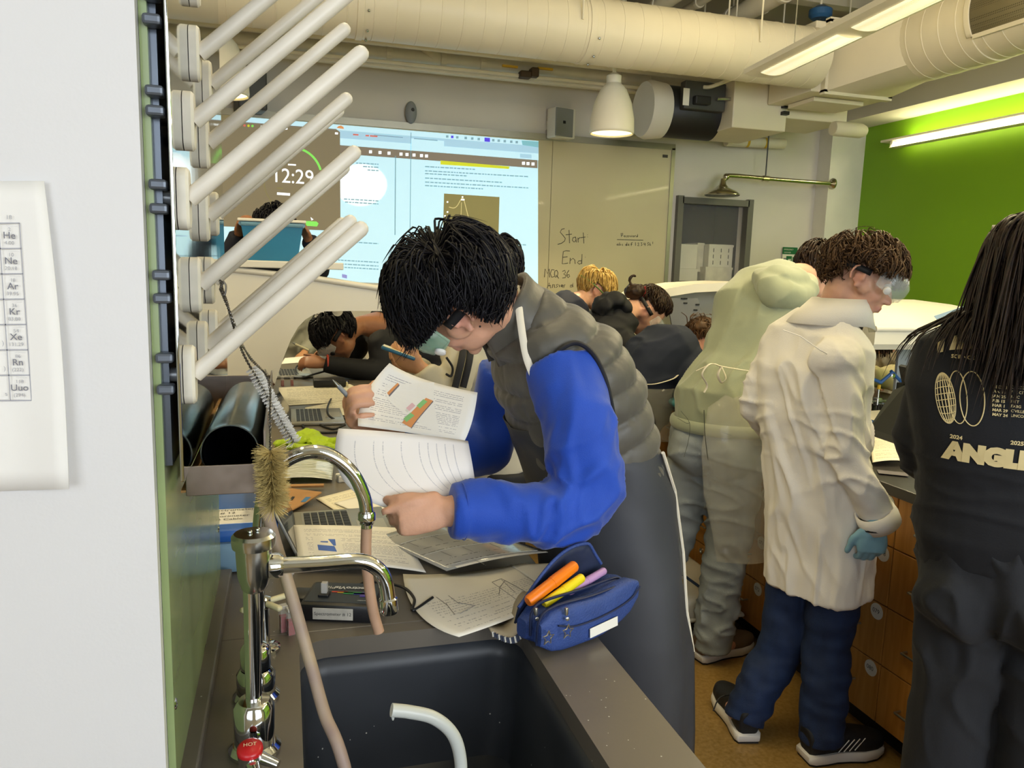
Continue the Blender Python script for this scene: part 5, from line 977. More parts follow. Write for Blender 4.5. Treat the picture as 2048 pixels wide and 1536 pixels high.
for px, py in ((1371, 597), (1371, 606), (1395, 609), (1391, 620), (1389, 630), (1366, 597)): mk('panel_slot', G().rbox(P(px, py, y=4.117), (.026, .006, .008), .002, rotz(.0)), M_SLOT, h1)
# ---- hood on the second island, near
h2 = thing('bench_hood_canopy', (2.9, 3.1, .9), 'white broad bench hood canopy beside the lab coat student', 'bench hood')
x0_, x1_ = 2.40, 3.30; prf = [(2.72, 1.245), (2.70, 1.27), (2.70, 1.325), (2.74, 1.352), (2.95, 1.395), (3.2, 1.425), (3.45, 1.438), (3.45, 1.40), (2.8, 1.25)]
mk('canopy', G().ext([(x0_, a, b) for a, b in prf], (x1_ - x0_, 0, 0)), M_HOOD, h2, smooth=30); mk('lip_edge', G().tube([(x0_, 2.705, 1.335), (x1_, 2.705, 1.335)], .014, 10), M_HOOD, h2, smooth=60)
M_HOODB = pm('blue_grey_hood_panel', '#9aa0a6', .35, var=.03); mk('inner_panel', G().rbox((3.0, 2.96, 1.085), (.46, .02, .36), .004), M_HOODB, h2); mk('panel_slot', G().rbox(P(1858, 688, y=2.9), (.07, .01, .014), .004), M_SLOT, h2)
mk('blue_card', G().ext([P(1868, 632, y=2.69), P(1950, 605, y=2.69), P(1960, 625, y=2.69), P(1886, 655, y=2.69)], (0, .002, 0)), pm('pale_blue_card', '#a9bfd0', .5), h2)
# ================================================================ second island: worktop and drawer units
wt2 = thing('island_worktop', (2.6, 2.2, .865), 'dark worktop of the drawer island at right', 'worktop')
for y0, y1 in ((.3, 2.2), (2.202, 4.7)): mk('slab', G().rbox((2.57, (y0 + y1) / 2, .8825), (1.46, y1 - y0, .035), .003), M_EPOXYD, wt2)
XD = 1.866; pitch = .3235; ROWS = [(.095, .293), (.297, .493), (.497, .693), (.697, .862)]
nums = {1.915: ['080', '079', '078', '077'], 2.562: ['072', '071', '070', '069'], 1.268: ['088', '087', '086', '085'], 3.209: ['064', '063', '062', '061'], 3.856: ['056', '055', '054', '053']}
pos = ['nearest to the camera', 'behind the lab coat student\'s legs', 'beside the white floor case', 'beyond the white floor case', 'at the far end of the island']
drawer_mesh = {}
for ui, ys in enumerate((.9445, 1.5915, 2.2385, 2.8855, 3.5325)):
    u = thing('drawer_unit', (XD + .3, ys + pitch, 0), 'oak drawer unit ' + pos[ui], 'cabinet', 'oak drawer units of the island')
    mk('carcass', G().box((XD + .32, ys + pitch, .478), (.6, 2 * pitch - .002, .765)), M_OAK, u); mk('toe_kick', G().box((XD + .36, ys + pitch, .047), (.6, 2 * pitch, .094)), M_TOE, u)
    for ci in range(2):
        y0 = ys + ci * pitch; key = round(y0, 3); lk = min(nums, key=lambda k: abs(k - y0)); has = abs(lk - y0) < .02
        for ri, (z0, z1) in enumerate(ROWS):
            d = mk('drawer', G().rbox((XD - .0, y0 + pitch / 2, (z0 + z1) / 2), (.020, pitch - .004, z1 - z0), .0015, None, 1), M_OAK, u)
            hz = (z0 + z1) / 2 - .004; yc = y0 + pitch / 2 + (.008 if not has else 0)
            mk('handle', G().tube(cat_rom([(XD - .009, yc + .055, hz), (XD - .03, yc + .053, hz), (XD - .033, yc + .045, hz), (XD - .033, yc - .045, hz), (XD - .03, yc - .053, hz), (XD - .009, yc - .055, hz)], 3), .0042, 8), M_HANDLE, d, smooth=60)
            if has:
                t_ = mk('number_tag', G().lathe([(.027, 0), (.027, .0015), (0, .0016)], (XD - .0101, y0 + .04, z1 - .029), (-1, 0, 0), 24), M_TAG if ys < 2.8 else M_TOE, d)
                text('tag_number', nums[lk][ri], M_TAGT, d, (XD - .0121, y0 + .04 + .018, z1 - .035), (0, -1, 0), (0, 0, 1), .021, lift=0)
            else: mk('lock', G().lathe([(.0125, 0), (.0125, .004), (.008, .0045), (.008, .002), (0, .002)], (XD - .0101, y0 + pitch / 2 + .01, z1 - .033), (-1, 0, 0), 20), M_STEEL, d, smooth=40)
# ---- things on the second island
S = Sheet(P(1742, 870, z=.903), P(1775, 860, z=.905), P(1870, 945, z=.903), P(1862, 978, z=.902), bow=(0, 0, .003)); paper('island_sheet', S, M_P3, 'sheet with grey photo lying at the island worktop edge')
S2 = Sheet(P(1738, 868, z=.912), P(1790, 872, z=.925), P(1828, 925, z=.915), P(1745, 925, z=.914), bow=(0, 0, .008)); paper('island_sheet', S2, M_P4, 'curled printed sheet on top near the black laptop')
o_ = mk('photo_print', G().box(P(1785, 946, z=.9045), (.09, .05, .0008), rotz(-.6)), M_GRY, None, label='small dark photo print on the island sheet', cat='print')
lb = thing('black_laptop', P(1790, 880, z=.9), 'black laptop standing open seen from behind beside the long haired student', 'laptop')
mk('lid', G().ext([P(1733, 868, y=1.98), P(1788, 782, y=2.02), P(1812, 772, y=1.95), P(1840, 905, y=1.72)], nrm(A_([.5, .8, .1])) * .012), M_BLACK, lb); mk('base', G().rbox((2.16, 1.92, .909), (.22, .30, .014), .004, rotz(.6)), M_BLACK, lb)
M_BTRAY = pm('blue_tray', '#2d5c9c', .4, var=.05); r = thing('blue_tray', P(1770, 785, z=.9), 'blue tray with white paper near the clamp stand', 'tray')
mk('pan', G().rbox((2.62, 2.75, .925), (.42, .3, .03), .01, rotz(.1)), M_BTRAY, r); mk('paper_sheet', G().box((2.62, 2.75, .942), (.39, .28, .002), rotz(.1)), M_P4, r); mk('photo_patch', G().box((2.6, 2.72, .9435), (.06, .05, .001), rotz(.1)), M_GRY, r)
r = thing('blue_clamp', P(1775, 755, z=.96), 'blue handled clamp lying behind the blue tray', 'clamp'); 
for a, b in (((1732, 752), (1762, 765)), ((1785, 745), (1760, 766)), ((1782, 742), (1803, 764))): mk('arm', G().tube([P(*a, y=2.95), P(*b, y=2.95)], .008, 8), M_BTRAY, r)
mk('eye', G().lathe([(.008, -.003), (.013, 0), (.008, .003)], P(1787, 752, y=2.94), (0, 1, 0), 14), M_STEEL, r)
r = thing('clamp_stand', P(1755, 830, z=.9), 'chrome clamps and steel beakers on the island behind the black laptop', 'clamp stand')
for px, py, rr_, hh in ((1740, 826, .028, .05), (1766, 834, .026, .06)): c = P(px, py, z=.9); mk('steel_cup', G().lathe([(rr_, 0), (rr_, hh), (rr_ * 1.06, hh + .003), (rr_ * .9, hh + .004), (rr_ * .88, .01)], c, n=24), M_STEEL, r, smooth=40)
c = P(1752, 832, z=.9); mk('rod', G().cyl(c, c + A_([0, 0, .14]), .006), M_STEEL, r); mk('boss', G().rbox(c + A_([0, 0, .07]), (.03, .03, .04), .006), M_STEEL, r); mk('cross_bar', G().tube([c + A_([-.08, 0, .07]), c + A_([.1, 0, .075])], .006, 10), M_STEEL, r); mk('yellow_knob', G().lathe([(.008, 0), (.008, .02)], c + A_([0, 0, .13]), n=12), M_YTAPE, r)
penobj('orange_pencil', P(1735, 822, z=.91), P(1758, 830, z=.91), .004, M_ORM, 'orange pencil lying by the black laptop on the island', 'pencil', M_HW)
r = thing('dark_monitor', P(1803, 768, z=.9), 'dark monitor edge standing behind the long haired student\'s arm', 'monitor'); mk('panel', G().ext([P(1797, 732, y=2.6), P(1812, 735, y=2.5), P(1814, 775, y=2.5), P(1806, 778, y=2.6)], (.06, .05, 0)), M_BLACK, r); mk('stand', G().box(P(1806, 790, y=2.55), (.04, .04, .1)), M_BLACK, r)
# ---- white case on the floor with dark base
M_WCASE = pm('white_case_plastic', '#dcd8ca', .4, var=.03); M_BSTRIPE = pm('blue_stripe', '#23406b', .5); M_YSTK = pm('yellow_sticker', '#d9c23a', .5); M_CBASE = pm('dark_case_base', '#5a5650', .5, var=.06)
fc = thing('white_floor_case', (1.62, 2.95, 0), 'white lidded plastic case with blue stripe on the floor', 'case')
mk('base', G().rbox((1.60, 2.97, .055), (.44, .56, .11), .01), M_CBASE, fc); mk('lid', G().rbox((1.60, 2.97, .165), (.48, .60, .11), .035, None, 4), M_WCASE, fc, smooth=50)
mk('rim', G().rbox((1.60, 2.97, .122), (.495, .615, .018), .008), M_WCASE, fc, smooth=50)
a, b = P(1350, 1138, z=.2215), P(1408, 1180, z=.2215); d_ = b - a; mk('blue_stripe', G().box((a + b) / 2, (np.linalg.norm(d_), .018, .0015), rotz(math.atan2(d_[1], d_[0]))), M_BSTRIPE, fc); mk('yellow_sticker', G().box(P(1357, 1162, z=.2215), (.06, .05, .0015), rotz(-.5)), M_YSTK, fc)
# ================================================================ people: builders
TMP = bpy.data.scenes.new('tmp_build')
def fused(name, g, vox, it=4, disp=None, fac=.5):
    """Union of overlapping closed lofts as one smooth surface; returns verts, faces, normals."""
    me = mesh_of(name + '_raw', g.v, g.f, [])
    bm = bmesh.new(); bm.from_mesh(me); bmesh.ops.recalc_face_normals(bm, faces=bm.faces); bm.to_mesh(me); bm.free()
    o = bpy.data.objects.new(name + '_raw', me); TMP.collection.objects.link(o)
    md = o.modifiers.new('r', 'REMESH'); md.mode = 'VOXEL'; md.voxel_size = vox
    if it: s_ = o.modifiers.new('s', 'SMOOTH'); s_.iterations = it; s_.factor = fac
    vl = TMP.view_layers[0]; vl.update(); m2 = bpy.data.meshes.new_from_object(o.evaluated_get(vl.depsgraph))
    n = len(m2.vertices); co = np.empty(n * 3); m2.vertices.foreach_get('co', co); no = np.empty(n * 3)
    m2.vertex_normals.foreach_get('vector', no); co = co.reshape(-1, 3); no = no.reshape(-1, 3)
    k = len(m2.polygons); fv = np.empty(len(m2.loops), dtype=np.int32); m2.loops.foreach_get('vertex_index', fv); ls = np.empty(k, dtype=np.int32); m2.polygons.foreach_get('loop_start', ls)
    bpy.data.objects.remove(o); bpy.data.meshes.remove(me)
    if disp is not None: co = co + no * disp(co)[:, None]
    f = np.split(fv, ls[1:]); bpy.data.meshes.remove(m2)
    return co, [tuple(int(i) for i in q) for q in f]
def fold_field(specs):
    """specs: (amp, 3x3 or scales, seed, [mask centre, mask radius], ridged)"""
    def fn(co):
        out = np.zeros(len(co))
        for s_ in specs:
            amp, sc_, seed = s_[:3]; mc = s_[3] if len(s_) > 3 else None; rid = s_[4] if len(s_) > 4 else False
            S_ = A_(sc_, dtype=float); q = co @ (S_.T if S_.ndim == 2 else np.diag(S_)) + seed * 7.31
            if mc is not None: w_ = np.exp(-(((co - A_(mc[0])) ** 2).sum(1)) / mc[1] ** 2)
            else: w_ = np.ones(len(co))
            idx = np.nonzero(w_ > .03)[0]
            nv = A_([mnoise.noise((q[i][0], q[i][1], q[i][2])) for i in idx])
            if rid: nv = np.clip(1 - np.abs(nv) * 3.2, -.3, 1) ** 3 if False else np.maximum(0, 1 - np.abs(nv) * 3.0) ** 1.5 - .3
            out[idx] += amp * w_[idx] * nv
        return out
    return fn
def stretch_along(d, along, across):
    """matrix: noise frequency `along` in direction d and `across` perpendicular to it"""
    d = nrm(d); return np.eye(3) * across + np.outer(d, d) * (along - across)
def ring_loft(g, rings, lat, n=22, sup=1.25):
    """rings: (centre, half width along lat, half depth); front = lat x spine"""
    C = A_([r[0] for r in rings], dtype=float); T = np.gradient(C, axis=0); V = []
    Lt = lat if isinstance(lat, list) else [lat] * len(rings)
    for i, r in enumerate(rings):
        t_ = nrm(T[i]); l = nrm(A_(Lt[i]) - t_ * (A_(Lt[i]) @ t_)); f = np.cross(l, t_)
        for k in range(n):
            a = 2 * math.pi * k / n; ca, sa = math.cos(a), math.sin(a); e = 2 / (2 * sup)
            V.append(C[i] + l * r[1] * np.sign(ca) * abs(ca) ** e + f * r[2] * np.sign(sa) * abs(sa) ** e)
    m_ = len(rings); F = [(i * n + j, i * n + (j + 1) % n, (i + 1) * n + (j + 1) % n, (i + 1) * n + j) for i in range(m_ - 1) for j in range(n)]
    F += [tuple(range(n - 1, -1, -1)), tuple(range((m_ - 1) * n, m_ * n))]
    return g.add(V, F)
def limb(g, pr, m_=5, n=16, k=1.0, add=0.0):
    """pr: list of (point, radius): smooth tapering limb with rounded ends"""
    p = cat_rom([q[0] for q in pr], m_); r = np.interp(np.linspace(0, len(pr) - 1, len(p)), range(len(pr)), [q[1] * k + add for q in pr])
    d0 = nrm(p[0] - p[1]); d1 = nrm(p[-1] - p[-2])
    P_ = [p[0] + d0 * r[0] * .7, p[0] + d0 * r[0] * .45] + list(p) + [p[-1] + d1 * r[-1] * .45, p[-1] + d1 * r[-1] * .7]
    R_ = [r[0] * .35, r[0] * .8] + list(r) + [r[-1] * .8, r[-1] * .35]
    return g.tube(P_, R_, n)
def cut_limb(g, pr, m_=5, n=16):
    """limb with a flat far end (cuff, hem)"""
    p = cat_rom([q[0] for q in pr], m_); r = np.interp(np.linspace(0, len(pr) - 1, len(p)), range(len(pr)), [q[1] for q in pr])
    return g.tube(p, r, n)
def add_head(g, c, M, s=1.0):
    def T(x, y, z): return c + M @ (A_([x, y, z]) * s)
    E_ = lambda p, r: g.ell(T(*p), [q * s for q in r], M, 18, 12)
    E_((-.012, 0, .028), (.094, .074, .082)); E_((.03, 0, -.03), (.064, .058, .085)); E_((.028, 0, -.082), (.056, .049, .034)); E_((.068, 0, -.106), (.019, .021, .015))
    for q in (-1, 1):
        E_((.056, .032 * q, -.042), (.03, .026, .03)); E_((.096, .0105 * q, -.044), (.010, .008, .007)); E_((.080, .028 * q, .014), (.013, .026, .008)); E_((.020, .062 * q, -.03), (.03, .014, .03))
        # ear: shell, helix rim, lobe
        E_((-.006, .0775 * q, -.016), (.016, .006, .026)); p = [T(-.006 + .021 * math.cos(a) - .004, (.087 + .005 * (math.cos(a) < 0)) * q, -.012 + .031 * math.sin(a)) for a in np.linspace(-.5, 4.1, 14)]
        g.tube(p, .0056 * s, 8); E_((-.0, .083 * q, -.045), (.009, .006, .009)); E_((.006, .082 * q, -.018), (.006, .006, .010))
    g.tube([T(.086, 0, .008), T(.097, 0, -.015), T(.107, 0, -.036)], [.008 * s, .009 * s, .011 * s], 12); E_((.107, 0, -.041), (.0125, .0125, .0105))
    E_((.090, 0, -.067), (.012, .021, .0062)); E_((.088, 0, -.079), (.0115, .018, .0066))
def add_hand(g, W, f, pn, th, curl=(25, 30, 20), s=1.0, thumb=None, spread=.06, k=1.0):
    """W wrist; f towards knuckles; pn out of the palm; th towards the thumb side"""
    f = nrm(f); pn = nrm(A_(pn) - f * (A_(pn) @ f)); t_ = np.cross(f, pn); t_ = t_ if t_ @ A_(th) > 0 else -t_; W = A_(W)
    rg = [(W - f * .03 * s, .027 * s * k, .021 * s * k), (W, .027 * s * k, .020 * s * k), (W + f * .03 * s, .036 * s * k, .018 * s * k), (W + f * .065 * s, .041 * s * k, .015 * s * k), (W + f * .092 * s, .040 * s * k, .012 * s * k)]
    ring_loft(g, rg, t_, 18, 1.3)
    for i, (o_, L_, r_) in enumerate(((.029, .073, .0088), (.0098, .081, .0088), (-.0095, .076, .0084), (-.028, .060, .0075))):
        cu = curl[i] if isinstance(curl[0], (tuple, list)) else curl
        p = W + f * (.086 if i not in (3,) else .078) * s + t_ * o_ * s; a = 0; pts = [(p - f * .012 * s, r_ * 1.1 * s * k)]; d_ = nrm(f + t_ * (o_ * spread / .03))
        pts.append((p, r_ * 1.08 * s * k))
        for j, fr in enumerate((.45, .31, .24)):
            a += math.radians(cu[j]); dj = nrm(math.cos(a) * d_ + math.sin(a) * pn); p = p + dj * L_ * fr * s; pts.append((p, r_ * (1.0, .92, .78)[j] * s * k))
        limb(g, pts, 3, 10)
    b = W + f * .022 * s + t_ * .026 * s; tt = thumb if thumb is not None else (nrm(f * .7 + t_ * .65 + pn * .25), nrm(f * .95 + t_ * .2 + pn * .25))
    p1 = b + nrm(tt[0]) * .042 * s; p2 = p1 + nrm(tt[1]) * .034 * s; p3 = p2 + nrm(A_(tt[1]) * .9 + A_(tt[0]) * .1) * .024 * s
    limb(g, [(b, .0145 * s * k), (p1, .0115 * s * k), (p2, .0095 * s * k), (p3, .0078 * s * k)], 3, 10)
M_SKIN = {}
def skin(name, col, lip):
    m = pm(name, col, .45, var=.05, vs=30, bump=.05, bs=220, spec=.4); nt = m.node_tree; N = nt.nodes; L = nt.links; b = N['Principled BSDF']
    old = b.inputs['Base Color'].links[0].from_socket; at = N.new('ShaderNodeAttribute'); at.attribute_name = 'blush'; mx = N.new('ShaderNodeMix'); mx.data_type = 'RGBA'
    L.new(at.outputs['Fac'], mx.inputs[0]); L.new(old, mx.inputs[6]); mx.inputs[7].default_value = (*lin(lip), 1); L.new(mx.outputs[2], b.inputs['Base Color'])
    b.inputs['Subsurface Weight'].default_value = .12; b.inputs['Subsurface Radius'].default_value = (.012, .005, .003); b.inputs['Subsurface Scale'].default_value = .5
    return m
SK_A = skin('skin_light', '#d3a184', '#b8706a'); SK_B = skin('skin_tan', '#b98a66', '#9a5f52'); SK_K = skin('skin_fair', '#d6a68c', '#b5655f'); SK_D = skin('skin_brown', '#9a6a4c', '#7c4a40')
def person(label, g, vox, sk, head, it=4):
    """the body: one continuous mesh, top level"""
    co, f = fused('person', g, vox, it)
    o = mk('person', (co, f), sk, None, smooth=180, label=label, cat='person', recalc=False)
    if head is not None:
        c, M, s = head; q = (co - c) @ M / s; bl = np.zeros(len(co))
        lm = np.exp(-((q[:, 1] / .02) ** 2 + ((q[:, 2] + .073) / .0085) ** 2)) * (q[:, 0] > .07); ear = np.exp(-((q[:, 0] + .008) / .03) ** 2 - ((q[:, 2] + .018) / .035) ** 2) * (np.abs(q[:, 1]) > .074); ns_ = np.exp(-((q[:, 0] - .11) / .02) ** 2 - ((q[:, 2] + .04) / .015) ** 2 - (q[:, 1] / .02) ** 2); ck = np.exp(-((q[:, 0] - .065) / .03) ** 2 - ((np.abs(q[:, 1]) - .045) / .02) ** 2 - ((q[:, 2] + .045) / .025) ** 2)
        bl = np.clip(lm * .95 + ear * .45 + ns_ * .3 + ck * .25, 0, 1); at = o.data.attributes.new('blush', 'FLOAT', 'POINT'); at.data.foreach_set('value', bl)
    return o
def cloth(name, g, vox, mat, par, disp=None, it=4, label=None):
    co, f = fused(name, g, vox, it, disp); return mk(name, (co, f), mat, par, smooth=180, recalc=False, label=label)
def hairdo(name, c, M, s, mat, par, n, length, region, comb, grav=.25, width=.0022, curl=0., seed=1, lift=.25, vol=.018, steps=9, colliders=(), jt=.04, stiff=1.0, hold=.7, gdir=(0, 0, -1.), trim=True, bvh=None, trimz=lambda p: .008 + 0 * p[:, 1]):
    """strand hair: clumps grown over the skull, combed, pulled by gravity and kept outside the skull and colliders"""
    rr = np.random.default_rng(seed); sk_c = A_([-.012, 0, .026]); sk_r = A_([.0965, .077, .085])
    d = rr.normal(size=(n * 5, 3)); d /= np.linalg.norm(d, axis=1)[:, None]; d = d[region(d)][:n]; n = len(d)
    p = sk_c + d * sk_r; nv = d / sk_r; nv /= np.linalg.norm(nv, axis=1)[:, None]; tv = comb(d); tv = tv - nv * (tv * nv).sum(1)[:, None]; tv /= (np.linalg.norm(tv, axis=1)[:, None] + 1e-9)
    v = nv * lift + tv; v /= np.linalg.norm(v, axis=1)[:, None]; dn = M.T @ nrm(gdir); Ls = length(d) * rr.uniform(.75, 1.2, n); lay = rr.uniform(.12, 1, n) ** .8 * vol
    pts = [p * 1.0]; seg = Ls / steps; jit = rr.normal(size=(n, 3))
    for k in range(steps):
        v = v * stiff + dn * grav * (.4 + k / steps) + jit * jt + (np.stack([np.sin(k * 1.9 + jit[:, 0] * 3), np.cos(k * 2.1 + jit[:, 1] * 3), np.sin(k * 1.6 + jit[:, 2] * 5)], 1) * curl if curl else 0); v /= np.linalg.norm(v, axis=1)[:, None]
        p = p + v * seg[:, None]
        rad = sk_r + lay[:, None] * min(1, (k + 1) / 3); q = (p - sk_c) / rad; l = np.linalg.norm(q, axis=1); ins = l < 1; p[ins] = (sk_c + q / l[:, None] * rad)[ins]
        if k < hold * steps: far = l > 1.03; p[far] = (sk_c + q / l[:, None] * rad * 1.03)[far]
        if trim: fz = ((p[:, 2] < .016) & (np.abs(p[:, 0] + .004) < .034) & (np.abs(p[:, 1]) > .055)) | ((p[:, 0] > -.02) & (p[:, 2] < trimz(p))); p[fz] = pts[-1][fz]
        if bvh is not None:
            pw_ = c + (p * s) @ M.T
            for i in range(n):
                h_ = bvh.find_nearest(Vector(pw_[i]), .4)
                if h_[0] is not None:
                    mg = .004 + lay[i] * .8
                    if (Vector(pw_[i]) - h_[0]).dot(h_[1]) < mg: pw_[i] = A_(h_[0] + h_[1] * mg)
            p = (pw_ - c) @ M / s
        if len(colliders):
            pw = c + (p * s) @ M.T
            for cc_, CM, cr_2 in colliders:
                q = ((pw - cc_) @ CM) / (A_(cr_2) + lay[:, None] * 1.2); l = np.linalg.norm(q, axis=1); ins = l < 1; pw[ins] = (cc_ + (q / l[:, None] * (A_(cr_2) + lay[:, None] * 1.2)) @ CM.T)[ins]
            p = (pw - c) @ M / s
        v = p - pts[-1]; v /= (np.linalg.norm(v, axis=1)[:, None] + 1e-9); pts.append(p.copy())
    W_ = A_(pts); K = steps + 1; prof = np.sin(np.linspace(.25 * math.pi, math.pi * .985, K)) ** .7; wd = width * rr.uniform(.6, 1.3, n); V = np.zeros((n, K, 3, 3))
    for k in range(K):
        t_ = W_[min(k + 1, K - 1)] - W_[max(k - 1, 0)]; t_ /= (np.linalg.norm(t_, axis=1)[:, None] + 1e-9); u_ = np.cross(t_, jit + 5 * (W_[k] - sk_c)); u_ /= (np.linalg.norm(u_, axis=1)[:, None] + 1e-9); w_ = np.cross(t_, u_)
        for j in range(3):
            a = 2 * math.pi * j / 3; V[:, k, j] = W_[k] + (math.cos(a) * u_ * 1.5 + math.sin(a) * w_ * .7) * (wd * prof[k])[:, None]
    V = V.reshape(-1, 3); V = c + (V * s) @ M.T; F = []
    for i in range(n):
        b = i * K * 3
        for k in range(steps):
            for j in range(3): a0 = b + k * 3 + j; a1 = b + k * 3 + (j + 1) % 3; F.append((a0, a1, a1 + 3, a0 + 3))
    # scalp cap under the strands
    nu, nw = 40, 24; cv = []; cf = []; off_ = len(V)
    dirs = A_([[(math.sin(math.pi * i / nw) * math.cos(2 * math.pi * j / nu), math.sin(math.pi * i / nw) * math.sin(2 * math.pi * j / nu), math.cos(math.pi * i / nw)) for j in range(nu)] for i in range(nw + 1)]).reshape(-1, 3)
    cap = c + ((sk_c + dirs * (sk_r + vol * .08)) * s) @ M.T; ok = region(dirs)
    for i in range(nw):
        for j in range(nu):
            q = (i * nu + j, i * nu + (j + 1) % nu, (i + 1) * nu + (j + 1) % nu, (i + 1) * nu + j)
            if all(ok[list(q)]): cf.append(tuple(x + off_ for x in q))
    V = np.vstack([V, cap]); return mk(name, (V, F + cf), mat, par, smooth=180, recalc=False)
def hairmat(name, c1, c2, rough=.5): return pm(name, c1, rough, var=0, vs=60, col2=c2, spec=.3)
H_BLACK = hairmat('black_hair', '#0d0c10', '#1c1a20'); H_BROWN = hairmat('brown_hair', '#3a2818', '#5f452c'); H_BLOND = hairmat('blond_hair', '#a8853f', '#d0b06a'); H_DBROWN = hairmat('dark_brown_hair', '#1f150e', '#3a281a'); H_LONG = hairmat('long_dark_hair', '#130d0a', '#2a1c14')
def reg_short(d): return (d[:, 2] > -.35 + .55 * (d[:, 0] > .0) * d[:, 0] * 1.6) & ~((d[:, 0] > .62) & (d[:, 2] < .42)) & ~((np.abs(d[:, 1]) > .78) & (d[:, 2] < -.02) & (d[:, 0] > -.35)) | ((d[:, 0] < -.45) & (d[:, 2] > -.62))
def comb_crown(d): # from the crown outward, forward on top
    return A_([.9, 0, -.35]) * (d[:, 0:1] > -.55) + np.stack([d[:, 0] * .2 - .15 * (d[:, 0] < -.5), d[:, 1] * 1.3, -.55 - .5 * (d[:, 0] < -.4)], 1)
M_GOGC = pm('clear_goggle', '#dfe6e2', .06, var=.01, alpha=.20); M_GOGG = pm('green_goggle', '#a9d3b8', .08, var=.03, alpha=.42); M_STRAP = pm('black_strap', '#17171a', .6, var=.08); M_VENT = pm('white_vent', '#e4e2dc', .4)
def goggles(c, M, s, par, mat, z0=0.0, vent=M_VENT, strap=True, xo=0., zs=0.):
    gg = []; 
    def T(x, y, z): return c + M @ (A_([x + xo, y, z + z0]) * s)
    rows = []
    for i, (dz, bulge) in enumerate(((-.036, .0), (-.03, .014), (-.012, .024), (.012, .026), (.03, .016), (.036, .0))):
        rows.append([T(.028 + (.085 + bulge * (.5 + .5 * math.cos(a))) * max(0, math.cos(a)) ** .8, (.080 + .002) * math.sin(a), dz * (1 - .22 * (abs(a) / 1.4) ** 2) - .006 * (1 - abs(a)) * (i < 2)) for a in np.linspace(-1.42, 1.42, 25)])
    gl_ = mk('goggles', G().grid(rows), mat, par, smooth=180, solid=.0022 * s, recalc=True)
    g = G(); loop = rows[0] + rows[-1][::-1] + [rows[0][0]]; g.tube(loop, .0034 * s, 8); mk('goggle_rim', g, mat, gl_, smooth=60)
    for a in (-.95, .95): q = T(.03 + .088 * math.cos(a), .088 * math.sin(a), -.028); mk('vent', G().lathe([(.012 * s, 0), (.012 * s, .006 * s), (.009 * s, .008 * s), (0, .0085 * s)], q, M @ A_([math.cos(a), math.sin(a), -.3]), 18), vent, gl_, smooth=40)
    for a in (-.35,): q = T(.118, -.02, .03); mk('vent', G().lathe([(.011 * s, 0), (.011 * s, .006 * s), (0, .008 * s)], q, M @ A_([.8, -.2, .6]), 18), vent, gl_, smooth=40)
    if strap:
        rows = [[T(-.012 + .112 * math.cos(a) - xo, .092 * math.sin(a), dz + zs * (1 - math.cos(a - math.pi)) * -1 + zs - z0 * (math.cos(a) < -.2) * .0) for a in np.linspace(1.25, 2 * math.pi - 1.25, 30)] for dz in (-.010, .010)]
        mk('goggle_strap', G().grid(rows), M_STRAP, gl_, smooth=180, solid=.003 * s)
    return gl_
def shoe(par, heel, d, L_, wd, mat, solem, lab=None, up=.075, lines=None):
    """shoe on the floor: heel point, direction, length"""
    d = nrm(A_([d[0], d[1], 0])); l = A_([-d[1], d[0], 0]); heel = A_([heel[0], heel[1], 0.])
    prof = [(0, .62, .95), (.06, .78, 1.0), (.2, .8, 1.0), (.35, .74, .95), (.5, .82, .8), (.68, 1.0, .62), (.85, .9, .48), (.96, .6, .36), (1.0, .3, .25)]
    rg = [(heel + d * L_ * t_ + A_([0, 0, .03 + up * h_ * .5]), wd / 2 * w_, up * h_ * .5 + .012) for t_, w_, h_ in prof]; g = G(); V = []
    ring_loft(g, rg, l, 18, 1.2); co, f = fused('shoe', g, .005, 3); sh_ = mk('shoe', (co, f), mat, par, smooth=180, recalc=False, label=lab)
    out = [heel + d * (L_ * t_ * 1.02 - .004) + l * (wd / 2 * w_ * 1.08) for t_, w_, h_ in prof] + [heel + d * (L_ * t_ * 1.02 - .004) - l * (wd / 2 * w_ * 1.08) for t_, w_, h_ in prof[::-1]]
    g = G(); n_ = len(out); o2 = A_(out); cen_ = o2.mean(0); lv_ = [(0.004, .94), (.012, 1.0), (.03, 1.0), (.036, .93)]
    Vv = np.vstack([cen_ + (o2 - cen_) * k_ + A_([0, 0, z_ + .0 * (k_)]) for z_, k_ in lv_]); Ff = [(i * n_ + j, i * n_ + (j + 1) % n_, (i + 1) * n_ + (j + 1) % n_, (i + 1) * n_ + j) for i in range(3) for j in range(n_)] + [tuple(range(n_)), tuple(range(3 * n_, 4 * n_))]
    mk('sole', (Vv, Ff), solem, sh_, smooth=50); mk('outsole', (np.vstack([cen_ + (o2 - cen_) * .96 + A_([0, 0, z_]) for z_ in (0, .006)]), [(j, (j + 1) % n_, n_ + (j + 1) % n_, n_ + j) for j in range(n_)] + [tuple(range(n_)), tuple(range(n_, 2 * n_))]), M_BLACK, sh_)
    for k_ in range(4): q = heel + d * L_ * (.42 + .08 * k_) + A_([0, 0, .03 + up * (.93 - .12 * k_)]); mk('lace', G().tube([q - l * wd * .25 - A_([0, 0, .012]), q + A_([0, 0, .004]), q + l * wd * .25 - A_([0, 0, .012])], .0025, 6), M_BLACK, sh_)
    return sh_
def pw(px, py, y): return P(px, py, y=y)
def tie(par, name, pts, r_, mat, flat=.35): return mk(name, G().tube(cat_rom(pts, 6), r_, 8, flat=flat), mat, par, smooth=60)
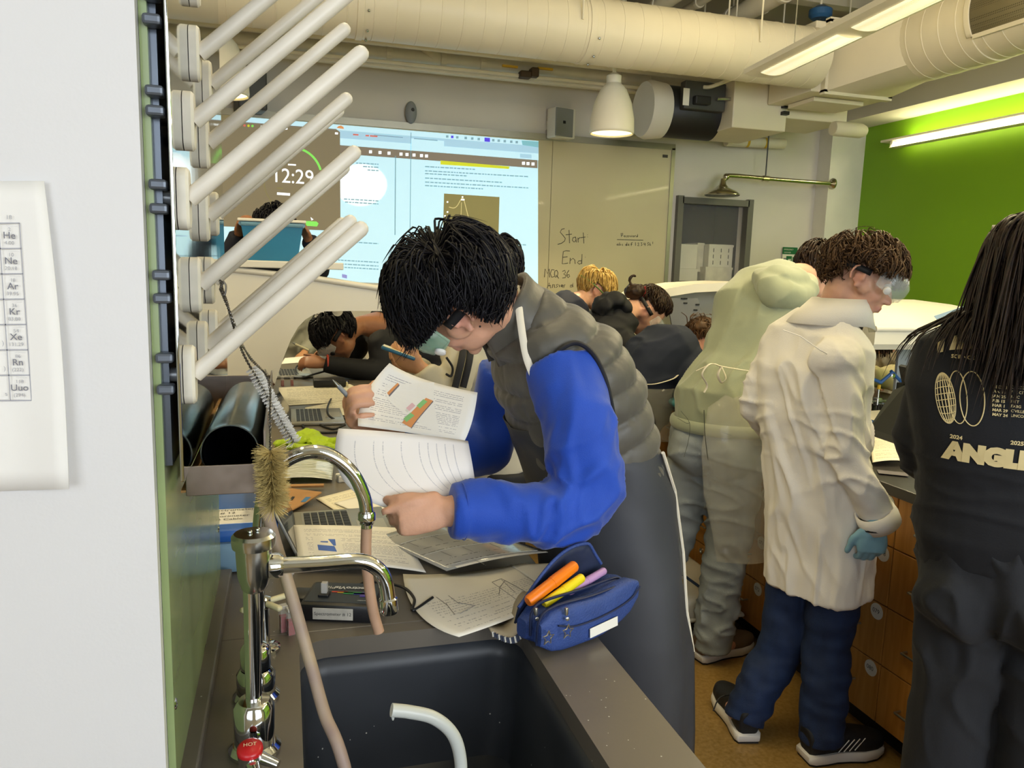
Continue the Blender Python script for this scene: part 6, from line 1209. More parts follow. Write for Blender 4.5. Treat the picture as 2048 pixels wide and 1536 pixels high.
def open_wrap(name, par, rings, a0, a1, mat, n=30, solid=.0018, disp=None):
    """open sheet wrapped around the front: rings = (centre, left vec, front vec, half width, half depth, a0, a1) angles from front"""
    rows = []
    for c_, l, f, hw, hd, b0, b1 in rings: rows.append([A_(c_) + A_(l) * hw * math.sin(a) + A_(f) * hd * math.cos(a) for a in np.linspace(b0, b1, n)])
    pts = A_(rows)
    if disp is not None:
        fl = pts.reshape(-1, 3); cen_ = fl.mean(0); dv = disp(fl); nn_ = (fl - A_([cen_[0], cen_[1], 0])); nn_[:, 2] = 0; nn_ /= np.linalg.norm(nn_, axis=1)[:, None]; pts = (fl + nn_ * dv[:, None]).reshape(pts.shape)
    return mk(name, G().grid(pts), mat, par, smooth=180, solid=solid, recalc=False)
# ================================================================ student in blue sleeves at the sink bench
M_BLUE = pm('blue_jersey', '#1646b0', .72, var=.06, vs=12, bump=.12, bs=500, sheen=.2); M_VEST = pm('grey_quilted_nylon', '#55524a', .5, var=.06, vs=10, bump=.15, bs=45, sheen=.15); M_APRON = pm('charcoal_apron', '#393b41', .55, var=.10, vs=7, bump=.15, bs=14); M_TIE = pm('cream_cotton_tape', '#d9d2c0', .7, var=.05); M_DPANTS = pm('black_trousers', '#17171b', .7, var=.1); M_BLACKC = pm('black_cotton', '#15161a', .75, var=.1, vs=14)
lat = A_([.0, -1., 0.]); YA = 1.56
hf = nrm(A_([-.496, .49, -.716])); HM = frame(hf, A_([-.833, -.037, .552])); hs = .95
hc_ = A_([.322, 1.501, 1.487])
T_ = [(1222, 1180, .165, .132), (1215, 1080, .165, .132), (1198, 980, .15, .118), (1178, 890, .155, .118), (1146, 800, .17, .122), (1106, 725, .18, .115), (1064, 668, .145, .085), (1030, 640, .075, .065)]
tor = [(pw(a, b, YA), w_, d_) for a, b, w_, d_ in T_]
armN = [(pw(1128, 735, 1.43), .078), (pw(1158, 845, 1.36), .072), (pw(1172, 975, 1.335), .068), (pw(1118, 1024, 1.325), .066), (pw(1010, 1022, 1.33), .058), (pw(902, 1022, 1.33), .050)]
armF = [(pw(1020, 740, 1.74), .072), (pw(992, 830, 1.77), .067), (pw(968, 900, 1.75), .062), (pw(880, 888, 1.70), .055), (pw(790, 868, 1.64), .044)]
g = G(); add_head(g, hc_, HM, hs)
limb(g, [(tor[-2][0], .06), (tor[-1][0], .06), (hc_ + HM @ A_([-.03, 0, -.05]), .056), (hc_ + HM @ A_([-.02, 0, .0]), .05)])
ring_loft(g, [(c_, w_ * .78, d_ * .78) for c_, w_, d_ in tor], lat)
for ar in (armN, armF): limb(g, ar, k=.6)
wN = pw(900, 1022, 1.33); wF = pw(752, 850, 1.605)
limb(g, [(pw(960, 1022, 1.33), .036), (wN, .029)]); limb(g, [(pw(840, 878, 1.69), .034), (wF, .028)])
add_hand(g, wN + A_([-.004, 0, 0]), (-1, .08, -.04), (.0, 1, -.4), (0, .15, 1), ((40, 62, 45), (52, 66, 45), (60, 70, 45), (66, 72, 45)), .98, thumb=(A_([-.9, -.12, -.05]), A_([-.93, .1, -.33])))
fF = A_([-.70, -.55, .45]); add_hand(g, wF, fF, (.7, -.45, .55), (0, .7, .7), ((58, 55, 18), (52, 66, 18), (54, 68, 18), (58, 70, 16)), .98, thumb=(A_([-.2, .5, .6]), A_([.5, .5, .3])))
for sg in (-1, 1):
    hp_ = tor[0][0] + lat * .09 * sg; kn = A_([.80, YA - .10 * sg, .48]); an = A_([.84, YA - .11 * sg, .09]); limb(g, [(hp_, .09), (kn, .058), (an, .042), (an + A_([-.12, 0, -.05]), .035)])
pA = person('student in grey puffer vest and blue sleeves bending over the bench reading papers', g, .0054, SK_A, (hc_, HM, hs), 2)
# shirt
g = G(); ring_loft(g, [(c_, w_ * .9, d_ * .9) for c_, w_, d_ in tor[1:-1]], lat); cut_limb(g, armN, 6, 22); cut_limb(g, armF, 6, 20)
el = pw(1165, 1000, 1.33); ad = nrm(armN[1][0] - armN[0][0]); fd_ = nrm(armN[5][0] - armN[3][0])
cloth('shirt', g, .0068, M_BLUE, pA, fold_field([(.006, stretch_along((0, 0, 1), 3, 22), 3), (.012, stretch_along(fd_, 24, 8), 5, (pw(1060, 1000, 1.3), .16), True), (.012, stretch_along((.8, 0, .6), 6, 18), 8, (el, .14), True), (.007, stretch_along((.1, 0, 1), 3, 12), 14, (pw(1150, 760, 1.36), .16), True), (.004, (14, 14, 14), 2)]), 3)
# wrists: cuff seam
mk('cuff_seam', G().tube([pw(925, 1022, 1.33) + .0525 * A_([.0, math.cos(a), math.sin(a)]) for a in np.linspace(0, 2 * math.pi, 30)], .0012, 5), M_BLUE, pA)
# quilted vest
g = G(); tv = [(c_, w_ + .022, d_ + .022) for c_, w_, d_ in tor[2:-1]]; tv[0] = (tv[0][0], .165, .14); tv[-1] = (tv[-1][0], .165, .10); ring_loft(g, tv + [(tor[-1][0] , .105, .09)], lat, 30); g.ell(pw(1118, 712, 1.45), (.085, .07, .085)); g.ell(pw(1060, 700, 1.70), (.08, .07, .08))
C_ = A_([q[0] for q in tv])
def quilt(co):
    # horizontal baffles across the spine, with small puckers
    d_ = nrm(C_[-1] - C_[0]); s_ = (co - C_[0]) @ d_; u_ = s_ / .062 + .10 * A_([mnoise.noise((q[0] * 9, q[1] * 9, q[2] * 9)) for q in co]); b_ = np.abs(np.sin(math.pi * u_)) ** .55
    pk = A_([mnoise.noise((q[0] * 38, q[1] * 38, q[2] * 38)) for q in co]) * (1 - b_ * .6)
    vq = np.abs(np.sin(math.pi * (co[:, 1] / .15 + .3 + .5 * np.floor(u_)))) ** .5
    return .013 * (b_ * (.6 + .4 * vq) - .7) + .004 * pk
cloth('puffer_vest', g, .0062, M_VEST, pA, quilt, 3)
M_TRIMD = pm('black_binding', '#1e1f26', .7)
mk('armhole_binding', G().tube(cat_rom([pw(1108, 712, 1.385), pw(1128, 694, 1.375), pw(1155, 686, 1.37), pw(1186, 708, 1.366), pw(1212, 765, 1.362), pw(1228, 850, 1.365), pw(1226, 920, 1.38)], 6), .007, 8, flat=.7), M_TRIMD, pA, smooth=60)
# stand collar
nd = nrm(hc_ - tor[-1][0]); nd = nrm(nd * .75 + A_([0, 0, .45])); c0 = tor[-1][0] + nd * -.035 + A_([-.004, 0, 0]); fu = np.cross(lat, nd); rows = []
for k, (h_, r1, r2) in enumerate(((0, .108, .098), (.03, .098, .088), (.06, .090, .082), (.085, .086, .080))): rows.append([c0 + nd * (h_ + .012 * math.cos(a) * -1) + lat * r1 * math.sin(a) + fu * r2 * math.cos(a) for a in np.linspace(.35, 2 * math.pi - .35, 34)])
mk('collar', G().grid(rows), M_VEST, pA, smooth=180, solid=.012)
# apron: bib, wrap and skirt
sp_d = nrm(tor[4][0] - tor[1][0]); fr = np.cross(lat, sp_d); up_ = A_([0, 0, 1.]); f0 = A_([-1., 0, 0])
rings_ = [(pw(1148, 805, YA), lat, fr, .17, .165, -.75, .75), (pw(1160, 850, YA), lat, fr, .185, .16, -1.3, 1.3), (pw(1182, 905, YA), lat, fr, .19, .155, -2.3, 2.3), (pw(1203, 990, YA), lat, nrm(fr * .6 + f0 * .4), .195, .152, -2.75, 2.75), (pw(1216, 1090, YA), lat, f0, .205, .157, -2.75, 2.75), (pw(1220, 1200, YA), lat, f0, .212, .160, -2.7, 2.7), (A_([.735, YA, .70]), lat, f0, .215, .16, -2.6, 2.6), (A_([.74, YA, .52]), lat, f0, .22, .165, -2.5, 2.5), (A_([.74, YA, .40]), lat, f0, .225, .17, -2.5, 2.5)]
ap = open_wrap('apron', pA, rings_, 0, 0, M_APRON, 46, .0025, fold_field([(.02, stretch_along((0, 0, 1), 2.5, 9), 4), (.008, (16, 16, 9), 9)]))
def wpt(i, t_): c_, l, f, hw, hd, b0, b1 = rings_[i]; a = b0 + (b1 - b0) * t_; return A_(c_) + l * (hw + .004) * math.sin(a) + f * (hd + .004) * math.cos(a)
mk('apron_edge_tape', G().tube([wpt(i, 1.0) for i in range(2, 7)], .004, 6), M_TIE, ap); mk('apron_edge_tape', G().tube([wpt(i, 0.0) for i in range(2, 7)], .004, 6), M_TIE, ap)
tie(pA, 'neck_strap', [pw(1032, 572, 1.515), pw(1036, 600, 1.47), pw(1042, 650, 1.44), pw(1052, 710, 1.42), pw(1066, 750, 1.41), pw(1080, 785, 1.40)], .0075, M_TIE); tie(pA, 'neck_strap', [pw(1036, 572, 1.56), pw(1010, 640, 1.66), pw(1000, 700, 1.68), pw(1010, 780, 1.66)], .0075, M_TIE)
tie(pA, 'apron_tie', [pw(1298, 900, 1.50), pw(1306, 908, 1.49), pw(1304, 922, 1.49), pw(1299, 934, 1.50)], .006, M_TIE, .6)
# trousers and shoes
g = G(); ring_loft(g, [(tor[0][0] + A_([0, 0, -.06]), .16, .12), (tor[0][0], .165, .13), (tor[1][0], .16, .125)], lat)
for sg in (-1, 1): hp_ = tor[0][0] + lat * .085 * sg; cut_limb(g, [(hp_, .105), (A_([.80, YA - .10 * sg, .48]), .08), (A_([.84, YA - .11 * sg, .10]), .07)])
cloth('trousers', g, .012, M_DPANTS, pA, None, 3)
for sg in (-1, 1): shoe(pA, (.92, YA - .11 * sg), (-1, -.1 * sg, 0), .27, .10, M_BLACK, M_VENT)
# hair: straight, black, long fringe falling forward
def regA(d): return reg_short(d) | ((d[:, 0] < -.3) & (d[:, 2] > -.75))
def lenA(d): return .12 + .03 * (d[:, 0] > .3) - .05 * ((d[:, 2] < -.1) | (np.abs(d[:, 1]) > .72)) + .01 * (d[:, 2] > .5)
hairdo('hair', hc_, HM, hs, H_BLACK, pA, 4600, lenA, regA, comb_crown, grav=.12, width=.0018, seed=5, lift=.15, vol=.050, jt=.05, hold=.62, trimz=lambda p: np.where(p[:, 0] > .06, np.where(p[:, 1] < .0, -.035, .012), .012))
goggles(hc_, HM, hs, pA, M_GOGG, z0=-.004, xo=.004)
ey = [hc_ + HM @ (A_([.082, .031 * q, -.004]) * hs) for q in (-1, 1)]
M_EYE = pm('dark_eye', '#1b1412', .2); M_SCL = pm('eye_white', '#e6e0da', .3)
for q in ey: e = mk('eye', G().ell(q, (.0125,) * 3), M_SCL, pA, smooth=180); mk('iris', G().ell(q + HM @ A_([.0065, 0, -.002]), (.0068,) * 3, None, 12, 8), M_EYE, e, smooth=180)
mk('mole', G().ell(pw(960, 653, 1.423), (.0022, .0022, .0022), None, 8, 6), M_EYE, pA)
penobj('grey_pen', pw(708, 806, 1.555), pw(677, 772, 1.56), .0048, M_GREYP, 'grey pen held in the fingers of the reading student', 'pen')
# ================================================================ student in white lab coat
M_COAT = pm('white_lab_coat', '#ece8e1', .7, var=.025, vs=6, bump=.08, bs=300); M_JEAN = pm('dark_blue_jeans', '#172a4e', .78, var=.18, vs=22, bump=.15, bs=260, stretch=(1, 1, .4)); M_NITRILE = pm('blue_nitrile', '#7fabc0', .42, var=.06, vs=20, bump=.08, bs=50); M_SHOEB = pm('black_mesh_shoe', '#16171b', .6, var=.1, bump=.1, bs=400); M_SOLEW = pm('white_foam_sole', '#dcd8d2', .5, var=.03)
bf = nrm(A_([.97, .22, 0])); lat = A_([-bf[1], bf[0], 0.]); YK = 2.02
hf = nrm(A_([.663, -.641, -.387])); HM = frame(hf, A_([.412, -.119, .903])); hs = .93
hc_ = A_([1.677, 1.964, 1.55])
T_ = [(1636, 1090, .165, .118), (1630, 1000, .155, .108), (1625, 910, .155, .106), (1620, 820, .168, .108), (1624, 740, .178, .102), (1640, 680, .168, .085), (1662, 645, .10, .075), (1672, 622, .07, .065)]
tor = [(pw(a, b, YK), w_, d_) for a, b, w_, d_ in T_]
armR = [(pw(1674, 722, 1.87), .066), (pw(1686, 820, 1.84), .058), (pw(1696, 905, 1.83), .057), (pw(1726, 975, 1.81), .056), (pw(1757, 1036, 1.80), .053)]
armL = [(pw(1566, 700, 2.14), .068), (pw(1532, 755, 2.17), .062), (pw(1518, 805, 2.19), .060), (pw(1540, 850, 2.28), .052), (pw(1570, 880, 2.36), .046)]
feet = [(P(1606, 1520, z=0), A_([.95, -.05, 0])), (P(1497, 1488, z=0), A_([.22, .97, 0]))]
legs = [[(tor[0][0] - lat * .085, .092), (pw(1655, 1290, 1.95), .066), (feet[0][0] + A_([.06, 0, .10]), .05)], [(tor[0][0] + lat * .085, .092), (pw(1562, 1290, 2.10), .066), (feet[1][0] + A_([.01, .05, .10]), .05)]]
g = G(); add_head(g, hc_, HM, hs); limb(g, [(tor[-2][0], .055), (tor[-1][0], .055), (hc_ + HM @ A_([-.03, 0, -.06]), .053), (hc_ + HM @ A_([-.02, 0, 0]), .05)])
ring_loft(g, [(c_, w_ * .75, d_ * .75) for c_, w_, d_ in tor], lat)
for ar in (armR, armL): limb(g, ar, k=.58)
for i, lg in enumerate(legs): limb(g, lg + [(lg[-1][0] + feet[i][1] * .12 - A_([0, 0, .05]), .034)], k=.9)
wR = pw(1750, 1050, 1.79); limb(g, [(pw(1726, 985, 1.83), .034), (wR, .028)]); add_hand(g, wR, (.0, .05, -1), (.35, .9, 0), (.1, .4, 0), (28, 35, 25), .9)
limb(g, [(armL[-2][0], .034), (armL[-1][0], .028)]); add_hand(g, armL[-1][0], (.7, .5, -.5), (.5, .5, -.5), (0, 0, 1), (20, 20, 15), .9)
pK = person('standing student in white lab coat with goggles and blue glove', g, .006, SK_K, (hc_, HM, hs), 2)
# coat
g = G(); hem = [(pw(1630, 1172, YK), .178, .132), (pw(1632, 1125, YK), .176, .13)] + [(c_, w_ + .014, d_ + .014) for c_, w_, d_ in tor[:-1]]; ring_loft(g, hem, lat, 30); cut_limb(g, armR, 6, 22); cut_limb(g, armL, 6, 20)
for ar in (armR, armL): g.ell(ar[0][0], (.078, .078, .075))
wst = pw(1640, 930, 1.9)
cloth('lab_coat', g, .007, M_COAT, pK, fold_field([(.016, (7, 7, 1.5), 3), (.017, stretch_along((.45, -.3, -.8), 2.2, 11), 6, (wst, .33), True), (.014, stretch_along((.3, -.3, -.85), 2.5, 13), 16, (pw(1660, 800, 1.9), .22), True), (.014, stretch_along((.4, .2, .9), 18, 6), 8, (armR[2][0], .14), True), (.013, stretch_along((.2, .2, .9), 18, 6), 9, (armL[2][0], .13), True), (.004, (20, 20, 10), 2), (.010, (18, 18, 2), 12, (pw(1640, 1150, 1.95), .25), True)]), 3)
rows = []; nd = nrm(hc_ - tor[-1][0] + A_([0, 0, .06])); c0 = tor[-2][0] + A_([0, 0, .008])
cf = np.cross(lat, A_([0, 0, 1.])); 
for h_, k_ in ((0.062, .98), (.072, 1.02), (.03, 1.25), (-.012, 1.5)): rows.append([c0 + nd * h_ * (1 - .35 * max(0, math.cos(a))) + (lat * .088 * math.sin(a) + cf * .085 * math.cos(a)) * k_ + A_([0, 0, -.03 * max(0, math.cos(a)) * (k_ > 1.2)]) for a in np.linspace(.45, 2 * math.pi - .45, 36)])
mk('coat_collar', G().grid(rows), M_COAT, pK, smooth=180, solid=.005)
mk('shirt_collar', G().lathe([(.075, 0), (.07, .035), (.064, .05)], tor[-1][0] + A_([.01, 0, -.03]), nd, 24, cap=False), M_BLACKC, pK, smooth=60, solid=.004)
for sx in (1.0,):   # back seam, yoke and side vent
    mk('back_seam', G().tube([pw(1566, 660, 1.93), pw(1600, 672, 1.885), pw(1640, 700, 1.85), pw(1668, 715, 1.845)], .0016, 5), M_COAT, pK)
mk('turned_cuff', G().tube([pw(1748, 1020, 1.80), pw(1755, 1034, 1.80), pw(1762, 1048, 1.80)], [.054, .058, .056], 26, cap=False), M_COAT, pK, smooth=60, solid=.006)
mk('inner_cuff', G().tube([pw(1750, 1036, 1.795), pw(1752, 1058, 1.792)], [.042, .04], 22), M_BLACKC, pK, smooth=60)
g = G(); add_hand(g, wR, (.0, .05, -1), (.35, .9, 0), (-.6, .3, 0), (28, 35, 25), .92, k=1.16); limb(g, [(wR + A_([0, 0, .02]), .034), (wR, .033)]); cloth('glove', g, .004, M_NITRILE, pK, fold_field([(.0015, (60, 60, 60), 2)]), 3)
# jeans
g = G(); ring_loft(g, [(tor[0][0] - A_([0, 0, .09]), .14, .10), (tor[0][0], .15, .105), (tor[1][0], .135, .095)], lat)
for lg in legs: cut_limb(g, [(lg[0][0] - A_([0, 0, .03]), .086), (lg[1][0], .075), ((lg[1][0] + lg[2][0] * 1.5) / 2.5, .074), (lg[2][0] - A_([0, 0, .045]), .068)], 6, 20)
cloth('jeans', g, .008, M_JEAN, pK, fold_field([(.009, (9, 9, 22), 4), (.008, (14, 14, 30), 7, (legs[0][2][0] + A_([0, 0, .1]), .2)), (.010, (14, 14, 30), 8, (legs[1][2][0] + A_([0, 0, .1]), .2))]), 2)
for (hp_, d_), nm in zip(feet, ('near', 'far')):
    s_ = shoe(pK, hp_, d_, .285, .105, M_SHOEB, M_SOLEW, up=.08)
    l_ = A_([-d_[1], d_[0], 0]); q = hp_ + nrm(d_) * .14 - l_ * .052 + A_([0, 0, .06])
    for k_ in range(4): mk('side_stripe', G().tube([q + nrm(d_) * (.02 * k_ - .05) + A_([0, 0, -.012]), q + nrm(d_) * (.02 * k_ - .01) + A_([0, 0, .022]) + l_ * .006], .0016, 5), M_VENT, s_)
    mk('lace_end', G().tube(cat_rom([hp_ + nrm(d_) * .12 + A_([0, 0, .105]), hp_ + nrm(d_) * .10 + l_ * .07 + A_([0, 0, .11]), hp_ + nrm(d_) * .08 + l_ * .10 + A_([0, 0, .07])], 4), .0022, 6), M_BLACK, s_)
def lenK(d): return .075 + .04 * (d[:, 2] > .35) - .035 * ((d[:, 2] < -.1) | (np.abs(d[:, 1]) > .75))
hairdo('hair', hc_, HM, hs, H_BROWN, pK, 2300, lenK, reg_short, lambda d: comb_crown(d) * .7 + A_([0, 0, .25]) * (d[:, 2:3] > .3), grav=.10, width=.0023, curl=.34, seed=11, lift=.45, vol=.046, steps=9, jt=.08, hold=.8)
goggles(hc_, HM, hs, pK, M_GOGC, z0=.008, xo=.006)
for q in (-1, 1): e_ = hc_ + HM @ (A_([.082, .031 * q, -.002]) * hs); e = mk('eye', G().ell(e_, (.0118,) * 3), M_SCL, pK, smooth=180); mk('iris', G().ell(e_ + HM @ A_([.0062, 0, -.002]), (.0064,) * 3, None, 12, 8), M_EYE, e, smooth=180); mk('eyebrow', G().tube([hc_ + HM @ A_([.094, .016 * q, .02]), hc_ + HM @ A_([.092, .03 * q, .026]), hc_ + HM @ A_([.08, .046 * q, .02])], [.003, .0035, .002], 6), H_BROWN, pK)
# ================================================================ student in green hoodie with clear apron (bent over the island)
M_MINT = pm('mint_fleece', '#999f84', .85, var=.03, vs=8, bump=.06, bs=300, sheen=.3); M_LJEAN = pm('light_grey_jeans', '#8b9191', .8, var=.14, vs=12, bump=.12, bs=260); M_CLRAP = pm('clear_vinyl', '#e6e2cf', .12, var=.02, alpha=.17, spec=.7); M_SHOEBR = pm('brown_suede_shoe', '#6d5a46', .8, var=.12, bump=.1, bs=200)
YJ = 2.62; bf = nrm(A_([.80, .60, 0])); lat = A_([-bf[1], bf[0], 0.])
hf = nrm(A_([.75, .3, -.62])); HM = frame(hf, A_([.5, .2, .8])); hs = 1.0; hc_ = pw(1640, 545, 2.86)
T_ = [(1440, 865, .172, .135, 2.60), (1440, 800, .168, .13, 2.61), (1480, 740, .15, .112, 2.63), (1504, 680, .16, .118, 2.66), (1520, 620, .175, .122, 2.70), (1546, 580, .16, .10, 2.74), (1572, 560, .085, .075, 2.78), (1595, 552, .065, .06, 2.81)]
tor = [(pw(a, b, y), w_, d_) for a, b, w_, d_, y in T_]
aR = [(pw(1570, 640, 2.62), .072), (pw(1590, 740, 2.62), .064), (pw(1620, 800, 2.72), .056), (pw(1660, 800, 2.85), .046)]; aL = [(pw(1500, 600, 2.90), .07), (pw(1530, 680, 3.0), .062), (pw(1580, 760, 3.02), .055), (pw(1640, 770, 3.0), .046)]
ft = [(P(1393, 1322, z=0), A_([.97, .2, 0])), (A_([1.30, 2.66, 0]), A_([.9, .4, 0]))]
lg = [[(tor[0][0] - lat * .08, .10), (pw(1455, 1080, 2.58), .068), (ft[0][0] + A_([.07, 0, .10]), .05)], [(tor[0][0] + lat * .08, .10), (pw(1352, 1050, 2.72), .068), (ft[1][0] + A_([.06, 0, .10]), .05)]]
g = G(); add_head(g, hc_, HM, hs); limb(g, [(tor[-2][0], .055), (tor[-1][0], .055), (hc_ + HM @ A_([-.03, 0, -.05]), .053)]); ring_loft(g, [(c_, w_ * .75, d_ * .75) for c_, w_, d_ in tor], lat)
for ar in (aR, aL): limb(g, ar, k=.58); add_hand(g, ar[-1][0], ar[-1][0] - ar[-2][0], (0, 0, -1), (0, 1, 0), (20, 25, 20), .92)
for i, l in enumerate(lg): limb(g, l + [(l[-1][0] + ft[i][1] * .12 - A_([0, 0, .05]), .034)], k=.9)
pJ = person('student in pale green hoodie and grey jeans leaning over the island', g, .010, SK_K, (hc_, HM, hs))
g = G(); ring_loft(g, [(tor[0][0] + A_([.015, 0, .02]), .178, .145)] + [(c_, w_ + .012, d_ + .012) for c_, w_, d_ in tor[1:-1]], lat, 28); cut_limb(g, aR, 6, 20); cut_limb(g, aL, 6, 20); g.ell(aR[0][0], (.08, .08, .08)); g.ell(aL[0][0], (.08, .08, .08))
cloth('hoodie', g, .008, M_MINT, pJ, fold_field([(.012, (7, 7, 7), 3), (.018, stretch_along((.5, 0, .8), 3, 11), 6, (pw(1470, 720, 2.5), .3), True)]), 4)
mk('waistband', G().tube([tor[0][0] + A_([0, 0, .035]) + lat * .19 * math.cos(a) + bf * .155 * math.sin(a) for a in np.linspace(0, 2 * math.pi, 40)], .012, 10, flat=2.0), M_MINT, pJ, smooth=60)
g = G()
limb(g, [(pw(1526, 556, 2.66), .045), (pw(1542, 580, 2.575), .055), (pw(1575, 594, 2.55), .058), (pw(1606, 586, 2.60), .05), (pw(1618, 565, 2.68), .04)]); limb(g, [(pw(1532, 556, 2.66), .05), (pw(1560, 562, 2.60), .06), (pw(1592, 566, 2.62), .055)])
cloth('hood', g, .007, M_MINT, pJ, fold_field([(.012, (9, 9, 9), 5, (pw(1570, 570, 2.6), .3), True)]), 12)
g = G(); ring_loft(g, [(tor[0][0] - A_([0, 0, .12]), .15, .12), (tor[0][0] - A_([0, 0, .03]), .172, .14), (tor[1][0] - A_([0, 0, .03]), .15, .115)], lat)
for sg in (-1, 1): g.ell(tor[0][0] + lat * .075 * sg - bf * .065 - A_([0, 0, .06]), (.10, .10, .105))
for l in lg: cut_limb(g, [(l[0][0], .115), (l[1][0], .088), ((l[1][0] + l[2][0] * 1.5) / 2.5, .08), (l[2][0] - A_([0, 0, .05]), .078)], 6, 20)
cloth('jeans', g, .008, M_LJEAN, pJ, fold_field([(.008, (9, 9, 18), 4), (.020, stretch_along((.4, .2, .9), 16, 5), 7, (pw(1430, 1000, 2.55), .3), True), (.016, (10, 10, 26), 8, (lg[0][2][0] + A_([0, 0, .08]), .17), True)]), 3)
for k_, (px0, px1, py0, py1) in enumerate(((1361, 1380, 815, 912), (1434, 1512, 858, 862))):
    pass
M_STCH = pm('dark_denim_stitch', '#4a4f47', .8)
tie(pJ, 'pocket_stitch', [pw(1362, 822, 2.47), pw(1379, 846, 2.455), pw(1377, 880, 2.45), pw(1368, 914, 2.45)], .0025, M_STCH); tie(pJ, 'pocket_stitch', [pw(1355, 836, 2.475), pw(1372, 846, 2.462), pw(1379, 846, 2.455)], .0025, M_STCH); tie(pJ, 'seat_seam', [pw(1408, 820, 2.45), pw(1410, 870, 2.445), pw(1416, 920, 2.455)], .0025, M_STCH); tie(pJ, 'pocket_stitch', [pw(1438, 862, 2.44), pw(1470, 872, 2.435), pw(1500, 872, 2.45)], .0025, M_STCH)
shoe(pJ, ft[0][0], ft[0][1], .29, .105, M_SHOEBR, M_SOLEW); shoe(pJ, ft[1][0], ft[1][1], .29, .105, M_SHOEBR, M_SOLEW)
open_wrap('clear_apron', pJ, [(tor[2][0] + A_([.02, .0, -.02]), lat, bf, .20, .175, math.radians(-160), math.radians(10)), (tor[1][0], lat, bf, .215, .19, math.radians(-172), math.radians(10)), (tor[0][0] - A_([0, 0, .03]), lat, bf, .225, .205, math.radians(-178), math.radians(10)), (tor[0][0] - A_([-.02, 0, .2]), lat, bf, .22, .20, math.radians(-176), math.radians(10)), (tor[0][0] - A_([-.04, 0, .36]), lat, bf, .21, .19, math.radians(-170), math.radians(10)), (tor[0][0] - A_([-.05, 0, .47]), lat, bf, .2, .18, math.radians(-168), math.radians(10))], 0, 0, M_CLRAP, 34, .0015, fold_field([(.012, (7, 7, 3), 4)]))
tie(pJ, 'apron_tie', [pw(1392, 742, 2.50), pw(1425, 728, 2.47), pw(1445, 733, 2.46), pw(1500, 742, 2.47), pw(1530, 745, 2.50)], .005, M_TIE); tie(pJ, 'bow_loop', [pw(1442, 733, 2.455), pw(1420, 728, 2.445), pw(1404, 748, 2.44), pw(1414, 770, 2.44), pw(1408, 785, 2.44)], .005, M_TIE); tie(pJ, 'bow_loop', [pw(1442, 733, 2.455), pw(1436, 750, 2.445), pw(1443, 765, 2.445), pw(1452, 756, 2.445), pw(1444, 735, 2.45)], .005, M_TIE)
hairdo('hair', hc_, HM, hs, H_DBROWN, pJ, 700, lambda d: .1 + 0 * d[:, 0], reg_short, comb_crown, grav=.12, width=.004, seed=3, lift=.4, vol=.03)
# ================================================================ student in black tour sweatshirt, long hair, seen from behind
M_SWEAT = pm('black_sweatshirt', '#0f1117', .85, var=.08, vs=8, bump=.06, bs=250, sheen=.04); M_SWPANT = pm('charcoal_sweatpants', '#1b1d22', .85, var=.08, vs=8, bump=.06, bs=250, sheen=.04); M_CREAM = pm('cream_print', '#d9c793', .6, var=.04, vs=30)
YL = 1.365; rL = nrm(P(1990, 900, y=YL) * A_([1, 1, 0])); bf = nrm(rL + A_([.10, .12, 0])); lat = A_([-bf[1], bf[0], 0.])
hf = nrm(bf * .85 + A_([.3, .0, -.35])); HM = frame(hf, A_([0, 0, 1.])); hs = 1.0; hc_ = pw(2060, 545, 1.405) - bf * .07
T_ = [(2010, 1130, .165, .13), (2008, 1040, .158, .12), (2002, 940, .152, .115), (1998, 850, .162, .12), (2000, 770, .172, .115), (2010, 705, .158, .095), (2026, 660, .08, .075), (2036, 630, .06, .06)]
tor = [(pw(a, b, YL), w_, d_) for a, b, w_, d_ in T_]
aL = [(pw(1888, 742, 1.48), .070), (pw(1850, 830, 1.50), .064), (pw(1838, 890, 1.52), .060), (pw(1872, 935, 1.65), .053), (pw(1925, 950, 1.8), .044)]; aR = [(pw(2135, 745, 1.30), .070), (pw(2165, 850, 1.29), .062), (pw(2155, 930, 1.35), .057), (pw(2115, 950, 1.5), .046)]
lg = [[(tor[0][0] + lat * .08, .11), (A_(tor[0][0]) * A_([1, 1, 0]) + lat * .075 + A_([0, 0, .50]), .085), (A_(tor[0][0]) * A_([1, 1, 0]) + lat * .085 + A_([0, 0, .09]), .06)], [(tor[0][0] - lat * .09, .11), (A_(tor[0][0]) * A_([1, 1, 0]) - lat * .12 + A_([0, 0, .50]), .085), (A_(tor[0][0]) * A_([1, 1, 0]) - lat * .13 + A_([0, 0, .09]), .06)]]
g = G(); add_head(g, hc_, HM, hs); limb(g, [(tor[-2][0], .055), (tor[-1][0], .055), (hc_ + HM @ A_([-.02, 0, -.05]), .053)]); ring_loft(g, [(c_, w_ * .75, d_ * .75) for c_, w_, d_ in tor], lat)
for ar in (aL, aR): limb(g, ar, k=.58); add_hand(g, ar[-1][0], ar[-1][0] - ar[-2][0], (0, 0, -1), (0, 1, 0), (20, 25, 20), .9)
for l in lg: limb(g, l + [(l[-1][0] + bf * .12 - A_([0, 0, .05]), .034)], k=.75)
pL = person('long haired student in black printed sweatshirt seen from behind at right', g, .010, SK_A, (hc_, HM, hs))
g = G(); swr = [(tor[0][0] + A_([0, 0, .055]), .195, .155), (tor[1][0], .195, .158)] + [(c_, w_ + .025, d_ + .025) for c_, w_, d_ in tor[2:-1]]; ring_loft(g, swr, lat, 30); cut_limb(g, aL, 6, 22); cut_limb(g, aR, 6, 20); g.ell(aL[0][0], (.082,) * 3); g.ell(aR[0][0], (.082,) * 3)
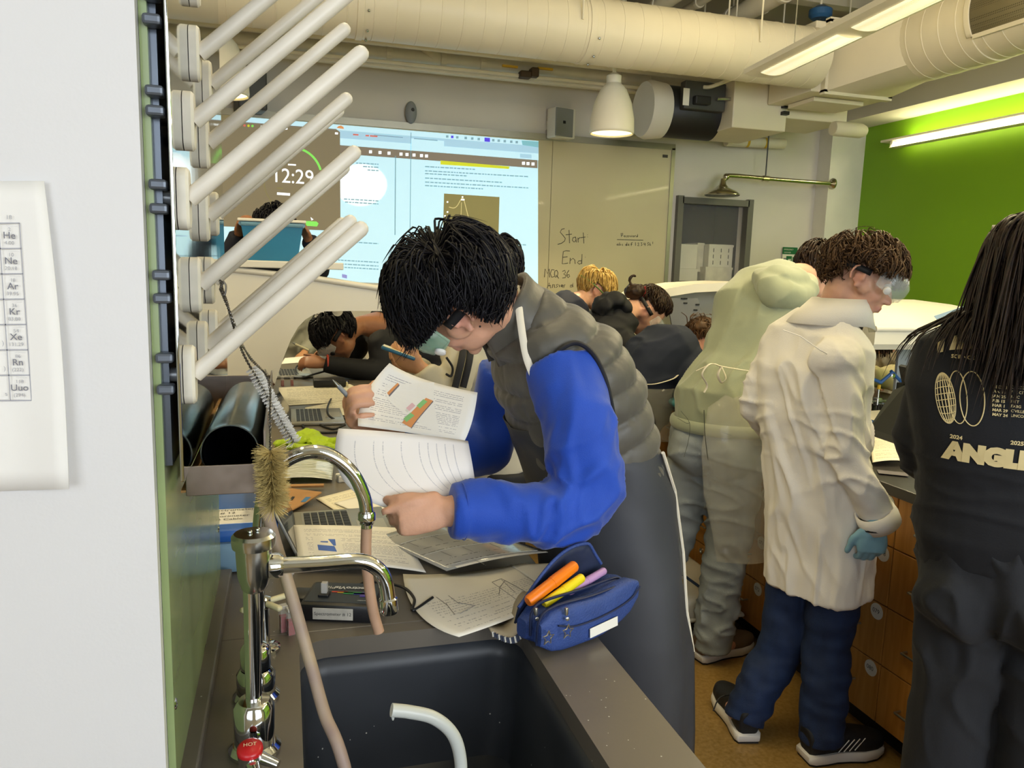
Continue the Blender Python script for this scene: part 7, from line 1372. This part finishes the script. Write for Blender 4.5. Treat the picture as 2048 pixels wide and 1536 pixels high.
cloth('sweatshirt', g, .007, M_SWEAT, pL, fold_field([(.006, (6, 6, 5), 3), (.014, stretch_along((.2, 0, 1), 14, 5), 6, (pw(1840, 900, 1.6), .2), True), (.016, (5, 5, 16), 9, (pw(1980, 1060, 1.4), .2), True)]), 4)
g = G(); ring_loft(g, [(tor[0][0] - A_([0, 0, .12]), .16, .13), (tor[0][0] - A_([0, 0, .03]), .186, .155), (tor[1][0], .178, .14)], lat)
for sg in (-1, 1): g.ell(tor[0][0] + lat * .08 * sg - bf * .06 - A_([0, 0, .07]), (.108, .105, .11))
for l in lg: cut_limb(g, [(l[0][0], .112), (l[1][0], .092), (l[2][0] - A_([0, 0, .05]), .098)], 6, 20)
cloth('sweatpants', g, .009, M_SWPANT, pL, fold_field([(.010, (7, 7, 3), 4), (.022, stretch_along((.6, .2, -.6), 3, 10), 7, (tor[0][0] - A_([0, 0, .1]) - bf * .1, .3), True)]), 3)
for l in lg: shoe(pL, l[2][0] - bf * .12, bf, .26, .10, M_BLACK, M_VENT)
# back print: projected onto the back of the sweatshirt as thin lettering
bpt = bpy.data.objects[[c_.name for c_ in pL.children if c_.name.startswith('sweatshirt')][0]]
from mathutils.bvhtree import BVHTree
swv = [v.co + Vector(OFF[pL.name]) for v in bpt.data.vertices]; bvh = BVHTree.FromPolygons(swv, [tuple(p.vertices) for p in bpt.data.polygons])
pr_r = A_([bf[1], -bf[0], 0]); pr_c = pw(1990, 850, 1.34)
def onback(x_, z_, lift=.0022):   # x along the back (to the right), z height: hit the cloth along the facing direction
    o_ = pr_c + pr_r * x_ + A_([0, 0, z_]) - bf * .6; h_ = bvh.ray_cast(Vector(o_), Vector(bf)); 
    if h_[0] is None: return None
    return A_(h_[0]) - bf * lift
def px2b(px, py):   # picture point -> (x, z) on the back plane
    q = P(px, py, y=YL); r_ = nrm(q - CPOS); t_ = ((pr_c - bf * .12 - CPOS) @ bf) / (r_ @ bf); w_ = CPOS + r_ * t_ - pr_c; return w_ @ pr_r, w_[2]
def bprint(name, polys, mat=M_CREAM):   # filled polygons (pixel outlines), gridded onto the cloth
    V = []; F = []
    for pl_ in polys:
        pts = [onback(*px2b(*q)) for q in pl_]
        if any(p is None for p in pts): continue
        o_ = len(V); V += pts; F.append(tuple(range(o_, o_ + len(pts))))
    if V: mk(name, (V, F), mat, pL, recalc=False)
def bgrid(name, q4, m_=8):
    a, b, c_, d_ = [A_(q, dtype=float) for q in q4]; rows = []
    for i in range(m_ + 1):
        r_ = []
        for j in range(m_ + 1):
            s_, t_ = j / m_, i / m_; q = (1 - t_) * ((1 - s_) * a + s_ * b) + t_ * ((1 - s_) * d_ + s_ * c_); h_ = onback(*px2b(*q)); r_.append(h_ if h_ is not None else pr_c)
        rows.append(r_)
    mk(name, G().grid(rows), M_CREAM, pL, recalc=False)
def bline(name, pts, r_=.0011):
    p = [onback(*px2b(*q), lift=.001) for q in pts]; p = [q for q in p if q is not None]
    if len(p) > 2: mk(name, G().tube(p, r_, 5), M_CREAM, pL)
def btext(name, s_, px, py, hpx, bold=0., sx=1.0):
    x0, z0 = px2b(px, py); _, z1 = px2b(px, py - hpx); size = (z1 - z0) / .72
    def wp(a, b): q = onback(x0 + a, z0 + b - .02 * a * 0); return q if q is not None else pr_c + pr_r * (x0 + a) - bf * .10
    text(name, s_, M_CREAM, pL, None, (1, 0, 0), (0, 0, 1), size, warp=wp, bold=bold, sx=sx)
S4 = 268 / 1372
Zb = lambda pts: [(1780 + a * S4, 640 + b * S4) for a, b in pts]
def dens(poly, m_=5):
    out = []
    for i in range(len(poly)):
        a, b = A_(poly[i], dtype=float), A_(poly[(i + 1) % len(poly)], dtype=float); out += [tuple(a + (b - a) * k / m_) for k in range(m_)]
    return out
for q4 in ([(472, 250), (552, 200), (530, 345), (466, 356)], [(640, 180), (755, 160), (735, 312), (595, 325)], [(800, 155), (870, 152), (890, 310), (790, 305)], [(1345, 240), (1420, 225), (1420, 305), (1325, 300)]): bgrid('print_block', Zb(q4))
btext('print_text', 'SCIENCE', *Zb([(615, 402)])[0], 7.6, .03); btext('print_text', 'OLYMPIAD', *Zb([(1215, 398)])[0], 8, .03)
for i, (a, b) in enumerate((('DEC 14', 'OAKTON'), ('JAN 11', 'FFX CITY'), ('JAN 25', 'NYC'), ('FEB 15', 'PITT'), ('MAR 1', 'FXBG'), ('MAR 29', "C'VILLE"), ('MAY 24', 'LINCOLN'))):
    btext('print_text', a, *Zb([(1045, 705 + 47.5 * i)])[0], 5.8, .035, .98); btext('print_text', b, *Zb([(1237, 711 + 48.5 * i)])[0], 5.6, .01, .92)
btext('print_text', '2024', *Zb([(603, 1235)])[0], 8.0, .035); btext('print_text', '2025', *Zb([(1233, 1290)])[0], 8.2, .035)
btext('print_title', 'ANGLEY', *Zb([(548, 1440)])[0], 33, .10, 1.02)
el_ = lambda cx_4, cy_4, rx, ry, rot, a0, a1, n_: [(cx_4 + rx * math.cos(t_) * math.cos(rot) - ry * math.sin(t_) * math.sin(rot), cy_4 + rx * math.cos(t_) * math.sin(rot) + ry * math.sin(t_) * math.cos(rot)) for t_ in np.linspace(a0, a1, n_)]
gc = (560, 822); rot_ = -.16
for k_ in (1.0, .80, .55, .25, -.05, -.4, -.75): bline('globe_line', Zb(el_(gc[0], gc[1], 100 * k_, 265, rot_, -math.pi / 2, math.pi / 2, 24)), .0010)
bline('globe_line', Zb(el_(gc[0], gc[1], 100, 265, rot_, 0, 2 * math.pi, 40)), .0010)
for v_ in (-.85, -.65, -.42, -.18, .05, .3, .55, .78): hw = 100 * math.sqrt(1 - v_ * v_); cx5, cy5 = gc[0] - 265 * v_ * math.sin(rot_), gc[1] + 265 * v_ * math.cos(rot_); bline('globe_line', Zb([(cx5 + t_ * hw * math.cos(rot_), cy5 + t_ * hw * math.sin(rot_) + 26 * (1 - t_ * t_) * (1 if v_ > .1 else -1) * abs(v_)) for t_ in np.linspace(-1, 1, 12)]), .0010)
bline('orbit_ring', Zb(el_(690, 810, 95, 272, -.08, 0, 2 * math.pi, 60)), .0011); bline('orbit_ring', Zb(el_(840, 822, 128, 280, -.04, 0, 2 * math.pi, 60)), .0013)
def regL(d): return ((d[:, 2] > -.2) & ~((d[:, 0] > .45) & (d[:, 2] < .55))) | (d[:, 0] < -.35)
Rb = np.stack([bf, lat, A_([0, 0, 1.])], 1); cb_ = sum(q[0] for q in tor[2:6]) / 4
hairdo('long_hair', hc_, HM, hs, H_LONG, pL, 1900, lambda d: .43 + .09 * (d[:, 0] < 0), regL, lambda d: np.stack([-.6 + 0 * d[:, 0], .55 + .2 * d[:, 1], -.6 + 0 * d[:, 0]], 1), grav=.55, width=.0032, seed=8, lift=.05, vol=.022, steps=20, jt=.03, hold=.4, gdir=lat * .07 + A_([0, 0, -.9]) - bf * .40, trim=False, bvh=bvh)
# ================================================================ the other students
def student(label, vox, sk, HC, hf, hu, hs, lat, T_, arms, top, hairm, hairlen, hfold=1.0, legs=True, ground=None, pant=None, hands=True, hn=500, hkw=None, topname='sweatshirt', specs=None, puff=.018, hreg=None, gl=None):
    hf = nrm(hf); HM = frame(hf, A_(hu)); tor = [(pw(a, b, y), w_, d_) for a, b, w_, d_, y in T_]; lat = nrm(lat); bf = np.cross(lat, A_([0, 0, 1.]))
    ar = [[(pw(*q[:3]), q[3]) for q in a] for a in arms]
    g = G(); add_head(g, HC, HM, hs); limb(g, [(tor[-2][0], .055), (tor[-1][0], .055), (HC + HM @ A_([-.03, 0, -.05]), .052)]); ring_loft(g, [(c_, w_ * .75, d_ * .75) for c_, w_, d_ in tor], lat)
    for i, a in enumerate(ar):
        limb(g, a, k=.6); h_ = hands[i] if isinstance(hands, list) else None
        if h_ is not None: add_hand(g, a[-1][0], *h_)
        else: add_hand(g, a[-1][0], a[-1][0] - a[-2][0], (0, 0, -1), (0, 1, 0), (25, 30, 20), .92)
    pb = tor[0][0]; fx = A_([pb[0], pb[1], 0]) if ground is None else A_([ground[0], ground[1], 0.])
    lg = [[(pb + lat * .085 * q, .10), (fx + lat * .11 * q + A_([0, 0, .48]), .07), (fx + lat * .12 * q + A_([0, 0, .09]), .052)] for q in (-1, 1)]
    for l in lg: limb(g, l + [(l[-1][0] + bf * .12 - A_([0, 0, .05]), .034)], k=.85)
    o = person(label, g, vox, sk, (HC, HM, hs))
    g = G(); ring_loft(g, [(c_, w_ + puff, d_ + puff) for c_, w_, d_ in tor[:-1]], lat, 24)
    for a in ar: cut_limb(g, a, 5, 18); g.ell(a[0][0], (a[0][1] * 1.08,) * 3)
    cloth(topname, g, vox, top, o, fold_field(specs or [(.010 * hfold, (7, 7, 6), 3), (.013 * hfold, (6, 6, 12), 5, (tor[2][0], .4), True)]), 3)
    g = G(); ring_loft(g, [(pb - A_([0, 0, .1]), .16, .125), (pb, .172, .14), (tor[1][0], .16, .125)], lat)
    for l in lg: cut_limb(g, [(l[0][0], .11), (l[1][0], .085), (l[2][0] - A_([0, 0, .05]), .08)], 5, 16)
    cloth('trousers', g, max(vox, .011), pant or M_DPANTS, o, None, 3)
    for l in lg: shoe(o, l[2][0] - bf * .10, bf, .27, .10, M_BLACK, M_SOLEW)
    kw = dict(grav=.14, width=.004, seed=int(HC[0] * 100) % 97 + 3, lift=.25, vol=.028); kw.update(hkw or {})
    hairdo('hair', HC, HM, hs, hairm, o, hn, (lambda d: hairlen + 0 * d[:, 0]) if not callable(hairlen) else hairlen, hreg or reg_short, kw.pop('comb', comb_crown), **kw)
    return o, tor, ar, HM, lat, bf
# ---- phone reader behind the reading student
M_CREAMH = pm('cream_hoodie', '#b9b3a0', .85, var=.04, vs=8, bump=.05, bs=250); M_STRIPE = pm('black_stripe', '#1c1d22', .8); M_GREYSW = pm('grey_sleeve', '#77766f', .8, var=.06)
HC = pw(985, 545, 2.75)
o, tor, ar, HM, l_, b_ = student('student in cream hoodie with black stripes holding a phone', .0115, SK_B, HC, (-.8, .1, -.55), (-.5, 0, .85), 1.0, (-.1, -1, 0), [(1000, 930, .165, .125, 2.8), (985, 860, .155, .115, 2.8), (965, 780, .16, .12, 2.8), (955, 710, .17, .115, 2.79), (965, 650, .13, .085, 2.78), (975, 610, .06, .06, 2.77)],
    [[(930, 690, 2.64, .07), (912, 760, 2.58, .064), (885, 790, 2.58, .058), (845, 738, 2.58, .044)], [(960, 690, 2.98, .066), (920, 770, 3.0, .058), (880, 770, 2.95, .05), (830, 735, 2.80, .042)]], M_CREAMH, H_BLACK, .09, topname='hoodie',
    hands=[((-.8, .1, .4), (.2, .8, .5), (0, 0, 1), (30, 35, 20), .95), ((-.8, -.1, .4), (.2, -.8, .4), (0, 0, 1), (30, 35, 20), .95)], hn=700, pant=M_DPANTS)
for dx in (0, 16): tie(o, 'sleeve_stripe', [pw(928 + dx * .9, 690, 2.56), pw(922 + dx, 725, 2.51), pw(910 + dx, 775, 2.50)], .012, M_STRIPE, .35)
tie(o, 'drawstring', [pw(893, 715, 2.52), pw(905, 735, 2.52), pw(902, 752, 2.52), pw(892, 748, 2.52)], .008, M_STRIPE, .5)
ph = thing('phone', pw(797, 706, 2.62), 'phone in a blue case held beside the reading student\'s goggles', 'phone'); pc_ = pw(797, 705, 2.60); PM = frame(nrm(A_([.85, -.15, -.30])), A_([.2, 0, 1.])); mk('case', G().rbox(pc_, (.12, .075, .012), .005, PM), pm('blue_phone_case', '#245a78', .4), ph, smooth=40); mk('screen', G().rbox(pc_ + PM @ A_([0, 0, .0065]), (.112, .068, .002), .001, PM), M_HW, ph)
# ---- writing student under the hood
HC = pw(672, 668, 4.45)
o, tor, ar, HM, l_, b_ = student('student in black sweatshirt writing with head low under the hood', .0115, SK_D, HC, (-.5, .1, -.86), (-.86, 0, .5), 1.12, (-.2, -1, 0), [(960, 850, .165, .125, 4.7), (900, 780, .16, .13, 4.7), (850, 715, .17, .14, 4.68), (800, 670, .185, .14, 4.65), (755, 652, .17, .11, 4.6), (722, 650, .08, .07, 4.55)],
    [[(765, 690, 4.42, .085), (762, 738, 4.36, .07), (725, 740, 4.34, .062), (648, 727, 4.36, .048)], [(720, 668, 4.78, .07), (712, 705, 4.85, .062), (690, 708, 4.80, .05), (668, 705, 4.72, .04)]], M_BLACKC, H_BLACK, .09, hn=800, ground=(1.25, 4.75),
    hands=[((-.95, .1, .1), (.1, .6, -.75), (0, .5, .8), (40, 40, 25), 1.15), ((-.9, -.2, .05), (.1, -.4, -.85), (0, -.5, .8), (40, 40, 25), 1.1)])
goggles(HC, HM, 1.12, o, M_GOGC, vent=M_BLACK); 
penobj('pencil', pw(616, 700, 4.34), pw(590, 688, 4.33), .006, M_HW, 'wooden pencil in the writing student\'s fingers', 'pencil')
mk('red_wristband', G().tube([ar[0][-1][0] + A_([.02, .045 * math.cos(a), .045 * math.sin(a)]) for a in np.linspace(0, 6.283, 20)], .006, 6), M_RED and pm('red_band', '#b3402e', .5), o)
# ---- grey student behind, seen through the hood opening
M_GREYT = pm('grey_shirt', '#8d8d82', .8, var=.08)
HC = pw(560, 560, 5.75); student('student in grey shirt partly hidden beyond the hood leg', .013, SK_B, HC, (.4, -.6, -.6), (.3, -.3, .9), 1.0, (.8, .5, 0), [(560, 780, .175, .125, 5.75), (560, 735, .165, .115, 5.75), (562, 690, .18, .12, 5.75), (566, 640, .19, .115, 5.75), (566, 600, .13, .08, 5.75), (563, 585, .06, .06, 5.75)],
    [[(610, 640, 5.72, .07), (625, 690, 5.70, .06), (610, 705, 5.6, .05)], [(520, 640, 5.8, .07), (505, 700, 5.8, .06), (530, 710, 5.7, .05)]], M_GREYT, H_DBROWN, .08, hn=300)
# ---- bin carrier behind the hood
HC = pw(550, 462, 3.98); o, tor, ar, HM, l_, b_ = student('student with black hair hidden behind the blue bin', .012, SK_D, HC, (.1, -.9, -.2), (0, -.2, 1), 1.0, (1, .1, 0), [(350, 800, .165, .125, 4.02), (372, 730, .155, .115, 4.02), (412, 650, .165, .12, 4.02), (465, 570, .175, .115, 4.02), (508, 525, .12, .08, 4.02), (535, 498, .06, .06, 4.0)],
    [[(545, 545, 3.98, .068), (630, 545, 3.94, .058), (634, 505, 3.86, .05), (616, 478, 3.80, .04)], [(430, 560, 3.98, .068), (440, 560, 3.9, .058), (465, 500, 3.84, .05), (478, 470, 3.80, .04)]], pm('navy_sleeve', '#171b2b', .8, var=.08), H_BLACK, .05, hn=600, ground=(-.78, 4.0), hands=[((-.35, -.5, .8), (-.7, -.5, 0), (0, -1, .3), (30, 60, 30), .92), ((.2, -.4, .8), (.7, -.5, 0), (0, -1, .3), (30, 60, 30), .92)])
# ---- blond student, navy coat
M_NAVYC = pm('navy_coat', '#1b2136', .8, var=.07)
HC = pw(1192, 578, 4.70); o, tor, ar, HM, l_, b_ = student('blond student in navy coat bending near the whiteboard', .0125, SK_K, HC, (.75, -.15, -.65), (.55, 0, .83), 1.08, (.15, 1, 0), [(1060, 790, .165, .125, 4.65), (1075, 730, .16, .12, 4.65), (1095, 675, .175, .125, 4.65), (1125, 630, .19, .125, 4.67), (1150, 605, .14, .09, 4.68), (1172, 592, .07, .065, 4.69)],
    [[(1150, 650, 4.50, .07), (1170, 700, 4.45, .06), (1220, 705, 4.50, .05)], [(1120, 640, 4.90, .07), (1170, 695, 4.95, .06), (1230, 700, 4.95, .05)]], M_NAVYC, H_BLOND, .13, topname='coat', hn=1100, hkw=dict(grav=.25, width=.004, vol=.03, curl=.12))
mk('goggle_strap_green', G().tube([HC + HM @ (A_([-.012 + .118 * math.cos(a), .098 * math.sin(a), -.01]) * 1.08) for a in np.linspace(.9, 5.4, 26)], .007, 6, flat=.4), pm('green_strap', '#6a9a50', .5), o)
tie(o, 'red_collar', [pw(1088, 588, 4.53), pw(1096, 592, 4.52), pw(1104, 598, 4.52)], .012, pm('red_trim', '#8c3030', .6))
# ---- black hoodie with bun
HC = pw(1296, 622, 3.93); o, tor, ar, HM, l_, b_ = student('student in black hoodie with topknot bun looking down', .0115, SK_K, HC, (.5, -.22, -.84), (.82, -.3, .5), 1.06, (.25, 1, 0), [(1120, 850, .165, .13, 3.88), (1145, 790, .16, .125, 3.88), (1175, 725, .18, .13, 3.88), (1205, 665, .19, .13, 3.90), (1240, 628, .15, .095, 3.91), (1268, 615, .075, .07, 3.92)],
    [[(1248, 690, 3.73, .075), (1258, 745, 3.70, .065), (1300, 748, 3.78, .05)], [(1225, 650, 4.13, .072), (1260, 715, 4.18, .062), (1320, 732, 4.13, .05)]], M_BLACKC, H_DBROWN, .085, topname='hoodie', hn=900, hkw=dict(vol=.02, grav=.05, comb=lambda d: A_([-.9, 0, .9]) - d * 0))
g = G()
for px, py, r_ in ((1205, 612, .06), (1225, 602, .065), (1245, 612, .055), (1215, 632, .055)): g.ell(pw(px, py, 3.80), (r_, r_ * 1.4, r_ * .75))
cloth('hood', g, .010, M_BLACKC, o, fold_field([(.018, (11, 11, 11), 5, (pw(1220, 610, 3.80), .3), True)]), 6)
g = G(); bu = pw(1268, 583, 3.90); g.ell(bu, (.055, .055, .045)); g.ell(bu + A_([.03, -.02, .01]), (.03, .03, .03)); g.tube(cat_rom([bu + A_([-.01, 0, .03]), bu + A_([-.03, 0, .06]), bu + A_([-.015, 0, .085]), bu + A_([.01, 0, .08])], 4), .008, 6); cloth('hair_bun', g, .006, H_DBROWN, o, fold_field([(.006, (50, 50, 50), 4)]), 3)
tie(o, 'hair_tie', [bu + A_([.04, -.05, .03]), bu + A_([.05, -.03, -.01]), bu + A_([.055, 0, -.04])], .006, pm('red_hair_tie', '#a33a34', .6)); goggles(HC, HM, 1.06, o, M_GOGC)
# ---- navy top, bent low, clear apron
HC = pw(1400, 688, 3.36); o, tor, ar, HM, l_, b_ = student('student in navy top bent low over the island with messy bun', .0105, SK_K, HC, (.55, .2, -.8), (.8, .1, .55), 1.0, (.1, 1, 0), [(1282, 800, .17, .135, 3.3), (1290, 765, .165, .13, 3.3), (1310, 725, .175, .13, 3.32), (1335, 700, .18, .12, 3.33), (1362, 692, .14, .085, 3.34), (1382, 690, .065, .06, 3.35)],
    [[(1380, 722, 3.20, .072), (1393, 780, 3.06, .062), (1388, 825, 3.05, .052), (1366, 812, 3.10, .042)], [(1360, 705, 3.52, .07), (1400, 748, 3.58, .06), (1450, 755, 3.55, .05)]], pm('navy_knit', '#1f2638', .85, var=.07), H_BROWN, .08, hn=600, hkw=dict(vol=.015, comb=lambda d: A_([-.9, 0, .6]) - d * 0), ground=(1.42, 3.25))
g = G(); bu = pw(1402, 655, 3.33); g.ell(bu, (.05, .05, .04)); cloth('hair_bun', g, .006, H_BROWN, o, fold_field([(.008, (45, 45, 45), 4)]), 2)
for k_ in range(9): q = bu + A_([RNG.normal() * .03, RNG.normal() * .03, .02]); tie(o, 'bun_wisp', [q, q + A_([RNG.normal() * .02, 0, .03]), q + A_([RNG.normal() * .04, 0, .05])], .004, H_BROWN)
open_wrap('clear_apron', o, [(tor[1][0] + A_([0, 0, .0]), l_, b_, .20, .17, math.radians(-170), math.radians(30)), (tor[0][0], l_, b_, .205, .18, math.radians(-172), math.radians(30)), (tor[0][0] - A_([-.02, 0, .16]), l_, b_, .2, .18, math.radians(-170), math.radians(30))], 0, 0, M_CLRAP, 30, .0015, fold_field([(.012, (9, 9, 5), 4)]))
tie(o, 'apron_tie', [pw(1280, 768, 3.12), pw(1310, 768, 3.09), pw(1345, 758, 3.10), pw(1358, 748, 3.13)], .006, M_TIE)
g = G(); add_hand(g, ar[0][-1][0], ar[0][-1][0] - ar[0][-2][0], (0, 0, -1), (0, 1, 0), (25, 30, 20), .95, k=1.15); cloth('glove', g, .006, pm('teal_glove', '#4f9aa0', .45), o, None, 2)
# ---- lab coat student with long dark hair under the near hood
HC = pw(1752, 672, 3.84); o, tor, ar, HM, l_, b_ = student('student in cream lab coat with long dark hair under the hood', .0115, SK_A, HC, (-.35, -.6, -.72), (-.2, -.4, .8), 1.0, (.7, -.65, 0), [(1812, 870, .165, .125, 3.98), (1806, 820, .155, .12, 3.98), (1796, 775, .165, .12, 3.97), (1784, 725, .175, .115, 3.95), (1770, 695, .13, .085, 3.92), (1760, 685, .06, .06, 3.88)],
    [[(1806, 708, 3.86, .085), (1812, 745, 3.74, .075), (1780, 757, 3.62, .066), (1735, 752, 3.55, .056)], [(1745, 715, 4.05, .07), (1720, 755, 3.95, .06), (1740, 760, 3.85, .05)]], pm('cream_lab_coat', '#cfc39c', .8, var=.04), H_LONG, .30, topname='lab_coat', hn=900, hkw=dict(grav=.5, steps=14, hold=.3), hreg=regL, specs=[(.02, (12, 12, 12), 4, (pw(1790, 740, 3.75), .4), True), (.008, (7, 7, 5), 2)])
# ---- student with goggles pushed up behind the green hoodie
HC = pw(1652, 512, 5.05); o, tor, ar, HM, l_, b_ = student('dark haired student with goggles pushed up behind the lab coat student', .012, SK_B, HC, (-.4, -.75, -.4), (-.2, -.3, .9), 1.0, (.85, -.4, 0), [(1655, 740, .165, .125, 5.1), (1655, 690, .155, .115, 5.1), (1655, 640, .165, .12, 5.1), (1654, 590, .175, .115, 5.1), (1652, 560, .12, .08, 5.09), (1651, 548, .06, .06, 5.08)],
    [[(1680, 590, 5.05, .07), (1690, 640, 5.0, .06), (1680, 680, 4.9, .05)], [(1625, 590, 5.15, .07), (1615, 640, 5.12, .06), (1625, 680, 5.0, .05)]], M_GREYT, H_DBROWN, .075, hn=600)
goggles(HC, HM, 1.05, o, pm('white_goggle', '#cfd0bd', .3, var=.03), z0=.055, xo=-.012)
bpy.data.scenes.remove(TMP)
